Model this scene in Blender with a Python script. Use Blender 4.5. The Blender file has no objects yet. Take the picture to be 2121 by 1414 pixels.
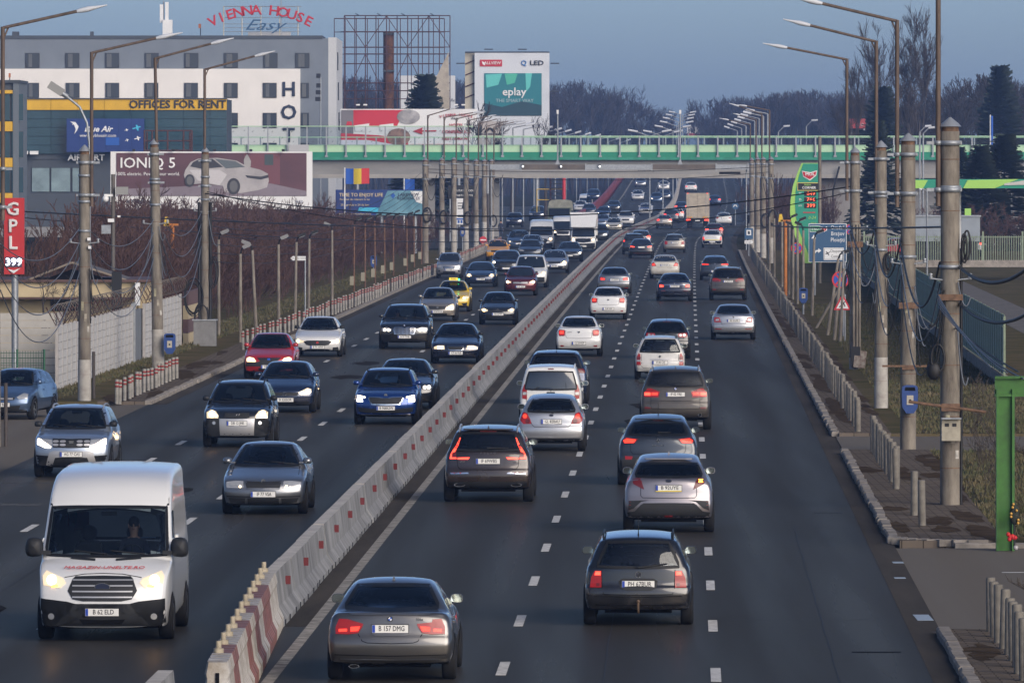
import bpy, bmesh, math, random
from mathutils import Vector, Matrix
from mathutils.bvhtree import BVHTree

scene = bpy.context.scene
COL = scene.collection
R = math.radians
HAZE = 0.00015
random.seed(7)

# ------------------------------------------------------------------ camera
F, CX, HOR, CH = 16250.0, 1060.5, 330.0, 7.5      # focal length in photo pixels, optical axis column, horizon row, camera height
cam_data = bpy.data.cameras.new('camera')
cam_data.sensor_width = 36.0
cam_data.lens = F / 2121.0 * 36.0
cam_data.shift_y = -(707.0 - HOR) / 2121.0
cam_data.clip_start = 1.0
cam_data.clip_end = 20000.0
cam = bpy.data.objects.new('camera', cam_data)
cam.location = (0, 0, CH)
cam.rotation_euler = (R(90), 0, 0)
COL.objects.link(cam)
scene.camera = cam

# ------------------------------------------------------------------ sky, sun, exposure
SUN_EL, SUN_AZ = R(24), R(146)       # azimuth clockwise from +Y: behind the camera, to the right
world = bpy.data.worlds.new('World')
scene.world = world
world.use_nodes = True
wn = world.node_tree.nodes
wl = world.node_tree.links
bg = wn['Background']
sky = wn.new('ShaderNodeTexSky')
sky.sky_type = 'NISHITA'
sky.sun_disc = False
sky.sun_elevation = SUN_EL
sky.sun_rotation = SUN_AZ
sky.air_density = 0.5
sky.dust_density = 1.6
sky.ozone_density = 3.0
wl.new(sky.outputs[0], bg.inputs[0])
bg.inputs[1].default_value = 0.060
sun_data = bpy.data.lights.new('sun', 'SUN')
sun_data.energy = 1.1
sun_data.angle = R(45)
sun_data.color = (1.0, 0.87, 0.72)
sun = bpy.data.objects.new('sun', sun_data)
sd = Vector((math.sin(SUN_AZ) * math.cos(SUN_EL), math.cos(SUN_AZ) * math.cos(SUN_EL), math.sin(SUN_EL)))
sun.rotation_euler = (-sd).to_track_quat('-Z', 'Y').to_euler()
COL.objects.link(sun)
scene.view_settings.view_transform = 'Standard'
scene.view_settings.look = 'None'
scene.view_settings.gamma = 1.0
scene.view_settings.exposure = 1.36
scene.view_settings.use_curve_mapping = False
scene.render.engine = 'CYCLES'
scene.cycles.use_denoising = True
scene.cycles.max_bounces = 8
scene.cycles.transparent_max_bounces = 12
scene.cycles.volume_bounces = 1
scene.cycles.caustics_reflective = False
scene.cycles.caustics_refractive = False
scene.cycles.sample_clamp_indirect = 6.0


# ------------------------------------------------------------------ geometry of the road line
KN = [(-200, -7.13), (640, 11.80), (725, 13.98), (807, 16.75), (900, 20.1), (1000, 23.7), (1060, 25.85), (1320, 32.5), (1700, 42.2), (2600, 62.5)]
def road_x(Y):
 """x of the first lane line of the outbound carriageway at distance Y"""
 for i in range(len(KN) - 1):
  if Y <= KN[i + 1][0] or i == len(KN) - 2:
   y0, x0 = KN[i]; y1, x1 = KN[i + 1]
   t = (Y - y0) / (y1 - y0)
   m = (x1 - x0) / (y1 - y0)
   mp = m if i == 0 else 0.5 * (m + (x0 - KN[i - 1][1]) / (y0 - KN[i - 1][0]))
   mn = m if i == len(KN) - 2 else 0.5 * (m + (KN[i + 2][1] - x1) / (KN[i + 2][0] - y1))
   h = y1 - y0
   t2, t3 = t * t, t * t * t
   return (2 * t3 - 3 * t2 + 1) * x0 + (t3 - 2 * t2 + t) * h * mp + (-2 * t3 + 3 * t2) * x1 + (t3 - t2) * h * mn
 return KN[-1][1]
def road_z(Y):
 """the road climbs towards an overpass beyond the bridge"""
 if Y < 930: return 0.0
 if Y < 1010: return 0.0115 * (Y - 930) ** 2 / 160.0
 if Y < 1450: return 0.46 + 0.0115 * (Y - 1010)
 t = min(1.0, (Y - 1450) / 300.0)
 return 5.52 + 0.0115 * 300 * (t - t * t / 2)
def heading(Y):
 return math.atan2(road_x(Y + 4) - road_x(Y - 4), 8.0)
def at(px, py, Y):
 """photo pixel at distance Y -> world point"""
 return Vector(((px - CX) * Y / F, Y, CH - (py - HOR) * Y / F))
def gy(py):
 """distance of the ground seen at photo row py"""
 return CH * F / (py - HOR)
def rp(Y, off, z=0.0):
 return Vector((road_x(Y) + off, Y, road_z(Y) + z))

# ------------------------------------------------------------------ materials
MATS = {}
def mat(name, col, rough=0.6, metal=0.0, spec=0.5, coat=0.0, var=0.0, scale=4.0, stretch=(1, 1, 1), bump=0.0, bscale=40.0,
  emit=0.0, ecol=None, col2=None, coat_rough=0.05, detail=6.0, world_space=False):
 if name in MATS: return MATS[name]
 m = bpy.data.materials.new(name); m.use_nodes = True
 nt = m.node_tree; n = nt.nodes; l = nt.links
 p = n['Principled BSDF']
 c = (col[0], col[1], col[2], 1)
 p.inputs['Base Color'].default_value = c
 p.inputs['Roughness'].default_value = rough
 p.inputs['Metallic'].default_value = metal
 p.inputs['Specular IOR Level'].default_value = spec
 p.inputs['Coat Weight'].default_value = coat
 p.inputs['Coat Roughness'].default_value = coat_rough
 if emit:
  e = ecol or col
  p.inputs['Emission Color'].default_value = (e[0], e[1], e[2], 1)
  p.inputs['Emission Strength'].default_value = emit
 if var or bump:
  tc = n.new('ShaderNodeTexCoord'); mp = n.new('ShaderNodeMapping')
  mp.inputs['Scale'].default_value = stretch
  if world_space:
   g = n.new('ShaderNodeNewGeometry'); l.new(g.outputs['Position'], mp.inputs[0])
  else:
   l.new(tc.outputs['Object'], mp.inputs[0])
 if var:
  nz = n.new('ShaderNodeTexNoise'); nz.inputs['Scale'].default_value = scale; nz.inputs['Detail'].default_value = detail
  nz.inputs['Roughness'].default_value = 0.65
  l.new(mp.outputs[0], nz.inputs['Vector'])
  cr = n.new('ShaderNodeValToRGB')
  cr.color_ramp.elements[0].position = 0.32; cr.color_ramp.elements[1].position = 0.70
  d = col2 or [x * (1 - var) for x in col]
  u = col if col2 else [min(1, x * (1 + var * 0.7)) for x in col]
  cr.color_ramp.elements[0].color = (d[0], d[1], d[2], 1)
  cr.color_ramp.elements[1].color = (u[0], u[1], u[2], 1)
  l.new(nz.outputs['Fac'], cr.inputs[0]); l.new(cr.outputs[0], p.inputs['Base Color'])
 if bump:
  nb = n.new('ShaderNodeTexNoise'); nb.inputs['Scale'].default_value = bscale; nb.inputs['Detail'].default_value = 5
  l.new(mp.outputs[0], nb.inputs['Vector'])
  b = n.new('ShaderNodeBump'); b.inputs['Strength'].default_value = bump; b.inputs['Distance'].default_value = 0.02
  l.new(nb.outputs['Fac'], b.inputs['Height']); l.new(b.outputs[0], p.inputs['Normal'])
 MATS[name] = m
 return m

def glass_mat(name, tint, gloss_rough=0.03, ior=1.6):
 """tinted car or shop glass: clear through, reflecting at its surface"""
 if name in MATS: return MATS[name]
 m = bpy.data.materials.new(name); m.use_nodes = True
 n = m.node_tree.nodes; l = m.node_tree.links
 n.remove(n['Principled BSDF'])
 out = n['Material Output']
 tr = n.new('ShaderNodeBsdfTransparent'); tr.inputs[0].default_value = (*tint, 1)
 gl = n.new('ShaderNodeBsdfGlossy'); gl.inputs['Roughness'].default_value = gloss_rough
 gl.inputs[0].default_value = (0.9, 0.95, 1, 1)
 fr = n.new('ShaderNodeFresnel'); fr.inputs[0].default_value = ior
 mx = n.new('ShaderNodeMixShader')
 l.new(fr.outputs[0], mx.inputs[0]); l.new(tr.outputs[0], mx.inputs[1]); l.new(gl.outputs[0], mx.inputs[2])
 l.new(mx.outputs[0], out.inputs[0])
 MATS[name] = m
 return m

def brick_mat(name, c1, c2, mortar, sx, sy, scale=1.0, bump=0.4):
 m = mat(name, c1, 0.85)
 n = m.node_tree.nodes; l = m.node_tree.links; p = n['Principled BSDF']
 g = n.new('ShaderNodeNewGeometry'); b = n.new('ShaderNodeTexBrick')
 b.inputs['Color1'].default_value = (*c1, 1); b.inputs['Color2'].default_value = (*c2, 1); b.inputs['Mortar'].default_value = (*mortar, 1)
 b.inputs['Scale'].default_value = scale; b.inputs['Brick Width'].default_value = sx; b.inputs['Row Height'].default_value = sy
 b.inputs['Mortar Size'].default_value = 0.012
 l.new(g.outputs['Position'], b.inputs['Vector']); l.new(b.outputs[0], p.inputs['Base Color'])
 return m

# ------------------------------------------------------------------ mesh helpers
class MB:
 def __init__(self): self.v = []; self.f = []; self.m = []; self.s = []
 def add(self, vs, fs, mi=0, smooth=False):
  o = len(self.v); self.v.extend([tuple(x) for x in vs])
  for q in fs:
   self.f.append(tuple(i + o for i in q)); self.m.append(mi); self.s.append(smooth)
  return self
 def box(self, c, s, rz=0.0, mi=0, rx=0.0, ry=0.0):
  hx, hy, hz = s[0] / 2, s[1] / 2, s[2] / 2
  M = Matrix.Translation(c) @ Matrix.Rotation(rz, 4, 'Z') @ Matrix.Rotation(ry, 4, 'Y') @ Matrix.Rotation(rx, 4, 'X')
  vs = [M @ Vector((x, y, z)) for z in (-hz, hz) for (x, y) in ((-hx, -hy), (hx, -hy), (hx, hy), (-hx, hy))]
  return self.add(vs, [(0, 3, 2, 1), (4, 5, 6, 7), (0, 1, 5, 4), (1, 2, 6, 5), (2, 3, 7, 6), (3, 0, 4, 7)], mi)
 def cyl(self, p0, p1, r0, r1=None, n=8, mi=0, cap=True, smooth=True):
  return self.tube([p0, p1], [r0, r0 if r1 is None else r1], n, mi, cap, smooth)
 def tube(self, pts, r, n=6, mi=0, cap=True, smooth=True):
  pts = [Vector(p) for p in pts]
  if not hasattr(r, '__len__'): r = [r] * len(pts)
  vs = []
  k = len(pts)
  up = None
  for i, p in enumerate(pts):
   d = (pts[min(i + 1, k - 1)] - pts[max(i - 1, 0)])
   if d.length < 1e-9: d = Vector((0, 0, 1))
   d.normalize()
   if up is None:
    a = Vector((0, 0, 1)) if abs(d.z) < 0.9 else Vector((1, 0, 0))
    up = (a - d * a.dot(d)).normalized()
   else:
    up = (up - d * up.dot(d))
    up = up.normalized() if up.length > 1e-6 else d.orthogonal().normalized()
   s = d.cross(up)
   for j in range(n):
    a = 2 * math.pi * j / n
    vs.append(p + (up * math.cos(a) + s * math.sin(a)) * r[i])
  fs = []
  for i in range(k - 1):
   for j in range(n):
    j2 = (j + 1) % n
    fs.append((i * n + j, (i + 1) * n + j, (i + 1) * n + j2, i * n + j2))
  self.add(vs, fs, mi, smooth)
  if cap:
   self.add([vs[j] for j in range(n)], [tuple(range(n))], mi)
   self.add([vs[(k - 1) * n + j] for j in range(n)], [tuple(reversed(range(n)))], mi)
  return self
 def prism(self, pts, M, h, mi=0):
  """2D outline pts in the matrix' xy plane, thickness h along its z"""
  n = len(pts)
  area = sum(pts[i][0] * pts[(i + 1) % n][1] - pts[(i + 1) % n][0] * pts[i][1] for i in range(n))
  if area < 0: pts = list(reversed(pts))
  a = [M @ Vector((x, y, 0)) for x, y in pts]; b = [M @ Vector((x, y, h)) for x, y in pts]
  fs = [tuple(reversed(range(n))), tuple(range(n, 2 * n))]
  fs += [(i, (i + 1) % n, n + (i + 1) % n, n + i) for i in range(n)]
  return self.add(a + b, fs, mi)
 def lathe(self, prof, n=12, M=None, mi=0, smooth=True):
  """prof: (radius, z) pairs turned about z"""
  M = M or Matrix.Identity(4)
  vs = []
  for r, z in prof:
   for j in range(n):
    a = 2 * math.pi * j / n
    vs.append(M @ Vector((r * math.cos(a), r * math.sin(a), z)))
  fs = []
  for i in range(len(prof) - 1):
   for j in range(n):
    j2 = (j + 1) % n
    fs.append((i * n + j, i * n + j2, (i + 1) * n + j2, (i + 1) * n + j))
  return self.add(vs, fs, mi, smooth)
 def sphere(self, c, r, n=10, m=6, mi=0):
  rr = r if hasattr(r, '__len__') else (r, r, r)
  vs = [Vector((c[0], c[1], c[2] - rr[2]))]
  for i in range(1, m):
   t = math.pi * i / m
   for j in range(n):
    a = 2 * math.pi * j / n
    vs.append(Vector((c[0] + rr[0] * math.sin(t) * math.cos(a), c[1] + rr[1] * math.sin(t) * math.sin(a), c[2] - rr[2] * math.cos(t))))
  vs.append(Vector((c[0], c[1], c[2] + rr[2])))
  fs = [(0, 1 + (j + 1) % n, 1 + j) for j in range(n)]
  for i in range(m - 2):
   for j in range(n):
    a = 1 + i * n
    fs.append((a + j, a + (j + 1) % n, a + n + (j + 1) % n, a + n + j))
  L = len(vs) - 1
  fs += [(L, 1 + (m - 2) * n + j, 1 + (m - 2) * n + (j + 1) % n) for j in range(n)]
  return self.add(vs, fs, mi, True)
 def mesh(self, name):
  me = bpy.data.meshes.new(name)
  me.from_pydata(self.v, [], self.f)
  me.polygons.foreach_set('material_index', self.m)
  me.polygons.foreach_set('use_smooth', self.s)
  me.update()
  return me
 def build(self, name, mats, parent=None, loc=None, rz=None):
  return link(name, self.mesh(name), mats, parent, loc, rz)

def link(name, me, mats=None, parent=None, loc=None, rz=None):
 o = bpy.data.objects.new(name, me)
 if mats is not None:
  if not isinstance(mats, (list, tuple)): mats = [mats]
  if len(me.materials) == 0:
   for m_ in mats: me.materials.append(m_)
 COL.objects.link(o)
 if parent is not None: o.parent = parent
 if loc is not None: o.location = loc
 if rz is not None: o.rotation_euler = (0, 0, rz)
 return o
def tag(o, label=None, cat=None, group=None, kind=None):
 if label: o['label'] = label
 if cat: o['category'] = cat
 if group: o['group'] = group
 if kind: o['kind'] = kind
 return o
def thing(name, loc, rz, label, cat, group=None):
 o = bpy.data.objects.new(name, None)
 o.empty_display_size = 0.3
 COL.objects.link(o)
 o.location = loc; o.rotation_euler = (0, 0, rz)
 return tag(o, label, cat, group)
def copy_tree(o, parent=None):
 c = o.copy(); COL.objects.link(c); c.parent = parent
 for ch in o.children: copy_tree(ch, c)
 return c
def text(s, size, m, M, parent=None, name='lettering', align='CENTER', bold=0.0, ext=0.002, shear=0.0, sx=1.0, space=1.0):
 """flat lettering in the matrix' xy plane, facing its +z"""
 cu = bpy.data.curves.new(name, 'FONT')
 cu.body = s; cu.size = size; cu.align_x = align; cu.align_y = 'CENTER'
 cu.extrude = ext; cu.bevel_depth = max(0.0, bold) * size; cu.bevel_resolution = 0; cu.shear = shear; cu.resolution_u = 2
 cu.space_character = space
 cu.materials.append(m)
 o = bpy.data.objects.new(name, cu); COL.objects.link(o)
 if parent is not None: o.parent = parent
 o.matrix_local = M @ Matrix.Diagonal((sx, 1, 1, 1))
 return o
def face_cam(loc, rz=0.0):
 """xy plane standing upright, its +z (front) towards -Y, turned about the vertical by rz"""
 return Matrix.Translation(loc) @ Matrix.Rotation(rz, 4, 'Z') @ Matrix.Rotation(R(90), 4, 'X')
def rect(w, h, cx=0, cy=0): return [(cx - w / 2, cy - h / 2), (cx + w / 2, cy - h / 2), (cx + w / 2, cy + h / 2), (cx - w / 2, cy + h / 2)]
def disc(r, n=20, cx=0, cy=0): return [(cx + r * math.cos(2 * math.pi * i / n), cy + r * math.sin(2 * math.pi * i / n)) for i in range(n)]
def chaikin(P, it=2, closed=True, q=0.25):
 for _ in range(it):
  N = []
  k = len(P)
  for i in range(k if closed else k - 1):
   a, b = P[i], P[(i + 1) % k]
   N.append(tuple(a[j] * (1 - q) + b[j] * q for j in range(len(a))))
   N.append(tuple(a[j] * q + b[j] * (1 - q) for j in range(len(a))))
  if not closed: N = [P[0]] + N + [P[-1]]
  P = N
 return P
def inpoly(x, y, P):
 c = False; n = len(P); j = n - 1
 for i in range(n):
  if (P[i][1] > y) != (P[j][1] > y) and x < (P[j][0] - P[i][0]) * (y - P[i][1]) / (P[j][1] - P[i][1]) + P[i][0]: c = not c
  j = i
 return c
def lerp_tab(T, x):
 if x <= T[0][0]: return T[0][1]
 for (a, b), (c, d) in zip(T, T[1:]):
  if x <= c: return b + (d - b) * (x - a) / (c - a)
 return T[-1][1]
# ------------------------------------------------------------------ vehicle materials
M_BLACK = mat('black_plastic', (0.018, 0.019, 0.021), 0.55, spec=0.3)
M_DGREY = mat('dark_grey_plastic', (0.028, 0.029, 0.031), 0.65, spec=0.2)
M_UNDER = mat('underbody', (0.006, 0.006, 0.007), 0.9, spec=0.1)
M_TYRE = mat('tyre_rubber', (0.014, 0.014, 0.015), 0.85, spec=0.2)
M_RIM = mat('alloy_rim', (0.28, 0.29, 0.30), 0.35, metal=0.8)
M_CHROME = mat('chrome', (0.62, 0.63, 0.65), 0.12, metal=1.0)
M_SILVERP = mat('silver_plastic', (0.42, 0.42, 0.43), 0.35, metal=0.5)
M_MIRROR = mat('mirror_glass', (0.62, 0.70, 0.66), 0.06, metal=1.0)
M_GLASSD = mat('dark_window_glass', (0.012, 0.016, 0.022), 0.06, spec=0.7, coat=0.6)
M_GLASS = glass_mat('clear_window_glass', (0.44, 0.50, 0.53))
M_GLASST = glass_mat('tinted_window_glass', (0.16, 0.18, 0.20))
M_TRIM = mat('window_seal', (0.010, 0.011, 0.013), 0.5, spec=0.25)
M_LINING = mat('cabin_lining', (0.05, 0.052, 0.056), 0.9, spec=0.1)
M_SEAT = mat('seat_fabric', (0.030, 0.031, 0.034), 0.9, spec=0.1)
M_RED = mat('tail_lens_red', (0.30, 0.010, 0.010), 0.3, coat=0.15)
M_REDDK = mat('tail_lens_dark', (0.12, 0.012, 0.014), 0.3, coat=0.15)
M_REDLIT = mat('tail_lamp_lit', (0.6, 0.02, 0.01), 0.2, emit=.75, ecol=(1.0, 0.05, 0.025))
M_REDBRK = mat('brake_lamp_lit', (0.7, 0.03, 0.02), 0.2, emit=1.5, ecol=(1.0, 0.06, 0.03))
M_ORLIT = mat('indicator_lit', (0.8, 0.3, 0.02), 0.2, emit=3.5, ecol=(1.0, 0.42, 0.04))
M_CLEARL = mat('clear_lamp_lens', (0.42, 0.43, 0.44), 0.12, metal=0.35, coat=0.8)
M_HEADW = mat('headlamp_lit_warm', (1, 0.85, 0.6), 0.3, emit=6.0, ecol=(1.0, 0.60, 0.24))
M_HEADC = mat('headlamp_lit_white', (1, 0.95, 0.9), 0.3, emit=3.0, ecol=(1.0, 0.84, 0.62))
M_LENSW = mat('lit_lamp_lens', (.42, .40, .36), .15, metal=.2, coat=.8, emit=.35, ecol=(1.0, .72, .40))
M_HEADF = mat('headlamp_low_glow', (1, 0.9, 0.7), 0.3, emit=1.6, ecol=(1.0, 0.75, 0.42))
M_PLATE = mat('plate_white', (0.74, 0.73, 0.69), 0.4, spec=0.3)
M_PBLUE = mat('plate_blue', (0.01, 0.05, 0.35), 0.4)
M_PTEXT = mat('plate_text', (0.03, 0.03, 0.035), 0.6)
M_YELL = mat('plate_yellow', (0.7, 0.55, 0.03), 0.5)
M_SKIN = mat('skin', (0.42, 0.24, 0.17), 0.6)
M_WHITET = mat('white_lettering', (0.75, 0.75, 0.74), 0.5)
M_REDT = mat('red_lettering', (0.5, 0.03, 0.03), 0.5)

def paint(name, col, metal=0.0, rough=0.30, dirt=0.0):
 m = mat('paint_' + name, col, rough, metal=metal, coat=0.7, coat_rough=0.06)
 if not m.get('dirty'):
  m['dirty'] = 1
  nt = m.node_tree; n = nt.nodes; l = nt.links; p = n['Principled BSDF']
  tc = n.new('ShaderNodeTexCoord'); nz = n.new('ShaderNodeTexNoise'); nz.inputs['Scale'].default_value = 3.0; nz.inputs['Detail'].default_value = 8
  l.new(tc.outputs['Object'], nz.inputs['Vector'])
  sx = n.new('ShaderNodeSeparateXYZ'); l.new(tc.outputs['Object'], sx.inputs[0])
  low = n.new('ShaderNodeMapRange'); low.inputs[1].default_value = .25; low.inputs[2].default_value = .95; low.inputs[3].default_value = .24 + dirt; low.inputs[4].default_value = dirt * 1.4   # road dust splashed up from the wheels
  l.new(sx.outputs[2], low.inputs[0])
  st = n.new('ShaderNodeMapRange'); st.inputs[1].default_value = .35; st.inputs[2].default_value = .75; l.new(nz.outputs['Fac'], st.inputs[0])
  mu = n.new('ShaderNodeMath'); mu.operation = 'MULTIPLY'; mu.use_clamp = True; l.new(low.outputs[0], mu.inputs[0]); l.new(st.outputs[0], mu.inputs[1])
  mx = n.new('ShaderNodeMix'); mx.data_type = 'RGBA'; mx.inputs[6].default_value = (*col, 1); mx.inputs[7].default_value = (.13, .11, .09, 1)
  l.new(mu.outputs[0], mx.inputs[0]); l.new(mx.outputs[2], p.inputs['Base Color'])
  mr = n.new('ShaderNodeMapRange'); mr.inputs[3].default_value = rough; mr.inputs[4].default_value = .7; l.new(mu.outputs[0], mr.inputs[0]); l.new(mr.outputs[0], p.inputs['Roughness'])
  mc = n.new('ShaderNodeMapRange'); mc.inputs[3].default_value = .9; mc.inputs[4].default_value = .1; l.new(mu.outputs[0], mc.inputs[0]); l.new(mc.outputs[0], p.inputs['Coat Weight'])
 return m

# ------------------------------------------------------------------ body shapes: side outlines as (distance from the nose / length, height / roof height)
FRONT = [(.045, .13), (.012, .17), (.0, .26), (.0, .36), (.012, .455), (.04, .51)]
BODY = {
 'sedan': dict(prof=FRONT + [(.10, .56), (.19, .615), (.275, .665), (.30, .68), (.36, .80), (.435, .935), (.49, .985), (.58, 1.0), (.67, .985), (.73, .94), (.80, .83), (.855, .735), (.90, .72), (.955, .715), (.978, .70), (.984, .60), (.988, .50), (.998, .44), (1.0, .34), (.992, .24), (.965, .17)],
  ws=(.685, .945), rw=(.755, .935), side=[(.315, .70), (.44, .925), (.52, .955), (.66, .945), (.73, .885), (.80, .745), (.80, .70)], wb=.605, fo=.19,
  S=[(.1, .86), (.17, .94), (.30, .99), (.42, 1.0), (.55, .985), (.64, .955), (.69, .90), (.80, .80), (.93, .675), (1.0, .60)]),
 'hatch': dict(prof=FRONT + [(.10, .565), (.19, .62), (.265, .665), (.29, .68), (.36, .80), (.45, .935), (.52, .985), (.63, 1.0), (.76, .985), (.85, .955), (.90, .925), (.93, .85), (.965, .71), (.980, .655), (.986, .58), (.988, .48), (.998, .43), (1.0, .32), (.992, .22), (.965, .17)],
  ws=(.685, .945), rw=(.70, .91), side=[(.305, .70), (.45, .925), (.54, .955), (.74, .945), (.84, .90), (.90, .76), (.90, .69)], wb=.625, fo=.195,
  S=[(.1, .86), (.17, .94), (.30, .99), (.42, 1.0), (.55, .985), (.64, .955), (.69, .90), (.80, .81), (.93, .69), (1.0, .62)]),
 'wagon': dict(prof=FRONT + [(.10, .565), (.19, .62), (.265, .665), (.29, .68), (.36, .80), (.44, .935), (.50, .985), (.62, 1.0), (.80, .99), (.92, .965), (.942, .94), (.958, .86), (.978, .70), (.984, .64), (.986, .55), (.988, .46), (.998, .42), (1.0, .31), (.992, .22), (.965, .17)],
  ws=(.685, .945), rw=(.655, .915), side=[(.305, .70), (.44, .925), (.52, .955), (.80, .95), (.90, .92), (.935, .74), (.93, .68)], wb=.60, fo=.195,
  S=[(.1, .86), (.17, .94), (.30, .99), (.42, 1.0), (.55, .985), (.64, .955), (.69, .90), (.80, .82), (.93, .71), (1.0, .64)]),
 'suv': dict(prof=[(.045, .15), (.012, .19), (.0, .27), (.0, .40), (.010, .50), (.035, .555), (.09, .60), (.18, .635), (.255, .665), (.28, .68), (.35, .81), (.42, .93), (.48, .98), (.60, 1.0), (.78, .99), (.89, .965), (.915, .945), (.935, .88), (.965, .71), (.978, .655), (.984, .57), (.988, .47), (.998, .42), (1.0, .31), (.99, .23), (.96, .18)],
  ws=(.69, .94), rw=(.68, .91), side=[(.295, .70), (.42, .92), (.50, .955), (.78, .95), (.87, .92), (.91, .76), (.905, .69)], wb=.61, fo=.19,
  S=[(.1, .88), (.18, .95), (.30, .99), (.42, 1.0), (.56, .99), (.65, .96), (.70, .91), (.80, .84), (.93, .74), (1.0, .66)]),
 'crossover': dict(prof=[(.045, .15), (.012, .19), (.0, .27), (.0, .40), (.010, .49), (.035, .545), (.09, .59), (.18, .63), (.255, .665), (.28, .68), (.35, .81), (.43, .935), (.50, .985), (.60, 1.0), (.74, .975), (.84, .925), (.885, .88), (.93, .77), (.955, .715), (.975, .70), (.984, .62), (.988, .50), (.998, .42), (1.0, .31), (.99, .23), (.96, .18)],
  ws=(.69, .945), rw=(.735, .89), side=[(.295, .70), (.43, .92), (.52, .95), (.72, .93), (.82, .87), (.86, .79), (.85, .74)], wb=.605, fo=.20,
  S=[(.1, .88), (.18, .95), (.30, .99), (.42, 1.0), (.56, .99), (.65, .94), (.70, .87), (.80, .80), (.93, .69), (1.0, .62)]),
 'minivan': dict(prof=[(.04, .13), (.010, .16), (.0, .25), (.0, .36), (.012, .45), (.04, .50), (.10, .55), (.17, .60), (.20, .63), (.27, .76), (.36, .92), (.42, .975), (.55, 1.0), (.80, .995), (.955, .975), (.972, .95), (.982, .85), (.990, .62), (.992, .45), (1.0, .38), (1.0, .26), (.99, .19), (.965, .15)],
  ws=(.62, .93), rw=(.60, .90), side=[(.235, .64), (.37, .90), (.45, .93), (.57, .93), (.57, .62)], wb=.62, fo=.19,
  S=[(.1, .88), (.18, .96), (.30, 1.0), (.45, 1.0), (.58, .985), (.64, .955), (.80, .88), (.93, .80), (1.0, .74)]),
 'van': dict(prof=[(.03, .075), (.008, .09), (.0, .14), (.0, .24), (.006, .30), (.018, .355), (.05, .405), (.10, .45), (.135, .475), (.16, .50), (.21, .63), (.265, .765), (.30, .835), (.345, .905), (.41, .955), (.52, .985), (.70, 1.0), (.985, 1.0), (.996, .985), (1.0, .80), (1.0, .20), (.995, .15), (.98, .12)],
  ws=(.49, .765), rw=(.52, .80), side=[(.175, .50), (.265, .735), (.325, .755), (.37, .75), (.37, .47)], wb=.60, fo=.175,
  S=[(.05, .92), (.10, .965), (.2, 1.0), (.40, 1.0), (.52, .99), (.70, .95), (.85, .925), (.95, .90), (1.0, .86)]),
}

def seg_subdiv(P, maxl):
 out = []
 for i in range(len(P)):
  a, b = P[i], P[(i + 1) % len(P)]
  d = math.hypot(b[0] - a[0], b[1] - a[1])
  k = max(1, int(math.ceil(d / maxl)))
  for j in range(k):
   t = j / k
   out.append((a[0] + (b[0] - a[0]) * t, a[1] + (b[1] - a[1]) * t))
 return out
def half(o):
 """mirror a half outline given from the centre line outwards into a whole one"""
 return [(-a, z) for a, z in reversed(o)] + [(a, z) for a, z in o]

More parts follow.
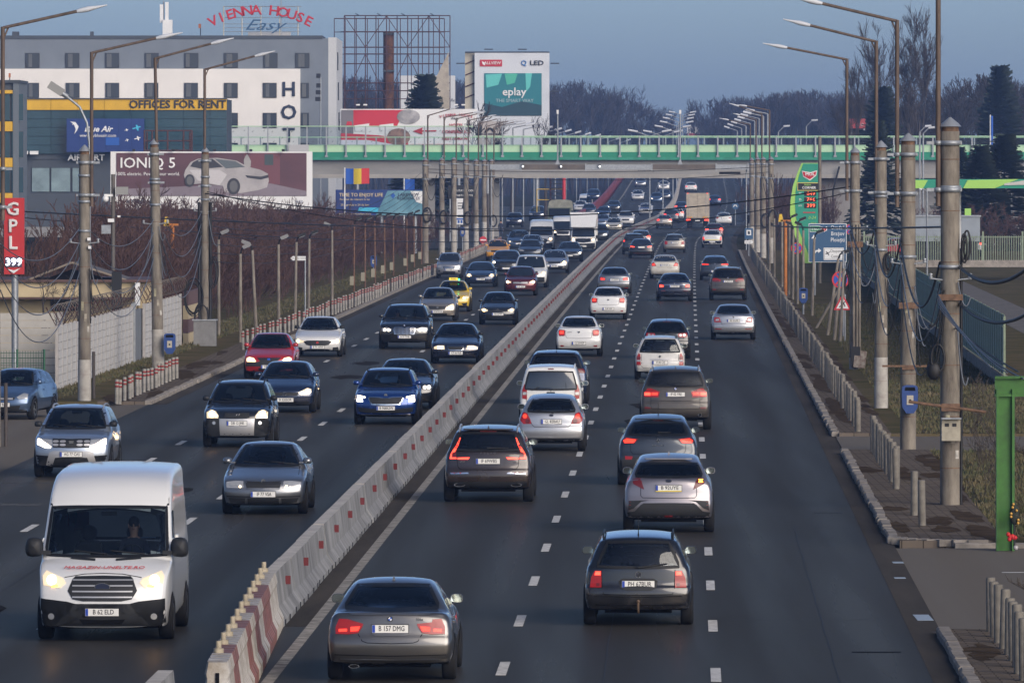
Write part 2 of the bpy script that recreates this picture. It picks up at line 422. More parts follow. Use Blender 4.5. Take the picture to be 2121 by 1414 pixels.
class CarBody:
 def __init__(self, kind, L, W, H, detail):
  self.B = B = BODY[kind]; self.L, self.W, self.H, self.detail = L, W, H, detail
  self.wb = B['wb'] * L
  self.y0 = self.wb / 2 + B['fo'] * L           # nose
  self.S = [(z * H, w * W / 2) for z, w in B['S']]
  prof = [(self.y0 - d * L, z * H) for d, z in B['prof']]
  bot = [(self.y0 - .80 * L, prof[-1][1] + .02), (self.y0 - .2 * L, prof[0][1] + .02)]
  P = chaikin(prof + bot, 2 if detail > 1 else 1)
  P = seg_subdiv(P, 0.28 if detail > 1 else 0.5)
  zm = max(p[1] for p in P)
  P = [(y, z * H / zm if z > .6 * H else z) for y, z in P]
  self.P = P
  n = len(P)
  zsp = 0.42 * H
  ya, yb = self.y0 - .82 * L, self.y0 - .2 * L
  vs = [0, .25, .5, .7, .85, .94, 1.0] if detail > 1 else [0, .45, .8, 1.0]
  side = [('m', .035), ('m', .09), ('f', .4), ('f', 1.0)] if detail > 1 else [('m', .06), ('f', .45), ('f', 1.0)]
  cols = []
  yF, yR = self.y0, self.y0 - L
  def plan(y):
   ef, er = yF - y, y - yR
   k = 1.0
   if ef < .95: k -= .085 * (1 - max(ef, 0) / .95) ** 2
   if er < .6: k -= .055 * (1 - max(er, 0) / .6) ** 2
   return k
  self.plan = plan
  grid = []
  self.under = []
  for i in range(n):
   y, z = P[i]
   a, b = P[i - 1], P[(i + 1) % n]
   ty, tz = b[0] - a[0], b[1] - a[1]
   tl = math.hypot(ty, tz) or 1
   ny, nz = abs(tz) / tl, abs(ty) / tl
   sp = (min(max(y, ya), yb), zsp)
   dy, dz = sp[0] - y, sp[1] - z
   dl = math.hypot(dy, dz) or 1
   dy, dz = dy / dl, dz / dl
   is_bot = z < .24 * H and nz > .85
   front = y > 0
   crown = nz * (.012 if is_bot else .035) + ny * (.15 if front else .075)
   w = lerp_tab(self.S, z) * plan(y) - .03
   row = []
   for v in vs:
    ins = crown * v ** 2.4
    row.append((w * v, y + dy * ins, z + dz * ins))
   ey, ez = row[-1][1], row[-1][2]
   rl = math.hypot(sp[0] - ey, sp[1] - ez)
   for md, q in side:
    d = min(q, rl * .3) if md == 'm' else q * rl
    d = min(d, rl)
    yy, zz = ey + dy * d, ez + dz * d
    if d >= rl - 1e-6: yy, zz = sp
    x = lerp_tab(self.S, zz) * plan(yy)
    if md == 'm' and q < .05: x -= .009
    row.append((x, yy, zz))
   grid.append(row); self.under.append(is_bot)
  self.grid = grid; self.nv = len(vs)
  m = len(grid[0])
  V, Fc, Mi = [], [], []
  for row in grid:
   for p in row: V.append(p)
   for p in row[1:]: V.append((-p[0], p[1], p[2]))
  tot = m + m - 1
  def idx(i, j): return i * tot + (j if j >= 0 else m - 1 - j)
  self.faces = []
  for i in range(n):
   i2 = (i + 1) % n
   for j in range(-(m - 1), m - 1):
    q = (idx(i, j), idx(i2, j), idx(i2, j + 1), idx(i, j + 1))
    self.faces.append((q, self.under[i] and self.under[i2] and abs(j + .5) < self.nv))
  self.V = V
  self.bvh = BVHTree.FromPolygons([Vector(v) for v in V], [f[0] for f in self.faces])
 def sw(self, z): return lerp_tab(self.S, z)
 def window(self, which, pillar=.06, lo=None, hi=None):
  z0, z1 = self.B[which]
  z0 = (lo if lo else z0 * self.H); z1 = (hi if hi else z1 * self.H)
  N = 6
  o = []
  for i in range(N + 1):
   t = i / N
   z = z0 + (z1 - z0) * t
   o.append((self.sw(z) * .985 - pillar - .03, z))
  o = [(0, z0 - .012), (o[0][0] * .55, z0 - .008)] + o + [(o[-1][0] * .55, z1 + .012), (0, z1 + .014)]
  o[2] = (o[2][0] - .02, o[2][1] + .004)
  return half(o)[:-1]
 def holes(self, polys):
  """faces kept when the window openings are cut: polys = [(front?, outline)]"""
  keep = []
  for q, u in self.faces:
   c = [sum(self.V[k][a] for k in q) / 4 for a in range(3)]
   cut = False
   for front, poly in polys:
    if (c[1] > 0) == front and inpoly(c[0], c[2], poly): cut = True; break
   if not cut: keep.append((q, u))
  return keep
 def mesh(self, name, keep=None, mats=None):
  keep = self.faces if keep is None else keep
  bm = bmesh.new()
  vs = [bm.verts.new(v) for v in self.V]
  for q, u in keep:
   try: f = bm.faces.new([vs[k] for k in q])
   except ValueError: continue
   f.smooth = True; f.material_index = 1 if u else 0
  bmesh.ops.remove_doubles(bm, verts=bm.verts, dist=.0015)
  bmesh.ops.delete(bm, geom=[v for v in bm.verts if not v.link_faces], context='VERTS')
  bmesh.ops.recalc_face_normals(bm, faces=bm.faces)
  me = bpy.data.meshes.new(name); bm.to_mesh(me); bm.free()
  for m_ in mats: me.materials.append(m_)
  return me
 def ray(self, view, a, z):
  if view == 'rear': o, d = Vector((a, -9, z)), Vector((0, 1, 0))
  elif view == 'front': o, d = Vector((-a, 9, z)), Vector((0, -1, 0))
  elif view == 'right': o, d = Vector((4, a, z)), Vector((-1, 0, 0))
  elif view == 'left': o, d = Vector((-4, a, z)), Vector((1, 0, 0))
  else: o, d = Vector((a, z, 6)), Vector((0, 0, -1))
  h = self.bvh.ray_cast(o, d)
  p = h[0]
  if p is None: p = self.bvh.find_nearest(o + d * (9 - self.L / 2 if view in ('rear', 'front') else 3))[0]
  return p, d
 def patch(self, outline, view, off=.008, res=.16, skirt=.025):
  bm = bmesh.new()
  vs = [bm.verts.new((a, z, 0)) for a, z in outline]
  f = bm.faces.new(vs)
  bmesh.ops.triangulate(bm, faces=[f])
  for _ in range(3):
   lg = [e for e in bm.edges if e.calc_length() > res]
   if not lg: break
   bmesh.ops.subdivide_edges(bm, edges=lg, cuts=1)
   bmesh.ops.triangulate(bm, faces=[f for f in bm.faces if len(f.verts) > 3])
  bound = [e for e in bm.edges if e.is_boundary]
  bm.verts.index_update()
  be = [(e.verts[0].index, e.verts[1].index) for e in bound]
  tris = [[v.index for v in f.verts] for f in bm.faces]
  pts = []
  for v in bm.verts:
   p, d = self.ray(view, v.co.x, v.co.y)
   pts.append(p - d * off)
  bm.free()
  mb = MB()
  # orient towards the viewer
  out = []
  for t in tris:
   nrm = (pts[t[1]] - pts[t[0]]).cross(pts[t[2]] - pts[t[0]])
   out.append(t if nrm.dot(d) < 0 else t[::-1])
  mb.add(pts, out, 0, True)
  if skirt:
   for a, b in be:
    mb.add([pts[a], pts[b], pts[b] + d * skirt, pts[a] + d * skirt], [(0, 1, 2, 3)], 0)
  return mb
 def strip(self, pts, view, width=.012, off=.004, res=.12):
  """a thin band along a polyline: panel gaps, chrome lines"""
  P = []
  for (a, b), (c, d) in zip(pts, pts[1:]):
   k = max(1, int(math.hypot(c - a, d - b) / res))
   P += [(a + (c - a) * j / k, b + (d - b) * j / k) for j in range(k)]
  P.append(pts[-1])
  mb = MB(); vs = []
  for i, (a, z) in enumerate(P):
   q, r = P[max(i - 1, 0)], P[min(i + 1, len(P) - 1)]
   tx, tz = r[0] - q[0], r[1] - q[1]
   tl = math.hypot(tx, tz) or 1
   nx, nz = -tz / tl * width / 2, tx / tl * width / 2
   for s in (1, -1):
    p, d = self.ray(view, a + nx * s, z + nz * s)
    vs.append(p - d * off)
  mb.add(vs, [(2 * i, 2 * i + 1, 2 * i + 3, 2 * i + 2) for i in range(len(P) - 1)], 0, True)
  return mb

# ------------------------------------------------------------------ shared small meshes
def _wheel_meshes():
 t = MB(); w = .105; M = Matrix.Rotation(R(90), 4, 'Y')
 t.lathe([(.215, -w * .9), (.27, -w), (.31, -w * .92), (.325, -w * .6), (.325, w * .6), (.31, w * .92), (.27, w), (.215, w * .9), (.205, 0), (.215, -w * .9)], 20, M)
 tm = t.mesh('tyre'); tm.materials.append(M_TYRE)
 r = MB()
 r.lathe([(.0, w * .55), (.05, w * .62), (.06, w * .5)], 12, M)
 r.lathe([(.19, w * .78), (.215, w * .88), (.218, w * .5), (.215, -w * .9)], 20, M)
 for k in range(5):
  a = 2 * math.pi * k / 5
  c = M @ Vector((.125 * math.cos(a), .125 * math.sin(a), w * .6))
  r.box(c, (.02, .045, .16), 0, 0, rx=0)
  q = Matrix.Translation(c) @ Matrix.Rotation(0, 4, 'X')
  for i in range(8):
   v = Vector(r.v[-8 + i]) - c
   v = Matrix.Rotation(math.atan2(c.y, c.z) * -1, 4, 'X') @ v
   r.v[-8 + i] = tuple(c + v)
 r.lathe([(.0, -w * .1), (.21, -w * .1)], 16, M, 1)
 rm = r.mesh('rim'); rm.materials.append(M_RIM); rm.materials.append(M_UNDER)
 return tm, rm
TYRE_ME, RIM_ME = _wheel_meshes()
def _mirror_meshes():
 h = MB()
 P = [(-.115, -.03), (-.10, -.075), (.07, -.085), (.115, -.045), (.105, .05), (.05, .08), (-.08, .075), (-.115, .03)]
 P = chaikin(P, 1)
 rings = []
 for (y, s) in ((-.055, .97), (-.045, 1.0), (0.0, .98), (.045, .82), (.075, .5), (.085, .05)):
  rings.append([(a * s, y, b * s) for a, b in P])
 n = len(P)
 vs = [p for r_ in rings for p in r_]
 h.add(vs, [(i * n + j, i * n + (j + 1) % n, (i + 1) * n + (j + 1) % n, (i + 1) * n + j) for i in range(5) for j in range(n)], 0, True)
 h.add(rings[0], [tuple(range(n))], 1)
 h.box((-.15, .015, -.045), (.12, .05, .035), 0, 1)
 hm = h.mesh('mirror_housing')
 g = MB(); g.add([(a * .88, -.060, b * .86) for a, b in P], [tuple(range(n))], 0)
 gm = g.mesh('mirror_glass'); gm.materials.append(M_MIRROR)
 return hm, gm
MIRR_ME, MIRG_ME = _mirror_meshes()
def _interior():
 s = MB()
 prof = [(.20, .42), (.235, .50), (.235, .80), (.20, .93), (.13, .97), (.0, .98)]
 # seat back as a rounded slab leaning backwards
 O = half([(0, .40), (.20, .42), (.24, .50), (.24, .80), (.20, .93), (.12, .97)])
 O = chaikin(O, 1)
 n = len(O)
 for k, (dy, sc) in enumerate(((-.06, .93), (-.02, 1.0), (.04, 1.0), (.08, .93))):
  pass
 rings = [[(a * sc, dy - (z - .4) * .22, .4 + (z - .4) * sc) for a, z in O] for dy, sc in ((-.07, .9), (-.04, 1.0), (.04, 1.0), (.07, .92))]
 vs = [p for r_ in rings for p in r_]
 s.add(vs, [(i * n + j, i * n + (j + 1) % n, (i + 1) * n + (j + 1) % n, (i + 1) * n + j) for i in range(3) for j in range(n)], 0, True)
 s.add(rings[0], [tuple(range(n))]); s.add(rings[-1], [tuple(reversed(range(n)))])
 s.sphere((0, -.14, 1.06), (.135, .055, .10), 12, 8)
 s.cyl((-.06, -.13, .93), (-.06, -.14, 1.0), .008); s.cyl((.06, -.13, .93), (.06, -.14, 1.0), .008)
 s.box((0, .22, .42), (.46, .50, .14))
 sm = s.mesh('seat'); sm.materials.append(M_SEAT)
 b = MB(); b.box((0, 0, .62), (1.25, .14, .50), 0, 0, rx=R(14)); b.box((0, .25, .42), (1.25, .5, .14))
 for x in (-.38, .38): b.sphere((x, -.09, .95), (.12, .05, .08), 10, 6)
 bmh = b.mesh('rear_bench'); bmh.materials.append(M_SEAT)
 d = MB(); d.box((0, 0, .80), (1.36, .42, .20), 0, 0, rx=R(-8)); d.sphere((-.36, -.12, .92), (.17, .10, .05), 10, 6)
 dm = d.mesh('dashboard'); dm.materials.append(M_SEAT)
 w = MB(); Mw = Matrix.Rotation(R(-65), 4, 'X')
 pts = [Mw @ Vector((.185 * math.cos(a), .185 * math.sin(a), 0)) for a in [2 * math.pi * i / 20 for i in range(21)]]
 w.tube(pts, .014, 6); w.cyl(Mw @ Vector((-.18, 0, 0)), Mw @ Vector((.18, 0, 0)), .016, None, 6); w.cyl((0, 0, 0), Mw @ Vector((0, -.18, 0)), .016, None, 6)
 wm = w.mesh('steering_wheel'); wm.materials.append(M_SEAT)
 r = MB(); r.box((0, 0, 0), (.24, .02, .065)); rv = r.mesh('rear_view_mirror'); rv.materials.append(M_BLACK)
 return sm, bmh, dm, wm, rv
SEAT_ME, BENCH_ME, DASH_ME, STEER_ME, RVM_ME = _interior()

def _person(hair, coat, name):
 """seated driver: one continuous body with bent arms reaching forward, and a head with a face"""
 me = bpy.data.meshes.new(name)
 V = [(0, 0, .45), (0, -.02, .62), (0, -.05, .80), (0, -.05, .93), (0, -.03, 1.0), (0, -.01, 1.09), (0, .0, 1.17),
   (-.19, -.04, .91), (-.26, .10, .70), (-.16, .34, .74), (-.13, .40, .76),
   (.19, -.04, .91), (.26, .10, .70), (.16, .34, .74), (.13, .40, .76),
   (-.11, .20, .44), (.11, .20, .44), (-.14, .42, .46), (.14, .42, .46)]
 E = [(0, 1), (1, 2), (2, 3), (3, 4), (4, 5), (5, 6), (3, 7), (7, 8), (8, 9), (9, 10), (3, 11), (11, 12), (12, 13), (13, 14), (0, 15), (15, 17), (0, 16), (16, 18)]
 rad = [.155, .15, .16, .12, .055, .085, .075, .075, .052, .038, .04, .075, .052, .038, .04, .095, .095, .075, .075]
 for side in (-1, 1):                                   # four fingers curled round the rim and a thumb
  w = 10 if side < 0 else 14
  for k in range(4):
   b = len(V); x = side * (.155 - .018 * k)
   V += [(x, .43, .785 - .012 * k), (x - side * .006, .455, .765 - .012 * k), (x - side * .012, .445, .745 - .012 * k)]
   E += [(w, b), (b, b + 1), (b + 1, b + 2)]; rad += [.011, .010, .008]
  b = len(V); V += [(side * .105, .42, .79), (side * .09, .44, .80)]; E += [(w, b), (b, b + 1)]; rad += [.012, .010]
 me.from_pydata(V, E, []); me.update()
 o = bpy.data.objects.new(name, me); COL.objects.link(o)
 md = o.modifiers.new('skin', 'SKIN'); sb = o.modifiers.new('sub', 'SUBSURF'); sb.levels = 1; sb.render_levels = 1
 for i, r_ in enumerate(rad): me.skin_vertices[0].data[i].radius = (r_, r_ * .8)
 me.skin_vertices[0].data[0].use_root = True
 dg = bpy.context.evaluated_depsgraph_get()
 m2 = bpy.data.meshes.new_from_object(o.evaluated_get(dg))
 bpy.data.objects.remove(o)
 m2.materials.clear()
 for mm in (coat, M_SKIN): m2.materials.append(mm)
 for p in m2.polygons:
  c = p.center
  p.material_index = 1 if (c.z > .985 or (c.y > .385 and c.z > .6)) else 0
  p.use_smooth = True
 # face: nose, brows, ears, lips; hair cap as a child mesh
 f = MB()
 f.sphere((0, .075, 1.145), (.014, .022, .022), 8, 6); f.sphere((-.082, -.005, 1.14), (.012, .022, .03), 8, 6); f.sphere((.082, -.005, 1.14), (.012, .022, .03), 8, 6)
 f.sphere((0, .062, 1.10), (.026, .012, .008), 8, 5, 1)
 for s in (-1, 1): f.sphere((.03 * s, .064, 1.168), (.014, .010, .008), 8, 5, 2)
 fm = f.mesh('face'); fm.materials.append(M_SKIN); fm.materials.append(mat('lips', (.3, .12, .1), .5)); fm.materials.append(mat('eyes', (.02, .02, .02), .2))
 h = MB(); h.sphere((0, -.018, 1.185), (.088, .092, .078), 14, 8)
 hm = h.mesh('hair'); hm.materials.append(hair)
 return m2, fm, hm
_hair1 = mat('dark_hair', (.015, .011, .009), .8); _hair2 = mat('brown_hair', (.05, .03, .018), .8)
PEOPLE = {
 'navy': _person(_hair1, mat('navy_jacket', (.02, .025, .045), .9), 'person_navy'),
 'grey': _person(_hair2, mat('grey_pullover', (.12, .12, .125), .9), 'person_grey'),
 'red': _person(_hair1, mat('red_jacket', (.35, .02, .025), .9), 'person_red'),
}

CAR_COUNT = [0]
def car(cat, label, side, px, py, kind, dims, pnt, spec=None, group=None, detail=2, Y=None, yaw=0.0, name='car', offx=0.0):
 spec = spec or {}
 L, W, H = dims
 C = CarBody(kind, L, W, H, detail)
 Yc = Y if Y else gy(py)
 th = heading(Yc)
 yy = Yc + C.wb / 2
 xe = (px - CX) * (Yc - .7) / F
 X = xe + math.sin(th) * (C.wb / 2 + .7) + offx
 z = road_z(yy) if abs(X - road_x(yy)) < 16 else 0.0
 rz = (-th if side == 'R' else math.pi - th) + yaw
 t = thing(name, (X, yy, z), rz, label, cat, group)
 slope = (road_z(yy + 3) - road_z(yy - 3)) / 6
 if slope: t.rotation_euler = (math.atan(slope) * (1 if side == 'R' else -1), 0, rz)
 vis = 'rear' if side == 'R' else 'front'
 other = 'front' if side == 'R' else 'rear'
 see = spec.get('see', detail > 1)
 lo, hi = spec.get('wslo'), spec.get('wshi')
 wso = C.window('ws', spec.get('wsp', .055), lo, hi)
 rwo = C.window('rw', spec.get('rwp', .05), spec.get('rwlo'), spec.get('rwhi')) if spec.get('rw', True) else None
 def shrink(P, d=.035):
  cz = sum(p[1] for p in P) / len(P)
  return [(a - math.copysign(d, a) if abs(a) > .1 else a, zz + (d if zz < cz else -d)) for a, zz in P]
 glass = M_GLASS if see else M_GLASSD
 keep = None
 if see:
  polys = [(True, shrink(wso))] + ([(False, shrink(rwo))] if rwo else [])
  keep = C.holes(polys)
 bme = C.mesh('body', keep, [pnt, M_UNDER])
 link('body', bme, None, t)
 if see:
  lv = [(x * .965, y * .985, z - .03) for x, y, z in C.V]
  lm = MB(); lm.add(lv, [q for q, u in keep if min(C.V[k][2] for k in q) > .60 * H], 0, True)
  lm.build('cabin_lining', M_LINING, t)
 def P(name_, outline, view, m, off=.008, res=.16, skirt=.025, parent=t):
  return C.patch(outline, view, off, res, skirt).build(name_, m, parent)
 # windows with their dark seals
 def win(nm, o, view, g):
  w_ = P(nm, o, view, g, .016, .11 if detail > 1 else .2, 0)
  C.strip(o + [o[0]], view, .045 if detail > 1 else .035, .021, .11).build('window_seal', M_TRIM, w_)
  return w_
 win('windshield', wso, 'front', M_GLASS if see else M_GLASSD)
 if rwo: win('rear_window', rwo, 'rear', spec.get('rwglass', M_GLASS if see else M_GLASSD))
 so = [(C.y0 - d * L, zf * H) for d, zf in C.B['side']]
 ym = (so[0][0] + so[-1][0]) / 2
 for sd in ('left', 'right'):
  P('side_window', so, sd, M_GLASSD, .006, .3, .0)
  if detail > 1:
   C.strip([(ym, so[0][1]), (ym - .05, .94 * H)], sd, .07, .011, .2).build('pillar_trim', M_TRIM, t)
   yd = so[0][0] - .12
   C.strip([(yd, .24 * H), (yd, .64 * H)], sd, .012, .004, .2).build('panel_gap', M_UNDER, t)
   C.strip([(ym, .20 * H), (ym, .66 * H)], sd, .012, .004, .2).build('panel_gap', M_UNDER, t)
   for yh in (ym + .18, ym - 1.0):
    P('door_handle', [(yh - .1, .57 * H), (yh + .1, .57 * H), (yh + .1, .595 * H), (yh - .1, .595 * H)], sd, pnt, .03, .2, .03)
 # wheels with arches
 wr = spec.get('wr', .325 * min(1.12, max(.9, H / 1.48)) if kind != 'van' else .345)
 for ya in (C.wb / 2, -C.wb / 2):
  for sx in (-1, 1):
   arch = [(ya + (wr + .06) * math.cos(a), max(.17 * H if kind != 'van' else .2, wr + (wr + .055) * math.sin(a))) for a in [math.pi * i / 12 for i in range(13)]]
   P('wheel_arch', arch, 'right' if sx > 0 else 'left', M_UNDER, .006, .25, 0)
   wx = C.W / 2 * C.plan(ya) - .085
   wo = bpy.data.objects.new('wheel', None); COL.objects.link(wo); wo.parent = t
   wo.location = (sx * wx, ya, wr); wo.rotation_euler = (0, 0, 0 if sx > 0 else math.pi)
   k = wr / .325
   wo.scale = (1.0 + .12 * (W > 1.85), k, k)
   link('tyre', TYRE_ME, None, wo); link('rim', RIM_ME, None, wo)
 # underbody seen below the bumpers
 ub = MB(); ub.box((0, 0, .23 * H / 1.45 + .04), (W * .62, L * .86, .12)); ub.cyl((-W * .4, -C.wb / 2, wr * .85), (W * .4, -C.wb / 2, wr * .85), .045)
 ub.cyl((-W * .4, C.wb / 2, wr * .85), (W * .4, C.wb / 2, wr * .85), .045)
 ub.build('underbody', M_UNDER, t)
 # mirrors
 mz = C.B['ws'][0] * H + spec.get('mz', .055)
 my = so[0][0] - spec.get('my', .16)
 ms = spec.get('ms', .84)
 mpaint = spec.get('mirror', pnt)
 for sx in (-1, 1):
  mo = bpy.data.objects.new('wing_mirror', MIRR_ME if mpaint is None else _mirror_for(mpaint)); COL.objects.link(mo); mo.parent = t
  mo.location = (sx * (C.sw(mz) + .10 * ms), my, mz + .03)
  mo.scale = (sx * ms, ms, ms * spec.get('msz', 1.0))
  link('mirror_glass', MIRG_ME, None, mo)
 # ---- details of the ends
 for view in (vis, other):
  sp = spec if view == vis else {}
  if view == 'rear': rear_end(C, t, P, sp, detail, pnt, full=(view == vis))
  else: front_end(C, t, P, sp, detail, pnt, full=(view == vis))
 ry = C.y0 - .60 * L
 if spec.get('rails'):
  rm_ = spec['rails'] if spec['rails'] is not True else M_BLACK
  for sx in (-1, 1):
   pts = []
   for i, dd in enumerate((.50, .515, .60, .70, .80, .885, .90)):
    x = sx * (C.sw(.985 * H) - .01); h = 0.0 if i in (0, 6) else .055
    zz, _ = C.ray('top', x, C.y0 - dd * L)
    pts.append((x, C.y0 - dd * L, zz.z + h))
   MB().tube(pts, .018, 6).build('roof_rail', rm_, t)
 if spec.get('antenna'):
  ay = C.y0 - (.40 if spec['antenna'] == 'front' else .86 if kind not in ('sedan', 'crossover') else .66) * L
  zz, _ = C.ray('top', 0, ay)
  if spec['antenna'] == 'fin':
   MB().add([(-.03, ay + .08, zz.z - .01), (.03, ay + .08, zz.z - .01), (.025, ay - .06, zz.z - .01), (-.025, ay - .06, zz.z - .01), (0, ay - .05, zz.z + .065)],
      [(0, 1, 4), (1, 2, 4), (2, 3, 4), (3, 0, 4)]).build('antenna', spec.get('antm', pnt), t)
  else:
   ln = .3 if spec['antenna'] is True else .42
   MB().tube([(0, ay, zz.z - .01), (0, ay - .02, zz.z + .03), (0, ay - .14, zz.z + ln)], [.018, .008, .004], 5).build('antenna', M_BLACK, t)
 # ---- cabin
 if see:
  k = H / 1.45
  sy = C.y0 - (.49 if kind not in ('van', 'minivan') else .36) * L
  zs = k if kind != 'van' else 1.25; zo = .0 if kind != 'van' else .28
  zo += spec.get('seatz', 0)
  for sx in (-.36, .36):
   o = link('seat', SEAT_ME, None, t, (sx, sy, zo)); o.scale = (1, 1, zs)
  if kind not in ('van', 'minivan'):
   o = link('rear_bench', BENCH_ME, None, t, (0, sy - .95, .04)); o.scale = (W / 1.8, 1, k)
  o = link('dashboard', DASH_ME, None, t, (0, so[0][0] - .05, (C.B['ws'][0] * H) - .95)); o.scale = (W / 1.8, 1, 1)
  link('steering_wheel', STEER_ME, None, t, (-.36, sy + .52, zo + .80 * zs))
  link('rear_view_mirror', RVM_ME, None, t, (0, so[1][0] - .02, C.B['ws'][1] * H - .07))
  if spec.get('driver'):
   who, lab = spec['driver']
   body, face, hair = PEOPLE[who]
   for dx, lb in ([(-.36, lab)] + ([(.36, spec['passenger'])] if spec.get('passenger') else [])):
    pr = tag(link('person', body), lb, 'person')
    pr.matrix_world = Matrix.Translation(t.location) @ Matrix.Rotation(rz, 4, 'Z') @ Matrix.Translation((dx, sy + .08, zo + .02)) @ Matrix.Diagonal((1, 1, zs, 1))
    link('face', face, None, pr); link('hair', hair, None, pr)
 CAR_COUNT[0] += 1
 return t
_MM = {}
def _mirror_for(p):
 if p.name not in _MM:
  me = MIRR_ME.copy(); me.materials.clear(); me.materials.append(p); me.materials.append(M_BLACK); _MM[p.name] = me
 return _MM[p.name]
MIRR_ME.materials.append(M_BLACK); MIRR_ME.materials.append(M_BLACK)

def plate(C, t, view, z, txt, x=0.0, yellow=False, w=.52, h=.112):
 p0, d = C.ray(view, x, z)
 s = -1 if view == 'rear' else 1
 loc = Vector((x if view == 'rear' else -x, p0.y + s * .022, z))
 pl = bpy.data.objects.new('license_plate', None); COL.objects.link(pl); pl.parent = t
 M = face_cam(loc, 0 if view == 'rear' else math.pi)
 pl.matrix_local = M
 MB().prism(rect(w + .02, h + .02), Matrix.Translation((0, 0, -.018)), .014).build('plate_holder', M_BLACK, pl)
 MB().prism(rect(w, h), Matrix.Translation((0, 0, -.004)), .006).build('plate_sheet', M_PLATE, pl)
 MB().prism(rect(.042, h - .006, -w / 2 + .024), Matrix.Translation((0, 0, .002)), .002).build('country_band', M_PBLUE, pl)
 if yellow: MB().prism(rect(w, .022, 0, -h / 2 - .006), Matrix.Translation((0, 0, .000)), .004).build('dealer_strip', M_YELL, pl)
 if txt:
  text(txt, .105, M_PTEXT, Matrix.Translation((.022, .002, .004)), pl, 'plate_lettering', bold=.012, ext=.001, sx=min(1.0, 7.6 / (len(txt) + .6)) * .93)
 return pl

def emblem(C, t, view, z, typ, r=.05, x=0.0):
 p0, d = C.ray(view, x, z)
 s = -1 if view == 'rear' else 1
 loc = Vector((x if view == 'rear' else -x, p0.y + s * .012, z))
 M = face_cam(loc, 0 if view == 'rear' else math.pi)
 if typ == 'diamond':
  mb = MB()
  o = [(0, r * 1.25), (r * .85, 0), (0, -r * 1.25), (-r * .85, 0)]; i_ = [(a * .45, b * .5) for a, b in o]
  for k in range(4):
   mb.prism([o[k], o[(k + 1) % 4], i_[(k + 1) % 4], i_[k]], M, .012)
  return mb.build('emblem', M_CHROME, t)
 if typ == 'shield':
  return MB().prism([(-r, r * .8), (r, r * .8), (r * .75, -r * .4), (0, -r), (-r * .75, -r * .4)], M, .01).build('emblem', M_CHROME, t)
 if typ == 'blueshield':
  return MB().prism([(-r, r * .9), (r, r * .9), (r * .9, -r * .4), (0, -r), (-r * .9, -r * .4)], M, .01).build('emblem', mat('emblem_blue', (.01, .08, .45), .3), t)
 if typ == 'oval':
  e = MB().prism([(a * 1.9, b) for a, b in disc(r)], M, .01).build('emblem', M_CHROME, t)
  MB().prism([(a * 1.7, b * .82) for a, b in disc(r)], M @ Matrix.Translation((0, 0, .01)), .003).build('emblem_field', mat('emblem_dark', (.01, .015, .04), .3), e)
  return e
 if typ == 'H':
  e = MB().prism([(a * 1.5, b) for a, b in disc(r)], M, .006).build('emblem', M_BLACK, t)
  text('H', r * 2.1, M_CHROME, M @ Matrix.Translation((0, 0, .008)), e, 'emblem_letter', bold=.02, shear=.35, sx=1.4)
  return e
 ring = MB()
 for k in range(24):
  a, b = 2 * math.pi * k / 24, 2 * math.pi * (k + 1) / 24
  ring.prism([(r * math.cos(a), r * math.sin(a)), (r * math.cos(b), r * math.sin(b)), (r * .84 * math.cos(b), r * .84 * math.sin(b)), (r * .84 * math.cos(a), r * .84 * math.sin(a))], M, .012)
 e = ring.build('emblem', M_CHROME, t)
 fld = {'VW': mat('emblem_field_dark', (.02, .02, .025), .4), 'quarter': M_BLACK, 'chrome': M_CHROME, 'red': mat('emblem_red', (.4, .02, .02), .3)}.get(typ, M_CHROME)
 MB().prism(disc(r * .85), M, .006).build('emblem_field', fld, e)
 if typ == 'VW':
  mb = MB(); w = r * .13
  for seg in ([(-.42, .62), (-.0, .02), (.42, .62)], [(-.78, .35), (-.38, -.62), (0, .0), (.38, -.62), (.78, .35)]):
   mb.tube([M @ Vector((a * r, b * r, .009)) for a, b in seg], w, 4, 0, True, False)
  mb.build('emblem_letters', M_CHROME, e)
 if typ == 'quarter':
  mb = MB()
  for k in (0, 2):
   a0 = math.pi / 2 * k
   mb.prism([(0, 0)] + [(r * .62 * math.cos(a0 + math.pi / 2 * i / 6), r * .62 * math.sin(a0 + math.pi / 2 * i / 6)) for i in range(7)], M, .009)
  mb.build('emblem_quarters', mat('emblem_blue', (.01, .08, .45), .3), e)
  mb = MB()
  for k in (1, 3):
   a0 = math.pi / 2 * k
   mb.prism([(0, 0)] + [(r * .62 * math.cos(a0 + math.pi / 2 * i / 6), r * .62 * math.sin(a0 + math.pi / 2 * i / 6)) for i in range(7)], M, .009)
  mb.build('emblem_quarters', M_WHITET, e)
 return e

def mir(o): return [(-a, z) for a, z in reversed(o)]

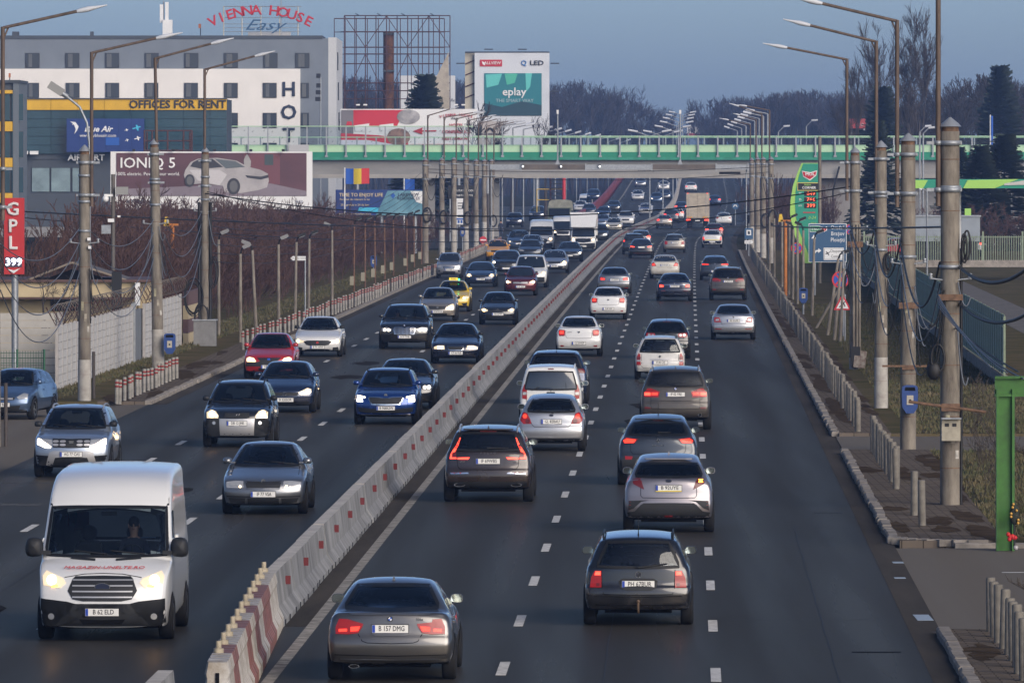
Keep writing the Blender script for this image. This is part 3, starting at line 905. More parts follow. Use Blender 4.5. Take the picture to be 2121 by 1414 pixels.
def rear_end(C, t, P, sp, detail, pnt, full):
 H, W, L = C.H, C.W, C.L
 q = W / 2
 tl = sp.get('tl') or [(q * .93, .56 * H), (q * .95, .66 * H), (q * .80, .70 * H), (q * .60, .68 * H), (q * .60, .57 * H)]
 tm = sp.get('tlm', M_RED)
 for s, o in ((1, tl), (-1, mir(tl))):
  lamp = P('taillight', o, 'rear', tm, .014, .08, .03)
  for k, (xo, xm) in enumerate(sp.get('tlx', [])):
   if xm is M_ORLIT and s < 0: continue
   P('lamp_segment', xo if s > 0 else mir(xo), 'rear', xm, .021, .08, .0, lamp)
 if not full and detail < 2: return
 low = sp.get('low', .30 * H if 'sedan' else .30 * H)
 lo = half([(0, low), (q * .80, low), (q * .90, low * .97), (q * .90, .175 * H), (0, .17 * H)])[:-1]
 lo = [p for i, p in enumerate(lo) if i == 0 or p != lo[i - 1]]
 if sp.get('lowm', M_BLACK): P('lower_bumper', sp.get('lowo') or lo, 'rear', sp.get('lowm', M_BLACK), .016, .09 if detail > 1 else .2, .03)
 if not full: return
 if 'plate' in sp:
  pz, pt = sp['plate'][:2]
  if sp.get('recess'):
   rw_, rh_ = sp['recess']
   ro = chaikin(half([(0, pz - rh_ / 2), (rw_ * .85, pz - rh_ / 2), (rw_, pz + rh_ / 2), (0, pz + rh_ / 2)]), 1)
   ro = [p for i, p in enumerate(ro) if i == 0 or math.hypot(p[0] - ro[i - 1][0], p[1] - ro[i - 1][1]) > 1e-4]
   P('plate_recess', ro, 'rear', sp.get('recm', M_DGREY), .010, .09, 0)
  plate(C, t, 'rear', pz, pt, sp.get('platex', 0), sp.get('yellow', False))
 for z, typ, *r_ in sp.get('emb', []): emblem(C, t, 'rear', z, typ, *(r_ or [.045]))
 for ln in sp.get('lines', []):
  for s in (1, -1):
   C.strip([(a * s, z) for a, z in ln], 'rear', .011, .004).build('panel_gap', M_UNDER, t)
 for o, m_, nm in sp.get('pat', []): P(nm, half(o)[:-1] if abs(o[0][0]) < 1e-6 and abs(o[-1][0]) < 1e-6 else half(o), 'rear', m_, .014, .09, .02)
 for o, m_, nm in sp.get('pats', []):
  P(nm, o, 'rear', m_, .017, .08, .02); P(nm, mir(o), 'rear', m_, .017, .08, .02)
 for x, z, w_, h_ in sp.get('exh', []):
  for s in ((1, -1) if x > 0 else (1,)):
   p0, _ = C.ray('rear', x * s, max(z, .3))
   oo = [(a * w_ / 2, b * h_ / 2) for a, b in disc(1.0, 14)]
   M = face_cam(Vector((x * s, p0.y + .02, z)))
   e = MB().prism(oo, M, .05).build('exhaust_tip', M_CHROME, t)
   MB().prism([(a * .8, b * .75) for a, b in oo], M @ Matrix.Translation((0, 0, .05)), .003).build('exhaust_bore', M_UNDER, e)
 if sp.get('wiper'):
  x0, z0, x1, z1 = sp['wiper']
  pts = []
  for i in range(6):
   k = i / 5
   p0, d = C.ray('rear', x0 + (x1 - x0) * k, z0 + (z1 - z0) * k)
   pts.append(p0 - d * .03)
  MB().tube(pts, [.022, .016, .014, .013, .012, .008], 5).build('wiper', M_BLACK, t)
 if sp.get('third'):
  z, w_ = sp['third']
  P('brake_light', rect(w_, .028, 0, z), 'rear', M_REDDK, .016, .2, .02)
 if sp.get('spoiler'):
  z, w_, dpt = sp['spoiler']
  p0, _ = C.ray('rear', 0, z)
  o = half([(0, 0), (w_ * .9, .0), (w_, .05), (w_ * .9, dpt), (0, dpt + .02)])
  mb = MB(); mb.prism(chaikin(o, 1), Matrix.Translation((0, p0.y - .10, z)), .03)
  mb.build('roof_spoiler', pnt, t)
 for s_, sz, z, x, m_, *ex in sp.get('txt', []):
  p0, _ = C.ray('rear', x, z)
  text(s_, sz, m_, face_cam(Vector((x, p0.y - .012, z))), t, 'badge_lettering', space=(ex[0] if ex else 1.0), bold=.01, ext=.003)
 if sp.get('tow'):
  p0, _ = C.ray('rear', 0, .42)
  MB().tube([(0, p0.y + .25, .25), (0, p0.y - .02, .24), (0, p0.y - .07, .30), (0, p0.y - .07, .40)], .02, 7).sphere((0, p0.y - .07, .42), .03).build('tow_hook', mat('rusty_steel', (.12, .075, .045), .7, var=.4, scale=20), t)

def front_end(C, t, P, sp, detail, pnt, full):
 H, W, L = C.H, C.W, C.L
 q = W / 2
 z1, z0 = .52 * H, .42 * H
 hl = sp.get('hl') or [(q * .90, z0), (q * .93, z1), (q * .62, z1 - .02), (q * .48, z0 + .03), (q * .52, z0)]
 hx = sp.get('hlx')
 if hx is None and full and sp.get('lit', CAR_COUNT[0] % 3 > 0):
  ax = sum(p[0] for p in hl) / len(hl); az = sum(p[1] for p in hl) / len(hl)
  rr = (max(p[1] for p in hl) - min(p[1] for p in hl)) * .30
  hx = [(disc(rr, 12, ax + .03, az), sp.get('litm', M_HEADW))]
 for s, o in ((1, hl), (-1, mir(hl))):
  lamp = P('headlight', o, 'front', sp.get('hlm', M_LENSW if (full and hx and any(x[1] is M_HEADW for x in hx)) else M_CLEARL), .014, .08, .03)
  for xo, xm in (hx or []):
   P('lamp_segment', xo if s > 0 else mir(xo), 'front', xm, .022, .07, 0, lamp)
 if not full and detail < 2: return
 g = sp.get('grille') or [(0, .50 * H), (q * .45, .50 * H), (q * .40, .42 * H), (0, .42 * H)]
 gm = sp.get('grm', M_BLACK)
 gr = P('grille', half(g)[:-1] if abs(g[0][0]) < 1e-6 else half(g), 'front', gm, .014, .09, .02)
 if sp.get('grf'):
  oo = half(g); C.strip(oo + [oo[0]], 'front', sp['grf'], .022).build('grille_frame', sp.get('grfm', M_CHROME), gr)
 if sp.get('bars'):
  nb, kindb, mb_ = sp['bars']
  zz = [p[1] for p in g]; za, zb = min(zz) + .02, max(zz) - .02
  xm = max(p[0] for p in g) - .03
  if kindb == 'h':
   for i in range(nb):
    z = za + (zb - za) * (i + .5) / nb
    C.strip([(-xm * .92, z), (xm * .92, z)], 'front', .022, .024).build('grille_bar', mb_, gr)
  else:
   for i in range(nb):
    x = -xm + 2 * xm * (i + .5) / nb
    C.strip([(x, za), (x, zb)], 'front', .016, .024).build('grille_bar', mb_, gr)
 low = sp.get('low', .21 * H)
 if sp.get('lowm', M_BLACK):
  lo = sp.get('lowo')
  lo = (half(lo) if lo else half([(0, low), (q * .78, low), (q * .86, low * .97), (q * .86, .165 * H), (0, .16 * H)]))
  lo = [p for i, p in enumerate(lo) if math.hypot(p[0] - lo[i - 1][0], p[1] - lo[i - 1][1]) > 1e-4]
  P('lower_bumper', lo, 'front', sp.get('lowm', M_BLACK), .016, .09 if detail > 1 else .2, .03)
 if not full: return
 if 'plate' in sp: plate(C, t, 'front', sp['plate'][0], sp['plate'][1], sp.get('platex', 0))
 for z, typ, *r_ in sp.get('emb', []): emblem(C, t, 'front', z, typ, *(r_ or [.045]))
 for o, m_, nm in sp.get('pat', []):
  oo = half(o); oo = [p for i, p in enumerate(oo) if math.hypot(p[0] - oo[i - 1][0], p[1] - oo[i - 1][1]) > 1e-4]
  P(nm, oo, 'front', m_, .018, .09, .02)
 for o, m_, nm in sp.get('pats', []):
  P(nm, o, 'front', m_, .022, .08, .02); P(nm, mir(o), 'front', m_, .022, .08, .02)
 for ln in sp.get('lines', []):
  for s in (1, -1):
   C.strip([(a * s, z) for a, z in ln], 'front', .011, .004).build('panel_gap', M_UNDER, t)
 for s_, sz, z, x, m_, *ex in sp.get('txt', []):
  p0, _ = C.ray('front', x, z)
  pa, _ = C.ray('front', x, z - .04); pb, _ = C.ray('front', x, z + .04)
  lean = math.atan2((pa.y - pb.y), .08)
  text(s_, sz, m_, face_cam(Vector((-x, p0.y + .035, z + .01)), math.pi) @ Matrix.Rotation(-lean, 4, 'X'), t, 'body_lettering', bold=.002, ext=.002, shear=(ex[0] if ex else 0))
 if sp.get('wipers', detail > 1):
  z = (sp.get('wslo') or C.B['ws'][0] * H) + .02
  for x0, x1 in ((-.5, .02), (.08, .6)):
   pts = []
   for i in range(5):
    p0, d = C.ray('front', x0 + (x1 - x0) * i / 4, z + .05 * (1 - i / 4))
    pts.append(p0 - d * .025)
   MB().tube(pts, .011, 4).build('wiper', M_BLACK, t)
# ------------------------------------------------------------------ ground and road
def asphalt(name, c1, c2, r0=.42, r1=.62):
 m = mat(name, c1, .5)
 n = m.node_tree.nodes; l = m.node_tree.links; p = n['Principled BSDF']
 p.inputs['Specular IOR Level'].default_value = 0.0; gl = n.new('ShaderNodeBsdfGlossy'); gl.inputs[0].default_value = (1, .90, .76, 1); ms = n.new('ShaderNodeMixShader'); ms.inputs[0].default_value = .10; l.new(p.outputs[0], ms.inputs[1]); l.new(gl.outputs[0], ms.inputs[2]); l.new(ms.outputs[0], n['Material Output'].inputs[0])
 g = n.new('ShaderNodeNewGeometry')
 mp = n.new('ShaderNodeMapping'); mp.inputs['Rotation'].default_value = (0, 0, .0226); mp.inputs['Scale'].default_value = (.75, .012, 1)
 l.new(g.outputs['Position'], mp.inputs[0])
 a = n.new('ShaderNodeTexNoise'); a.inputs['Scale'].default_value = 1.0; a.inputs['Detail'].default_value = 4; l.new(mp.outputs[0], a.inputs['Vector'])
 mp2 = n.new('ShaderNodeMapping'); mp2.inputs['Scale'].default_value = (1, .035, 1); mp2.inputs['Rotation'].default_value = (0, 0, .0226); l.new(g.outputs['Position'], mp2.inputs[0])
 b = n.new('ShaderNodeTexNoise'); b.inputs['Scale'].default_value = .35; b.inputs['Detail'].default_value = 8; b.inputs['Roughness'].default_value = .7; l.new(mp2.outputs[0], b.inputs['Vector'])
 ad = n.new('ShaderNodeMath'); ad.operation = 'ADD'; l.new(a.outputs['Fac'], ad.inputs[0]); l.new(b.outputs['Fac'], ad.inputs[1])
 sx = n.new('ShaderNodeSeparateXYZ'); l.new(g.outputs['Position'], sx.inputs[0])
 def mth(op, a_, b_):
  q = n.new('ShaderNodeMath'); q.operation = op
  for k_, v_ in enumerate((a_, b_)):
   if isinstance(v_, (int, float)): q.inputs[k_].default_value = v_
   else: l.new(v_, q.inputs[k_])
  return q.outputs[0]
 u = mth('SUBTRACT', sx.outputs[0], mth('MULTIPLY', sx.outputs[1], .02254))           # across the road, wheel tracks twice per lane
 u = mth('ADD', u, mth('MULTIPLY', mth('LESS_THAN', u, -6.6), 1.37 - .0))
 tr = mth('COSINE', mth('MULTIPLY', mth('ADD', u, 2.63), 4 * math.pi / 3.13), 0)
 s2 = mth('ADD', ad.outputs[0], mth('MULTIPLY', tr, -.13))
 mr = n.new('ShaderNodeMapRange'); mr.inputs[1].default_value = .75; mr.inputs[2].default_value = 1.28; l.new(s2, mr.inputs[0])
 mx = n.new('ShaderNodeMix'); mx.data_type = 'RGBA'; mx.inputs[6].default_value = (*c1, 1); mx.inputs[7].default_value = (*c2, 1)
 l.new(mr.outputs[0], mx.inputs[0]); l.new(mx.outputs[2], p.inputs['Base Color'])
 mr2 = n.new('ShaderNodeMapRange'); mr2.inputs[1].default_value = .75; mr2.inputs[2].default_value = 1.28; mr2.inputs[3].default_value = r1; mr2.inputs[4].default_value = r0
 l.new(s2, mr2.inputs[0]); l.new(mr2.outputs[0], gl.inputs['Roughness'])
 f = n.new('ShaderNodeTexNoise'); f.inputs['Scale'].default_value = 30; f.inputs['Detail'].default_value = 3; l.new(g.outputs['Position'], f.inputs['Vector'])
 bp = n.new('ShaderNodeBump'); bp.inputs['Strength'].default_value = .12; bp.inputs['Distance'].default_value = .01
 l.new(f.outputs['Fac'], bp.inputs['Height']); l.new(bp.outputs[0], p.inputs['Normal']); l.new(bp.outputs[0], gl.inputs['Normal'])
 return m
M_ASPH = asphalt('asphalt', (.016, .0158, .0158), (.048, .0465, .045), .24, .44)
M_ASPH2 = asphalt('old_asphalt', (.062, .053, .044), (.10, .088, .074), .65, .8)
M_PAINT = mat('road_paint', (.58, .57, .54), .6, var=.35, scale=6, world_space=True)
M_PAINTD = mat('worn_road_paint', (.30, .285, .26), .7, var=.5, scale=3, world_space=True)
M_CONC = mat('concrete', (.225, .224, .22), .85, var=.5, scale=1.6, stretch=(1, 1, .35), bump=.15, bscale=30, world_space=True)
M_CONCL = mat('pale_sunlit_concrete', (.45, .41, .35), .85, var=.25, scale=2.2, world_space=True)  # warm sunlight on the barrier tops put into the colour; also the ramp barrier
M_KERB = mat('kerb_stone', (.30, .27, .235), .9, var=.35, scale=3, world_space=True)
M_DIRT = mat('dry_verge', (.060, .048, .034), .95, var=.0, scale=.5, col2=(.050, .056, .022), world_space=True)
M_GRASS = mat('winter_grass', (.135, .100, .062), .95, var=.5, scale=.45, col2=(.060, .062, .026), world_space=True, detail=9)
M_PAVE = brick_mat('paving', (.165, .135, .108), (.115, .097, .080), (.045, .036, .028), .42, .22)
M_GROUND = mat('ground_soil', (.050, .044, .034), .95, var=.5, scale=.06, col2=(.032, .036, .018), world_space=True, detail=9)

gr = MB(); gr.add([(-870, -60, -.06), (870, -60, -.06), (870, 3360, -.06), (-870, 3360, -.06)], [(0, 1, 2, 3)])
tag(gr.build('ground', M_GROUND), kind='structure')

def ribbon(name, o0, o1, Y0, Y1, z, m, step=15, ramp=True, kind='structure', parent=None):
 mb = MB(); vs = []; n = max(1, int((Y1 - Y0) / step))
 fo0 = o0 if callable(o0) else (lambda Y: o0)
 fo1 = o1 if callable(o1) else (lambda Y: o1)
 for i in range(n + 1):
  Y = Y0 + (Y1 - Y0) * i / n
  zz = z + (road_z(Y) if ramp else 0)
  vs += [(road_x(Y) + fo0(Y), Y, zz), (road_x(Y) + fo1(Y), Y, zz)]
 mb.add(vs, [(2 * i, 2 * i + 1, 2 * i + 3, 2 * i + 2) for i in range(n)])
 if z > .05:
  rim = vs[0::2] + vs[::-1][0::2]
  k = len(rim)
  mb.add(rim + [(x, y, -.05) for x, y, q in rim], [(i, (i + 1) % k, k + (i + 1) % k, k + i) for i in range(k)])
 o = mb.build(name, m, parent)
 if kind and not parent: o['kind'] = kind
 return o
road = ribbon('road', -13.75, 6.75, 40, 1900, 0.0, M_ASPH)
# side streets on both hands, the service road on the left of the ramp
sv = ribbon('side_street', -70, -13.75, 60, 240, -.004, M_ASPH2, ramp=False)
sr = ribbon('side_street', 6.75, 60, 123.5, 151.5, -.004, M_ASPH2, step=7, ramp=False)
ribbon('driveway', 6.75, 16, 200, 212, .02, M_ASPH2, step=6, ramp=False)
ribbon('service_road', -34, -15.0, 660, 1250, -.01, M_ASPH, ramp=False)
ribbon('service_road', 8.0, 17.0, 900, 1250, -.01, M_ASPH, ramp=False)
# embankment of the ramp with its red painted wall
for (oa, nm) in ((-14.6, 'ramp_wall'), (6.95, 'ramp_wall')):
 mb = MB(); vs = []
 for i in range(41):
  Y = 935 + i * 24
  vs += [(road_x(Y) + oa, Y, -.05), (road_x(Y) + oa, Y, road_z(Y) + .85), (road_x(Y) + oa + .35 * (1 if oa < 0 else -1), Y, road_z(Y) + .85), (road_x(Y) + oa + .35 * (1 if oa < 0 else -1), Y, -.05)]
 mb.add(vs, [(4 * i + k, 4 * i + 4 + k, 4 * i + 5 + k, 4 * i + 1 + k) for i in range(40) for k in range(3)])
 o = mb.build(nm, mat('red_wall_paint', (.24, .030, .026), .6, var=.3, scale=.6, world_space=True) if oa < 0 else M_CONC)
 tag(o, 'long red painted wall along the left edge of the ramp' if oa < 0 else 'grey concrete wall along the right edge of the ramp', 'wall')

# markings
def dashes(off, Yref, Y0, Y1, per=12.0, ln=3.0, w=.15):
 """one mesh per dash, alike dashes share it"""
 k0 = math.ceil((Y0 - Yref) / per); Y = Yref + k0 * per
 while Y < Y1:
  mb = MB()
  c = rp(Y, off, .005)
  s = (road_z(Y + 2) - road_z(Y - 2)) / 4
  me = DASH.get(w)
  if me is None:
   me = MB().box((0, 0, .002), (w, ln, .004)).mesh('lane_dash'); me.materials.append(M_PAINT); DASH[w] = me
  o = link('lane_dash', me, None, road, c); o.rotation_euler = (math.atan(s), 0, -heading(Y))
  Y += per
DASH = {}
dashes(0, 115.6, 60, 940); dashes(3.13, 114.2, 60, 900); dashes(-7.6, 162.7, 60, 1400); dashes(-10.65, 159.6, 60, 660)
dashes(3.13, 114.2, 1000, 1400)
ribbon('edge_line', -3.40, -3.22, 60, 1000, .005, M_PAINTD, parent=road)
ribbon('edge_line', -12.3, -12.1, 900, 1500, .006, M_PAINTD, parent=road)
ribbon('edge_line', 6.2, 6.34, 930, 1500, .006, M_PAINTD, parent=road)
for (px, py, w, ln) in ((1912, 1279, .26, 1.6), (1860, 1165, .2, .5), (1864, 1197, .2, .4)):
 Y = gy(py); p = at(px, py, Y)
 tag(MB().box((0, 0, 0), (w, ln, .004)).build('paint_mark', mat('faded_blue_white_paint', (.30, .36, .42), .6), road, (p.x, Y, .008)))
for (py, x0, x1) in ((1185, 2075, 2121), (1270, 2080, 2121)):
 Y = gy(py)
 MB().add([((x0 - CX) * Y / F, Y - .15, .003), ((x1 + 40 - CX) * Y / F, Y - .1, .003), ((x1 + 40 - CX) * Y / F, Y + .1, .003), ((x0 - CX) * Y / F, Y + .1, .003)], [(0, 1, 2, 3)]).build('lane_line', M_PAINT, sr)
# patches, seams and an iron drain grate
def patch_obj(px, py, wx, ly, m, nm='road_patch', z=.004):
 Y = gy(py); c = at(px, py, Y)
 o = MB().add([(-wx / 2, -ly / 2, 0), (wx / 2, -ly / 2, 0), (wx / 2, ly / 2, 0), (-wx / 2, ly / 2, 0)], [(0, 1, 2, 3)]).build(nm, m, road, (c.x, Y, z))
 o.rotation_euler = (0, 0, -heading(Y)); return o
patch_obj(1815, 1350, .75, .28, M_UNDER, 'drain_grate')
patch_obj(1715, 1062, .6, .10, M_UNDER, 'road_seam')
for (px, py, wx, ly) in ((60, 1000, 2.2, .35), (30, 1045, 1.2, 1.2), (395, 893, 1.2, .3)): patch_obj(px, py, wx, ly, mat('chalky_mark', (.11, .115, .12), .7, var=.6, scale=4, world_space=True), 'worn_mark')
ribbon('gutter', 6.25, 6.75, 60, 900, .004, mat('gutter_dirt', (.092, .082, .072), .85, var=.45, scale=.8, world_space=True, stretch=(1, .08, 1), col2=(.048, .046, .045)), parent=road)
ribbon('gutter', -13.75, -13.2, 240, 900, .004, mat('gutter_dirt', (.07, .06, .05), .9), parent=road)
ribbon('barrier_foot_strip', -3.75, -3.40, 126, 950, .003, mat('gutter_dirt', (.07, .06, .05), .9), parent=road)  # strip in the gutter's dirt colour along the barrier foot

# pavements with kerb stones
def kerb_run(off, Y0, Y1, near_end, parent, w=.2, h=.13, step=1.0):
 Y = Y0
 rnd = random.Random(int(Y0 * 7 + off * 13))
 me = KERB.get(step)
 if me is None:
  P_ = [(-w / 2, 0), (-w / 2, h - .03), (-w / 2 + .03, h), (w / 2, h), (w / 2, 0)]
  me = MB().prism(P_, Matrix.Translation((0, step * .49, 0)) @ Matrix.Rotation(R(90), 4, 'X'), step * .975).mesh('kerb_stone'); me.materials.append(M_KERB); KERB[step] = me
 while Y < min(near_end, Y1):
  c = rp(Y + step / 2, off + rnd.uniform(-.02, .02), rnd.uniform(-.012, .012))
  o = link('kerb_stone', me, None, parent, c); o.rotation_euler = (rnd.uniform(-.006, .006), 0, -heading(Y) + rnd.uniform(-.02, .02) + (math.pi if off < 0 else 0))
  Y += step
 if Y < Y1:
  mb = MB(); vs = []; n = int((Y1 - Y) / 10) + 1
  for i in range(n + 1):
   q = Y + (Y1 - Y) * i / n
   for dx, z in ((-w / 2, 0), (-w / 2, h), (w / 2, h), (w / 2, 0)): vs.append((road_x(q) + off + dx, q, z))
  mb.add(vs, [(4 * i + k, 4 * i + k + 1, 4 * i + 5 + k, 4 * i + 4 + k) for i in range(n) for k in range(3)])
  mb.build('kerb_run', M_KERB, parent)
KERB = {}
def pavement(o0, o1, Y0, Y1, z=.115, m=M_PAVE):
 return ribbon('pavement', o0, o1, Y0, Y1, z, m, ramp=False, step=8)
pv1 = pavement(6.85, 13.5, 60, 123.5); kerb_run(6.75, 104, 123.4, 400, pv1)
pv2 = pavement(6.85, 8.9, 152.2, 200, .11); kerb_run(6.75, 154, 199.6, 400, pv2)
pv3 = pavement(6.85, 8.25, 212, 640, .11); kerb_run(6.75, 212.3, 640, 330, pv3)
pv4 = pavement(-15.3, -13.85, 240, 640, .10); kerb_run(-13.75, 240, 900, 330, pv4)
# kerb curling into the right side street
for i in range(9):
 a = math.pi * (1 - i / 16)
 c = (road_x(153) + 6.75 + 1.6 + 1.6 * math.cos(a), 153.6 - 1.6 * math.sin(a) * .9, 0)
 o = link('kerb_stone', KERB[1.0], None, pv2, c); o.rotation_euler = (0, 0, -(a - math.pi) * -1); o.scale = (1, .4, 1)
for i in range(9):
 o = link('kerb_stone', KERB[1.0], None, pv2, (road_x(152) + 8.4 + i * 1.0, 151.95, -.05)); o.rotation_euler = (0, 0, R(90))
tag(ribbon('grass_verge', 8.25, 14.0, 212, 640, .09, M_GRASS, ramp=False, step=10), kind='structure')
tag(ribbon('grass_verge', 8.9, 16, 152.2, 200, .09, M_GRASS, ramp=False, step=10), kind='structure')
tag(ribbon('dirt_verge', 8.7, 26, 640, 900, .02, M_DIRT, ramp=False, step=20), kind='structure')
tag(ribbon('grass_verge', -18.5, -15.3, 240, 330, .09, M_GRASS, ramp=False, step=10), kind='structure')
tag(ribbon('grass_verge', -40, -15.3, 330, 640, .09, M_GRASS, ramp=False, step=10), kind='structure')
tag(ribbon('lawn', 14.0, 60, 200, 640, .02, M_GRASS, ramp=False, step=20), kind='structure')
tag(ribbon('path', 17.2, 19.6, 230, 480, .03, mat('pale_path', (.16, .15, .14), .9, var=.3, scale=1.5, world_space=True), ramp=False, step=20), kind='structure')

# kerb island with yellow painted stones at the left edge
isl = tag(ribbon('traffic_island', -30, -17.0, 204, 216, .10, M_DIRT, ramp=False, step=6), kind='structure')
for i in range(8):
 o = link('kerb_stone', KERB[1.0].copy(), None, isl, (road_x(204) - 17.0 - i * 1.0 - .5, 203.9, -.02)); o.rotation_euler = (0, 0, R(90))
 o.data.materials.clear(); o.data.materials.append(mat('yellow_kerb_paint', (.42, .30, .06), .7, var=.4, scale=5) if i % 2 == 0 else M_KERB)

# ------------------------------------------------------------------ median barrier: one thing for each unit
BPROF = [(-.29, 0), (-.29, .08), (-.165, .27), (-.10, .81), (.10, .81), (.165, .27), (.29, .08), (.29, 0)]
def barrier_mesh():
 mb = MB(); L = 5.96
 n = len(BPROF)
 ys = [-L / 2, -L / 2 + .03, L / 2 - .03, L / 2]
 vs = []
 for i, y in enumerate(ys):
  k = .93 if i in (0, 3) else 1.0
  vs += [(x * k, y, z if z < .5 else z - (1 - k) * .3) for x, z in BPROF]
 for i in range(3):
  for j in range(n - 1):
   mb.add([], [])
 fs = []; ms = []
 mb.v = vs
 for i in range(3):
  for j in range(n - 1):
   mb.f.append((i * n + j, (i + 1) * n + j, (i + 1) * n + j + 1, i * n + j + 1)); mb.m.append(1 if j == 3 else 0); mb.s.append(False)  # top face gets the paler tone, painted as if sunlit
 mb.f.append(tuple(range(n))); mb.m.append(0); mb.s.append(False)
 mb.f.append(tuple(reversed(range(3 * n, 4 * n)))); mb.m.append(0); mb.s.append(False)
 for y in (-L / 2 + .5, -1.0, 1.0, L / 2 - .5):      # dark lifting slots at the foot
  mb.box((.278, y, .045), (.03, .30, .085), 0, 2)
 return mb
bm_ = barrier_mesh().mesh('concrete_barrier')
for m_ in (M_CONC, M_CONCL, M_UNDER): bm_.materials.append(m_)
REFL = MB().box((0, 0, 0), (.085, .02, .14)).mesh('reflector'); REFL.materials.append(mat('red_reflector', (.115, .008, .010), .5))
Y = 129.0; k = 0
while Y < 960:
 o = bpy.data.objects.new('concrete_barrier', bm_); COL.objects.link(o)
 o.location = rp(Y, -4.05 + .008 * math.sin(k * 2.3), -.004 * (k % 3)); o.rotation_euler = (0, .003 * math.sin(k * 1.7), -heading(Y) + .001 * math.sin(k * 3.1))
 tag(o, 'grey concrete unit with a red reflector in the long median barrier row', 'barrier', 'concrete median barrier units')
 if k == 0: tag(o, 'first concrete barrier unit, butting against the white plastic barrier', 'barrier')
 link('reflector', REFL, None, o, (.175, .6, .56))
 Y += 6.0; k += 1
o = bpy.data.objects.new('concrete_barrier', bm_); COL.objects.link(o); o.location = (road_x(101) - 4.15, 99.9, 0); o.rotation_euler = (0, 0, -heading(100))
tag(o, 'concrete barrier unit cut off by the bottom edge of the photo', 'barrier'); link('reflector', REFL, None, o, (.165, 2.7, .56))
# far median on the ramp
mb = MB(); vs = []
for i in range(46):
 Y = 962 + i * 20
 for x, z in BPROF: vs.append((road_x(Y) - 4.3 + x, Y, road_z(Y) + z))
n = len(BPROF)
mb.add(vs, [(i * n + j, (i + 1) * n + j, (i + 1) * n + j + 1, i * n + j + 1) for i in range(45) for j in range(n - 1)])
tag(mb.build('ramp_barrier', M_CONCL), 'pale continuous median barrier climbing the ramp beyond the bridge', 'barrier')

# plastic water barriers, white and faded red, each with a post cap
def plastic_mesh():
 mb = MB(); L = 1.84
 P_ = [(-.27, 0), (-.27, .16), (-.20, .30), (-.155, .64), (-.17, .71), (-.135, .87), (.135, .87), (.17, .71), (.155, .64), (.20, .30), (.27, .16), (.27, 0)]
 n = len(P_); vs = []
 ys = [-.92, -.86, -.62, -.58, -.50, -.46, -.12, -.06, .06, .12, .46, .50, .58, .62, .86, .92]
 ks = [.86, 1, 1, .90, .90, 1, 1, .88, .88, 1, 1, .90, .90, 1, 1, .86]
 for y, k in zip(ys, ks): vs += [(x * k, y, z * (1 if k == 1 else .985)) for x, z in P_]
 mb.add(vs, [(i * n + j, (i + 1) * n + j, (i + 1) * n + j + 1, i * n + j + 1) for i in range(len(ys) - 1) for j in range(n - 1)], 0, False)
 mb.add(vs[:n], [tuple(range(n))]); mb.add(vs[-n:], [tuple(reversed(range(n)))])
 mb.box((0, -.925, .53), (.05, .03, .38), 0, 1)
 return mb.mesh('plastic_barrier')
MPW = mat('grubby_white_plastic', (.56, .54, .50), .55, var=.3, scale=2.6, col2=(.20, .155, .10), detail=8, bump=.1)
MPR = mat('faded_red_plastic', (.25, .095, .08), .6, var=.3, scale=2.6, col2=(.12, .07, .055), detail=8)
PEG = MB().cyl((0, 0, .85), (0, 0, .93), .07, .07, 10).cyl((0, 0, .93), (0, 0, 1.03), .038, .038, 10).mesh('post_cap'); PEG.materials.append(mat('cream_plastic', (.36, .31, .22), .6, var=.3, scale=12))
pw = plastic_mesh(); pw.materials.append(MPW); pw.materials.append(M_UNDER)
prd = pw.copy(); prd.materials.clear(); prd.materials.append(MPR); prd.materials.append(M_UNDER)
cols = 'WRWWRWRWRRWW'
for i, c in enumerate(cols):
 Y = 104.6 + i * 1.88
 o = bpy.data.objects.new('plastic_barrier', pw if c == 'W' else prd); COL.objects.link(o)
 o.location = (road_x(Y) - 3.52 - .50 * i / 11, Y, 0); o.rotation_euler = (0, 0, -heading(Y) + .024)
 link('post_cap', PEG, None, o, (-.05, .93, 0))
 if i == 0: tag(o, 'nearest cream white plastic barrier with a black slot in its end', 'barrier', 'plastic water barriers')
 elif i == 11: tag(o, 'farthest white plastic barrier touching the concrete median', 'barrier', 'plastic water barriers')
 else: tag(o, 'grubby white plastic water barrier in the short median row' if c == 'W' else 'faded red plastic water barrier in the short median row', 'barrier', 'plastic water barriers')

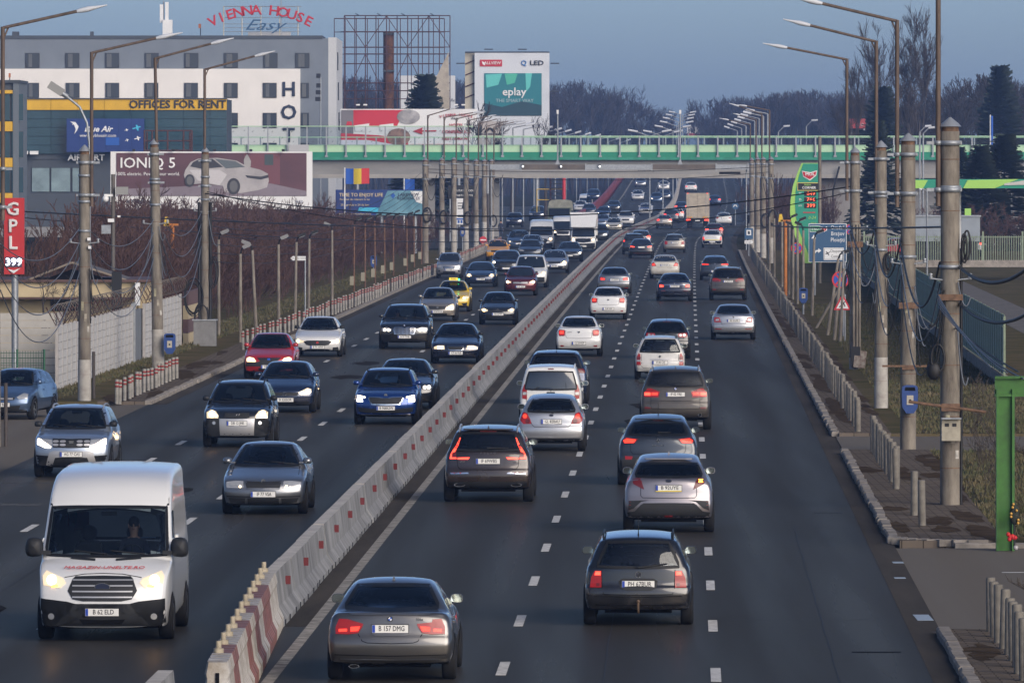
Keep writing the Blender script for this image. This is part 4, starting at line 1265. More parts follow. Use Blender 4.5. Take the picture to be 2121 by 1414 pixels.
# ------------------------------------------------------------------ kerbside bollards
def bollard_mesh(h, r, bands, m, cap):
 mb = MB(); mb.lathe([(r, 0), (r, h - .02), (r * .8, h), (0, h)], 8)
 me = mb.mesh('bollard'); me.materials.append(m); return me
M_BOLL = mat('pale_concrete_post', (.27, .255, .225), .85, var=.3, scale=6)
M_BOLLB = mat('brown_grey_post', (.165, .15, .125), .85, var=.3, scale=6)
M_BRED = mat('red_band', (.24, .035, .03), .7)
B1 = bollard_mesh(.74, .058, True, M_BOLL, 0)
B2 = bollard_mesh(.92, .075, False, M_BOLLB, 0)
BAND = MB().lathe([(.059, -.03), (.0625, -.03), (.0625, .03), (.059, .03)], 8).mesh('red_band'); BAND.materials.append(M_BRED)
def bollards(off, Y0, Y1, step, red, label, group, offs=0.0, jit=.03):
 rnd = random.Random(int(Y0)); Y = Y0
 while Y <= Y1:
  o = bpy.data.objects.new('bollard', B1 if red else B2); COL.objects.link(o)
  o.location = (road_x(Y) + off + offs * (Y - Y0) / max(1, Y1 - Y0) + rnd.uniform(-jit, jit), Y, .10 + rnd.uniform(-.06, .03)); o.rotation_euler = (rnd.uniform(-.025, .025), rnd.uniform(-.025, .025), 0)
  if red:
   link('red_band', BAND, None, o, (0, 0, .64)); link('red_band', BAND, None, o, (0, 0, .53))
  tag(o, label, 'bollard', group)
  Y += step
bollards(-14.5, 237, 266, 1.75, True, 'white post with red bands in the short row beside the concrete lamp poles', 'red banded posts at the left poles')
bollards(-14.5, 305, 424, 2.8, True, 'white post with red bands in the row behind the red and the white sedan', 'red banded posts behind the white sedan', .7)
bollards(-14.0, 420, 520, 3.4, True, 'white post with red bands in the row along the rusty lamp posts', 'red banded posts at the rusty lamp posts', .6)
bollards(-13.7, 525, 680, 4.0, True, 'white post with red bands in the farthest row before the bridge', 'red banded posts before the bridge')
bollards(7.5, 104, 123, 1.45, False, 'brown grey post in the row at the lower right corner', 'posts at the lower right corner')
bollards(7.45, 158, 165, 5.0, False, 'brown grey post of the lone pair beside the bent kerb', 'lone pair of posts', 0)
bollards(7.45, 176, 199, 1.7, False, 'brown grey post in the short row before the driveway', 'short row of posts before the driveway')
bollards(7.4, 213, 620, 2.2, False, 'brown grey post in the long row along the right kerb', 'long row of posts on the right')

# dirt and dead leaves blown over the paving, seams and cracks in the asphalt
rnd = random.Random(21)
M_LITTER = mat('dirt_cover', (.075, .055, .038), .95, var=.4, scale=1.5, world_space=True)
def blob(parent, cx, cy, rx, ry, z, m, nm):
 P_ = []
 for i in range(14):
  a = 2 * math.pi * i / 14; k = rnd.uniform(.65, 1.15); P_.append((cx + rx * k * math.cos(a), cy + ry * k * math.sin(a), z))
 return MB().add(P_, [tuple(range(14))]).build(nm, m, parent)
for i in range(26):
 Y = rnd.uniform(154, 199); blob(pv2, road_x(Y) + rnd.choice((7.05, 8.6, 8.8, 7.9)) + rnd.uniform(-.1, .1), Y, rnd.uniform(.12, .4), rnd.uniform(.8, 3.2), .1145 + i * .0002, M_LITTER, 'dirt_patch')
for i in range(16):
 Y = rnd.uniform(104, 122); blob(pv1, road_x(Y) + rnd.choice((7.05, 9.5, 8.3)) + rnd.uniform(-.2, .2), Y, rnd.uniform(.15, .5), rnd.uniform(.6, 2.4), .1195 + i * .0002, M_LITTER, 'dirt_patch')
for i in range(46):
 Y = rnd.uniform(214, 420); blob(pv3, road_x(Y) + rnd.choice((7.0, 8.1, 7.2)), Y, rnd.uniform(.12, .35), rnd.uniform(1.5, 6), .1145 + i * .0002, M_LITTER, 'dirt_patch')
for i in range(30):
 Y = rnd.uniform(242, 400); blob(pv4, road_x(Y) + rnd.uniform(-15.2, -14.0), Y, rnd.uniform(.15, .5), rnd.uniform(1.5, 6), .1045 + i * .0002, M_LITTER, 'dirt_patch')
M_CRACK = mat('tar_seam', (.012, .012, .013), .7)
for i in range(16):
 Y = 112 + 9.5 * i + rnd.uniform(-3, 3); o0 = rnd.choice((-13, -10, -7, -3, 0, 3.2)); w = rnd.uniform(1.2, 3.1)
 P_ = [(road_x(Y) + o0 + w * k / 6, Y + rnd.uniform(-.10, .10), .006) for k in range(7)]
 MB().add([p for q in P_ for p in (q, (q[0], q[1] + .035, .006))], [(2 * k, 2 * k + 2, 2 * k + 3, 2 * k + 1) for k in range(6)]).build('tar_seam', M_CRACK, road)
for i, (o_, Y0, Y1) in enumerate(((1.5, 100, 190), (4.9, 95, 160), (-9.2, 130, 230), (-5.6, 150, 260))):
 vs = []; n = 40
 for k in range(n + 1):
  Y = Y0 + (Y1 - Y0) * k / n; x = road_x(Y) + o_ + rnd.uniform(-.015, .015)
  vs += [(x, Y, .0065), (x + .012, Y, .0065)]
 MB().add(vs, [(2 * k, 2 * k + 1, 2 * k + 3, 2 * k + 2) for k in range(n)]).build('tar_seam', M_CRACK, road)
for i in range(9):
 Y = rnd.uniform(115, 300); blob(road, road_x(Y) + rnd.choice((-12, -9, -6, -1.7, 1.6, 4.8)), Y, rnd.uniform(.3, .8), rnd.uniform(1.5, 5), .0055 + i * .0003, mat('asphalt_repair', (.032, .031, .031), .6, var=.2, scale=3, world_space=True), 'asphalt_repair')
# ------------------------------------------------------------------ buildings, bridge and billboards
def panel(px0, py0, px1, py1, Y, d=.1, dy=0.0):
 """a board facing the camera whose outline covers these photo pixels at distance Y: centre, size"""
 a, b = at(px0, py1, Y), at(px1, py0, Y)
 return ((a.x + b.x) / 2, Y + dy, (a.z + b.z) / 2), (b.x - a.x, d, b.z - a.z)
class Bd:
 """parts of one thing laid out on a front at distance Y; coordinates are relative to the thing's base"""
 def __init__(self, name, px, Y, label, cat, group=None, rz=0.0):
  b = at(px, 0, Y); self.Y = Y; self.o = (b.x, Y)
  self.t = thing(name, (b.x, Y, 0), 0, label, cat, group)
 def loc(self, px, py, dy=0.0):
  p = at(px, py, self.Y); return Vector((p.x - self.o[0], dy, p.z))
 def box(self, nm, px0, py0, px1, py1, m, d=.1, dy=0.0, parent=None):
  c, s = panel(px0, py0, px1, py1, self.Y, d)
  return MB().box((c[0] - self.o[0], dy, c[2]), s).build(nm, m, parent or self.t)
 def poly(self, nm, pts, m, dy=-.06, h=.01, parent=None):
  P_ = [self.loc(*p) for p in pts]
  return MB().prism([(p.x, p.z) for p in P_], face_cam((0, dy, 0)), h).build(nm, m, parent or self.t)
 def text(self, s, px, py, hpx, m, dy=-.08, nm='lettering', align='CENTER', bold=.0, shear=0, sx=1.0, rot=0.0, ext=.02, parent=None, space=1.0):
  return text(s, hpx * self.Y / F / .70, m, face_cam(self.loc(px, py, dy)) @ Matrix.Rotation(rot, 4, 'Z'), parent or self.t, nm, align, bold, ext, shear, sx, space)
 def bar(self, nm, p0, p1, r, m, parent=None, dy0=0.0, dy1=None, n=5):
  a = self.loc(*p0, dy0); b = self.loc(*p1, dy0 if dy1 is None else dy1)
  return MB().cyl(a, b, r, None, n).build(nm, m, parent or self.t)

M_HGREY = mat('hotel_grey_render', (.17, .195, .225), .9, var=.10, scale=.4)
M_HWHITE = mat('hotel_white_render', (.74, .71, .67), .9, var=.06, scale=.4)
M_HSIDE = mat('hotel_side_render', (.50, .51, .52), .9, var=.06, scale=.4)
M_WFRAME = mat('dark_window_frame', (.022, .024, .028), .5)
M_CURT = mat('curtain_grey', (.11, .118, .122), .9, var=.25, scale=6, stretch=(3, 1, .1))
M_WGLASS = mat('hotel_pane', (.030, .038, .048), .10, spec=.6)
M_OGLASS = mat('office_glass', (.018, .055, .075), .12, spec=.7, var=.35, scale=.25)
M_YFASC = mat('yellow_fascia', (.62, .36, .015), .5, var=.12, scale=.8)
M_NAVYL = mat('navy_lettering', (.012, .020, .045), .5)
M_REDL = mat('sign_red', (.45, .012, .022), .5)
M_DARKM = mat('dark_grey_cladding', (.055, .066, .080), .7, var=.1, scale=.5)
M_STEEL = mat('galvanised_steel', (.30, .32, .34), .5, metal=.5, var=.2, scale=8)
M_RUST = mat('rusty_red_steel', (.075, .030, .026), .8, var=.45, scale=3)
M_RUST2 = mat('rust_brown_post', (.16, .065, .022), .85, var=.6, scale=1.2, col2=(.045, .022, .016))
M_GREENL = mat('light_green_paint', (.42, .62, .40), .6, var=.06, scale=.6)
M_GREEND = mat('dark_green_paint', (.005, .205, .115), .55, var=.12, scale=.6)
M_BCONC = mat('bridge_concrete', (.24, .235, .225), .85, var=.25, scale=.35, stretch=(.4, 1, 1.5), world_space=True)
M_WHITEB = mat('white_board', (.70, .70, .69), .6)
M_SCREEN = glass_mat('noise_screen_glass', (.84, .88, .90), .05, 1.2)
M_BLUEB = mat('deep_blue_print', (.008, .032, .16), .5)
M_BLUEM = mat('mid_blue_print', (.012, .085, .36), .5)

# ---- hotel
H = Bd('hotel', 330, 860, 'long white and grey hotel with square windows and a red rooftop sign', 'hotel')
H.box('wall', -120, 80, 680, 480, M_HGREY, 14, 7.0)
H.box('white_block', -120, 143, 622, 480, M_HWHITE, .5, -.25)
H.box('side_wing', 680, 78, 697, 480, M_HSIDE, 30, 15.2)
H.box('parapet', -120, 74, 668, 81, M_DARKM, 14.2, 7.0)
def hwin(x0, y0, x1, y1, dy):
 w = H.box('window', x0, y0, x1, y1, M_WFRAME, .16, dy)
 H.box('pane', x0 + 1.2, y0 + 1.2, x1 - 1.2, y1 - 1.2, M_WGLASS, .05, dy - .075, w)
 xa = x0 + 4 + random.uniform(-1, 4)
 H.box('curtain', xa, y0 + 2, min(x1 - 4, xa + random.uniform(7, 13)), y1 - 2, M_CURT, .03, dy - .095, w)
for x in (-29, 53, 135.5, 218, 300, 382, 464, 546, 612): hwin(x, 110, x + 29, 141, -.03)
for k, y in enumerate((172, 234, 296)):
 for x in (-29, 53, 137, 219, 300, 382, 464.5, 545): hwin(x, y, x + 28.5, y + 31, -.54)
 hwin(622.5, y, 640, y + 31, -.03)
for k, y in enumerate((108, 170, 232)): H.box('side_window', 696.5, y, 699, y + 37, M_WFRAME, 1.4, 4 + 3 * k)
for i, c in enumerate('HOTEL'): H.text(c, 598.5, 186.5 + 47.5 * i, 29, M_NAVYL, -.62, bold=.02, nm='wall_lettering')
for x in (22, 29, 184): H.box('chimney', x, 65, x + 7, 76, M_DARKM, .8, 3)
H.box('roof_unit', 512, 66, 600, 75, M_HSIDE, 2, 4)
sg = H.bar('sign_frame', (462, 14), (624, 14), .05, M_STEEL, dy0=.3)
for y in (37, 50, 58, 66): H.bar('frame_rail', (462, y), (622, y), .035, M_STEEL, sg, dy0=.3)
for x in (463, 501, 540, 579, 617): H.bar('frame_post', (x, 14), (x, 80), .06, mat('pale_post', (.5, .47, .38), .7), sg, dy0=.3)
H.bar('frame_mast', (582, -8), (582, 75), .05, M_STEEL, sg, dy0=.3)
chars = 'VIENNA HOUSE'
for i, c in enumerate(chars):
 if c == ' ': continue
 t_ = (i - 5.5) / 5.5
 ang = -t_ * .46
 Rr = 222
 H.text(c, 540 + Rr * math.sin(-ang), 20 + Rr * (1 - math.cos(ang)) + 2, 19.5, M_REDL, .1, 'roof_letter', bold=.022, rot=ang, sx=1.12, ext=.05)
H.text('Easy', 545, 53, 22, mat('sign_blue', (.02, .075, .16), .5), .1, 'roof_script', shear=.5, sx=1.45, bold=-.004, ext=.05)
for (x, y0, y1) in ((327, 8, 46), (338, 3, 42)): H.box('antenna_panel', x, y0, x + 7, y1, M_WHITEB, .3, 5)
H.box('equipment_cabinet', 333, 40, 353, 72, M_WHITEB, 1, 5); H.bar('antenna_mast', (334, 0), (334, 78), .08, M_STEEL, dy0=5.6)
H.bar('lamp_stand', (413, 56), (413, 78), .05, M_BLACK, dy0=3); H.box('warning_lamp', 409, 49, 414, 58, mat('red_yellow_lamp', (.4, .12, .03), .4), .3, 3)

# ---- office building with yellow fascia
O = Bd('office_building', 250, 700, 'glass fronted office block with a yellow fascia reading offices for rent', 'building')
O.box('wall', 36, 206, 470, 330, M_DARKM, 12, 6.2)
O.box('base_wall', 36, 319, 640, 470, M_DARKM, 10, 5.3)
xs = [38, 51.5, 105.7, 160.5, 216, 271, 325.7, 380.6, 435, 470]
for a, b in zip(xs, xs[1:]):
 O.box('fascia_panel', a + .35, 205, b - .35, 228, M_YFASC, .2, -.12)
 for c, d in zip([228.5, 246.6, 264, 282.5, 300.8], [246.6, 264, 282.5, 300.8, 319]): O.box('pane', a + .4, c + .4, b - .4, d - .4, M_OGLASS, .06, -.02)
O.box('coping', 37, 203.5, 471, 205.5, M_DARKM, .6, -.1)
O.text('OFFICES FOR RENT', 368, 217, 16, M_PTEXT, -.30, bold=.022, sx=1.02)
O.text('AIRPORT', 179, 327, 12.5, M_WHITET, -.30, bold=.03, sx=1.05)
for (a, b) in ((65, 103), (105, 146), (149, 164)):
 w = O.box('shop_window', a, 347, b, 398, M_WFRAME, .14, .28); O.box('pane', a + 1, 348, b - 1, 397, mat('shop_pane', (.20, .27, .29), .2, var=.3, scale=.6), .05, .19, w)
for x in (42, 63):
 ac = O.box('air_conditioner', x, 313, x + 17, 320, M_WHITEB, .7, -.6)
bb = Bd('banner', 219, 698.6, 'dark blue airline banner hung on the glass office front', 'banner')
bb.box('sheet', 138, 246, 299, 315, M_BLUEB, .06)
for k in range(6): bb.bar('banner_seam', (138 + 27 * k, 246), (138 + 27 * k, 315), .012, mat('seam_blue', (.006, .022, .10), .6), dy0=-.03)
bb.text('Blue Air', 203, 268, 11.5, M_WHITET, -.06, bold=.03, shear=.3, sx=1.05)
bb.text('www.flyblueair.com', 203, 281, 6.6, M_WHITET, -.06)
bb.poly('bird_logo', [(145, 252), (156, 253), (163, 262), (160, 270), (154, 278), (157, 268), (153, 258), (149, 259), (151, 256)], M_WHITET, -.05)
def plane(bd, x, y, s, m):
 bd.poly('plane_print', [(x - 9 * s, y + 2 * s), (x + 7 * s, y - 2.5 * s), (x + 9 * s, y - 1 * s), (x + 7 * s, y), (x - 8 * s, y + 4 * s)], m, -.05)
 bd.poly('plane_wing', [(x - 1 * s, y), (x - 2 * s, y - 5 * s), (x + 1 * s, y - 5 * s), (x + 4 * s, y - 1 * s)], m, -.062)
 bd.poly('plane_wing', [(x - 1 * s, y + 2 * s), (x + 2 * s, y + 7 * s), (x + 4 * s, y + 7 * s), (x + 4 * s, y + 1 * s)], m, -.062)
plane(bb, 283, 264, 1.0, mat('cyan_print', (.05, .42, .62), .5)); plane(bb, 285, 286, .75, M_WHITET); plane(bb, 262, 269, .45, M_WHITET); plane(bb, 263, 290, .45, M_WHITET)
bb.box('blue_patch', 219, 285, 247, 301, M_BLUEM, .02, -.05)
fr = Bd('sign_frame', 348, 690, 'empty dark red steel box frame above the car billboard', 'frame')
for x in (299, 315, 347, 380, 397): fr.bar('upright', (x, 270), (x, 316), .09, M_RUST)
for y in (271, 292, 312): fr.bar('rail', (299, y), (397, y), .08, M_RUST)
for x in (303, 392): fr.bar('back_upright', (x, 274), (x, 314), .08, M_RUST, dy0=1.2)

# ---- narrow dark building at the left edge
N = Bd('office_tower', 10, 590, 'narrow dark building with yellow bands at the left edge', 'building')
N.box('wall', -140, 170, 28, 470, M_DARKM, 10, 5.2); N.box('corner_column', 27, 168, 39, 470, mat('grey_column', (.12, .14, .16), .8), 10, 5.0); N.box('roof_edge', -140, 166, 41, 172, M_DARKM, 10.4, 5.1)
for (a, b) in ((187, 194), (252, 272), (327, 346), (400, 420)): N.box('yellow_band', -140, a, 26, b, M_YFASC, .2, 0)
for (a, b) in ((195, 250), (273, 326), (347, 399)):
 for x in range(-60, 26, 28): N.box('pane', x, a, x + 24, b, M_OGLASS, .08, .1)
N.bar('lamp_stand', (20, 157), (20, 167), .04, M_BLACK); N.box('warning_lamp', 18, 152, 22, 161, mat('red_yellow_lamp', (.4, .12, .03), .4), .2)

# ---- bridge
BY = 760.0
B = Bd('road_bridge', 1060, BY, 'long road bridge with green parapet and glass screens crossing the avenue', 'bridge')
B.box('girder', -250, 331, 2400, 367.5, M_BCONC, 9.4, 4.9)
B.box('parapet_lower', -250, 315, 2400, 329.5, M_GREEND, 10.2, 4.9)
B.box('parapet_foot', -250, 325.5, 2400, 331.5, mat('green_foot', (.02, .22, .14), .6, var=.3, scale=1), 10.6, 4.9)
B.box('parapet_upper', -250, 300, 2400, 315, M_GREENL, 10.0, 4.9)
B.box('girder_lip', -250, 361, 2400, 369, mat('girder_lip_concrete', (.30, .285, .26), .85, var=.2, scale=.4), 9.7, 4.9)
post = None
PM = {}
def bridge_post(px, top):
 k = round(top)
 if k not in PM:
  z0, z1 = at(0, 325, BY).z, at(0, top, BY).z
  mb = MB(); mb.box((0, 0, (z0 + z1) / 2), (.14, .16, z1 - z0)); mb.box((0, 0, z0 + .06), (.3, .2, .16))
  PM[k] = mb.mesh('screen_post'); PM[k].materials.append(M_STEEL)
 p = at(px, 0, BY)
 link('screen_post', PM[k], None, B.t, (p.x - B.o[0], -.32, 0))
SM = {}
def bridge_screen(px0, px1, top):
 k = (round(top), round(px1 - px0))
 if k not in SM:
  c, s = panel(px0, top + 1, px1, 301, BY)
  me = MB().box((0, 0, c[2]), (s[0] - .16, .03, s[2])).mesh('glass_screen'); me.materials.append(M_SCREEN)
  s_ = MB()
  for i, (u, v) in enumerate(((-.28, .25), (.22, -.1), (-.2, -.3), (.3, .3))):
   x, z = u * s[0], c[2] + v * s[2]
   s_.add([(x - .09, -.03, z - .10), (x + .02, -.03, z + .03), (x + .10, -.03, z + .10), (x + .03, -.03, z - .04)], [(0, 1, 2, 3)])
  sm_ = s_.mesh('bird_sticker'); sm_.materials.append(M_PTEXT)
  SM[k] = (me, sm_)
 p = at((px0 + px1) / 2, 0, BY)
 g = link('glass_screen', SM[k][0], None, B.t, (p.x - B.o[0], -.30, 0))
 if px0 < 1030 or px0 > 1500: o_ = link('bird_sticker', SM[k][1], None, g); o_['kind'] = 'stuff'
x = 474.0
while x < 2180:
 top = 262 if x < 975 else 282.5
 bridge_post(x, top);
 if abs(x - 960) > 30 or True: bridge_screen(x, x + 40.5, top)
 x += 40.5
B.bar('top_rail', (474, 262), (980, 262), .05, M_GREENL, dy0=-.3); B.bar('top_rail', (980, 282.5), (2300, 282.5), .05, M_GREENL, dy0=-.3)
B.bar('top_rail', (474, 284), (2300, 284), .05, M_GREENL, dy0=9.9)
for i in range(60):
 p = at(474 + 40.5 * i + 18, 0, BY); link('screen_post', PM[262] if False else PM[282], None, B.t, (p.x - B.o[0], 10.0, 0))
B.box('abutment', 1692, 367, 1770, 495, mat('abutment_concrete', (.22, .21, .20), .85, var=.2, scale=.3), 6, 5)
B.box('abutment_step', 1770, 367, 2400, 495, M_BCONC, 5, 6)
B.box('pier', 1012, 367, 1034, 495, M_BCONC, 5, 5); B.box('pier', 880, 367, 900, 495, M_BCONC, 5, 5)
B.box('abutment', -250, 367, 640, 495, M_BCONC, 6, 5)
B.bar('drain_pipe', (1738, 345), (1725, 395), .10, M_BLACK, dy0=-.3); B.bar('drain_pipe', (1725, 395), (1725, 470), .10, M_BLACK, dy0=-.3)
B.box('notice', 598, 300, 640, 314, mat('grey_notice', (.42, .42, .42), .7), .05, -.5)

# gantry beam in front of the bridge
G = Bd('cable_gantry', 1280, 645, 'slim steel cable gantry spanning the road in front of the bridge', 'gantry')
segs = [1015, 1080, 1214, 1351, 1484, 1550]
for i, (a, b) in enumerate(zip(segs, segs[1:])):
 G.box('beam_segment', a, 341, b - 1, 351.5, M_STEEL if i % 2 == 0 else mat('brown_beam', (.115, .095, .080), .7, var=.3, scale=1), .4)
 G.box('beam_joint', b - 2.2, 338.5, b + .6, 354, M_STEEL, .5)
for x in (1083, 1162, 1242):
 l_ = G.box('floodlight', x - 2, 340, x + 2, 347, M_BLACK, .25, -.35); G.box('lamp_face', x - 1.5, 343, x + 1.5, 346.5, mat('small_lit_lamp', (1, 1, 1), .3, emit=1.5), .05, -.5, l_)
for x in (1155, 1409):
 G.bar('mast', (x, 232), (x, 336), .07, M_STEEL, dy0=.3); G.box('mast_head', x - 2.2, 228, x + 2.2, 236, M_WHITEB, .25, .3)
 G.poly('mast_foot', [(x - 5, 341), (x - 1.5, 331), (x + 1.5, 331), (x + 5, 341)], M_STEEL, .4, .2)
for x in (1018, 1546): G.bar('gantry_leg', (x, 345), (x, 519), .06, M_STEEL, dy0=.3)
G.text('Arcadia Oring', 1338, 354, 4.2, mat('faint_letters', (.10, .095, .09), .7), .6, 'faded_lettering'); G.box('sign_strip', 1490, 356, 1534, 361, M_DGREY, .1, .6)

# ---- car billboard
V = Bd('billboard', 437, 600, 'wide car advertisement billboard with a silver car on a purple ground', 'billboard')
V.box('frame', 229, 314, 647, 433, M_WHITEB, .35, .2)
V.box('print_ground', 241, 317, 635, 406, mat('plum_print', (.105, .045, .055), .6, var=.35, scale=.25, stretch=(.3, 1, 1)), .05)
V.poly('print_floor', [(241, 406), (241, 392), (430, 384), (560, 380), (635, 396), (635, 406)], mat('mauve_floor_print', (.20, .165, .19), .6, var=.2, scale=.5), -.03)
V.poly('print_wall', [(505, 318), (580, 318), (580, 382), (505, 378)], mat('plum_wall_print', (.15, .055, .065), .6), -.028)
V.poly('print_doorway', [(548, 320), (566, 320), (566, 342), (548, 342)], mat('doorway_print', (.05, .07, .075), .6), -.042)
V.poly('print_person', [(505, 332), (508, 324), (512, 319), (515, 324), (520, 334), (519, 346), (506, 346)], mat('grey_figure_print', (.33, .32, .31), .6), -.055)
M_CARP = mat('car_body_print', (.37, .35, .35), .55, var=.25, scale=.5); M_CARD = mat('car_dark_print', (.035, .035, .042), .5); M_CARL = mat('car_light_print', (.50, .48, .48), .5)
V.poly('print_car_body', [(381, 362), (384, 352), (395, 336), (410, 329), (450, 327), (490, 333), (512, 345), (540, 352), (555, 360), (557, 375), (553, 388), (535, 394), (500, 400), (465, 398), (462, 385), (420, 380), (395, 382), (384, 376)], M_CARP, -.06)
V.poly('print_car_glass', [(394, 345), (400, 336), (412, 330), (440, 329), (462, 346), (420, 350)], M_CARD, -.075)
V.poly('print_car_windshield', [(445, 329), (488, 334), (508, 346), (468, 349)], mat('car_glass_print', (.10, .12, .13), .5), -.08)
V.poly('print_car_front', [(508, 363), (540, 366), (556, 362), (556, 368), (540, 372), (512, 368)], M_CARD, -.08)
V.poly('print_car_side', [(392, 352), (455, 352), (470, 362), (455, 384), (410, 374)], M_CARL, -.072)
for (x, y, r_) in ((393, 374, 13), (484, 386, 17)):
 V.poly('print_wheel', [(x + r_ * .8 * math.cos(a), y + r_ * math.sin(a)) for a in [i * math.pi / 10 for i in range(20)]], M_CARD, -.085)
 V.poly('print_hub', [(x + r_ * .5 * math.cos(a), y + r_ * .7 * math.sin(a)) for a in [i * math.pi / 8 for i in range(16)]], mat('hub_print', (.11, .11, .11), .5), -.10)
V.text('IONIQ 5', 306, 338.5, 21, M_WHITET, -.06, bold=.012, sx=1.05)
V.text('100% electric. Power your world.', 306, 360.5, 7, M_WHITET, -.06, sx=.98)
V.text('HYUNDAI', 288, 417, 7.5, M_NAVYL, -.06, bold=.012, sx=1.05); V.text('H', 249, 417, 7, M_NAVYL, -.06, shear=.4, sx=1.8)
V.text('IMPULS', 442, 412, 5, M_PTEXT, -.06, shear=.25, sx=1.15); V.text('LEASING', 442, 418.5, 5, M_PTEXT, -.06, shear=.25, sx=1.15); V.text('RA3', 620, 418, 6, mat('faint_blue', (.35, .38, .45), .6), -.06)
V.poly('logo_mark', [(405, 420), (412, 410), (415, 410), (409, 420)], M_PTEXT, -.03)
for x in (262, 345, 437, 530, 615): V.bar('leg', (x, 432), (x, 545), .16, M_STEEL, dy0=.4)
for x in (278, 360, 445, 520, 587): V.box('spotlight', x - 3, 309, x + 3, 314, M_BLACK, .3, -.5)

# ---- lakeside flats billboard, flags, small boards
W = Bd('billboard', 787, 620, 'blue billboard about enjoying life with lakeview residences', 'billboard')
W.box('frame', 695, 393, 880, 446, M_BLUEB, .3, .2)
W.poly('print_blue', [(697, 395), (803, 395), (780, 446), (697, 446)], M_BLUEB, -.02); W.poly('print_pale', [(803, 395), (880, 395), (880, 446), (778, 446)], mat('pale_teal_print', (.18, .36, .44), .6, var=.5, scale=.4, col2=(.05, .16, .22)), -.03)
W.poly('print_white', [(850, 396), (880, 396), (880, 424), (862, 418)], M_WHITEB, -.045)
W.text('TIME TO ENJOY LIFE', 748, 404, 7, mat('cream_print', (.62, .52, .32), .6), -.05, bold=.01)
for y, s in ((413, 'Facilitati de relaxare la lac'), (424.5, '25% gratuit in 24 de luni'), (443, 'www.lakeviewresidences.ro')): W.text(s, 735, y, 4.2, mat('cream_print', (.62, .52, .32), .6), -.05)
W.text('LAKEVIEW', 846, 403.5, 6.5, M_NAVYL, -.06, bold=.01); W.text('RESIDENCES', 846, 411, 6, M_NAVYL, -.06)
W.poly('diamond_logo', [(814, 399), (819, 405), (814, 412), (809, 405)], M_BLUEM, -.05)
W.poly('print_banner', [(744, 430), (785, 430), (782, 439), (740, 439)], mat('cyan_print', (.05, .42, .62), .5), -.05)
for x in (715, 790, 860): W.bar('leg', (x, 446), (x, 525), .15, M_STEEL, dy0=.4)
def flag(px, py0, py1, Y, pole_top, label, cols, w, h, polex=None):
 f = Bd('flag', px, Y, label, 'flag')
 f.bar('pole', (px, pole_top), (px, HOR + CH * F / Y), .05, M_WHITEB, n=8)
 ww = w / len(cols)
 for i, c in enumerate(cols):
  mb = MB(); vs = []
  for j in range(5):
   u = (i + j / 4) * ww
   for v in (0, .5, 1):
    p = f.loc(px + 2 + u, py0 + (py1 - py0) * v, .10 * math.sin(u * .16) - .08)
    vs.append((p.x, p.y, p.z - .02 * math.sin(u * .1)))
  fs = [(3 * j + k, 3 * j + 3 + k, 3 * j + 4 + k, 3 * j + 1 + k) for j in range(4) for k in range(2)]
  nv = len(vs); vs2 = [(a, b + .02, c_) for a, b, c_ in vs]
  mb.add(vs, fs, 0, True); mb.add(vs2, [tuple(reversed(q)) for q in fs], 0, True)
  mb.build('flag_stripe', c, f.t)
 return f
FB, FY, FR = mat('flag_blue', (.015, .08, .36), .8), mat('flag_yellow', (.60, .45, .04), .8), mat('flag_red', (.45, .03, .035), .8)
flag(714, 349, 381, 610, 347, 'blue yellow and red national flag on a white pole', [FB, FY, FR], 49, 32)
flag(837, 371, 395, 640, 369, 'plain dark blue flag hanging under the bridge', [FB], 20, 24)
flag(2051, 240, 300, 700, 238, 'furled blue flag on a pole at the far right behind the bridge', [FB], 4, 50)
S_ = Bd('notice_board', 956, 655, 'tall white notice board with paragraphs and pictures between the left poles', 'sign')
S_.box('board', 944, 411, 968, 465, M_WHITEB, .15);
for y in (420, 426, 431, 445, 448): S_.box('print_line', 948, y, 964, y + 1.6, M_DGREY, .02, -.085)
S_.poly('print_tree', [(960, 415), (966, 432), (956, 432)], M_DGREY, -.08); S_.box('print_blue', 946, 452, 966, 455, M_BLUEM, .02, -.085)
for x in (948, 954, 960): S_.box('print_pane', x, 456, x + 4, 462, M_BLUEM, .02, -.085)
for x in (947, 965): S_.bar('leg', (x, 465), (x, 515), .05, M_STEEL)
S2 = Bd('shop_banner', 960, 700, 'dark grey shop banner with white lettering behind the left poles', 'banner')
S2.box('sheet', 928, 384, 990, 412, M_DGREY, .1); S2.text('FACILITATI PRODUS', 960, 395, 4, M_WHITET, -.07); S2.text('APARTAMENTE', 960, 405, 4, M_WHITET, -.07)
for x in (932, 988): S2.bar('leg', (x, 412), (x, 500), .08, M_STEEL)

# ---- hotel billboard behind the bridge
T = Bd('billboard', 846, 830, 'white hotel conference restaurant billboard with a red bedroom picture', 'billboard')
T.box('frame', 705, 226, 988, 306, M_WHITEB, .3, .2)
T.poly('print_red_wall', [(732, 228), (838, 228), (822, 262), (732, 262)], mat('red_room_print', (.50, .02, .035), .6), -.02)
T.poly('print_grey_wall', [(707, 228), (732, 228), (732, 278), (707, 278)], mat('grey_room_print', (.16, .15, .16), .6), -.02)
T.poly('print_bedspread', [(706, 276), (780, 280), (845, 288), (845, 304), (706, 304)], mat('red_room_print', (.50, .02, .035), .6), -.03)
T.poly('print_sheet', [(706, 290), (760, 290), (815, 299), (815, 305), (706, 305)], mat('sheet_print', (.55, .56, .62), .6), -.045)
T.poly('print_pillow', [(734, 260), (765, 256), (764, 272), (736, 272)], M_WHITEB, -.045); T.poly('print_pillow', [(786, 259), (815, 256), (816, 268), (788, 272)], M_WHITEB, -.045)
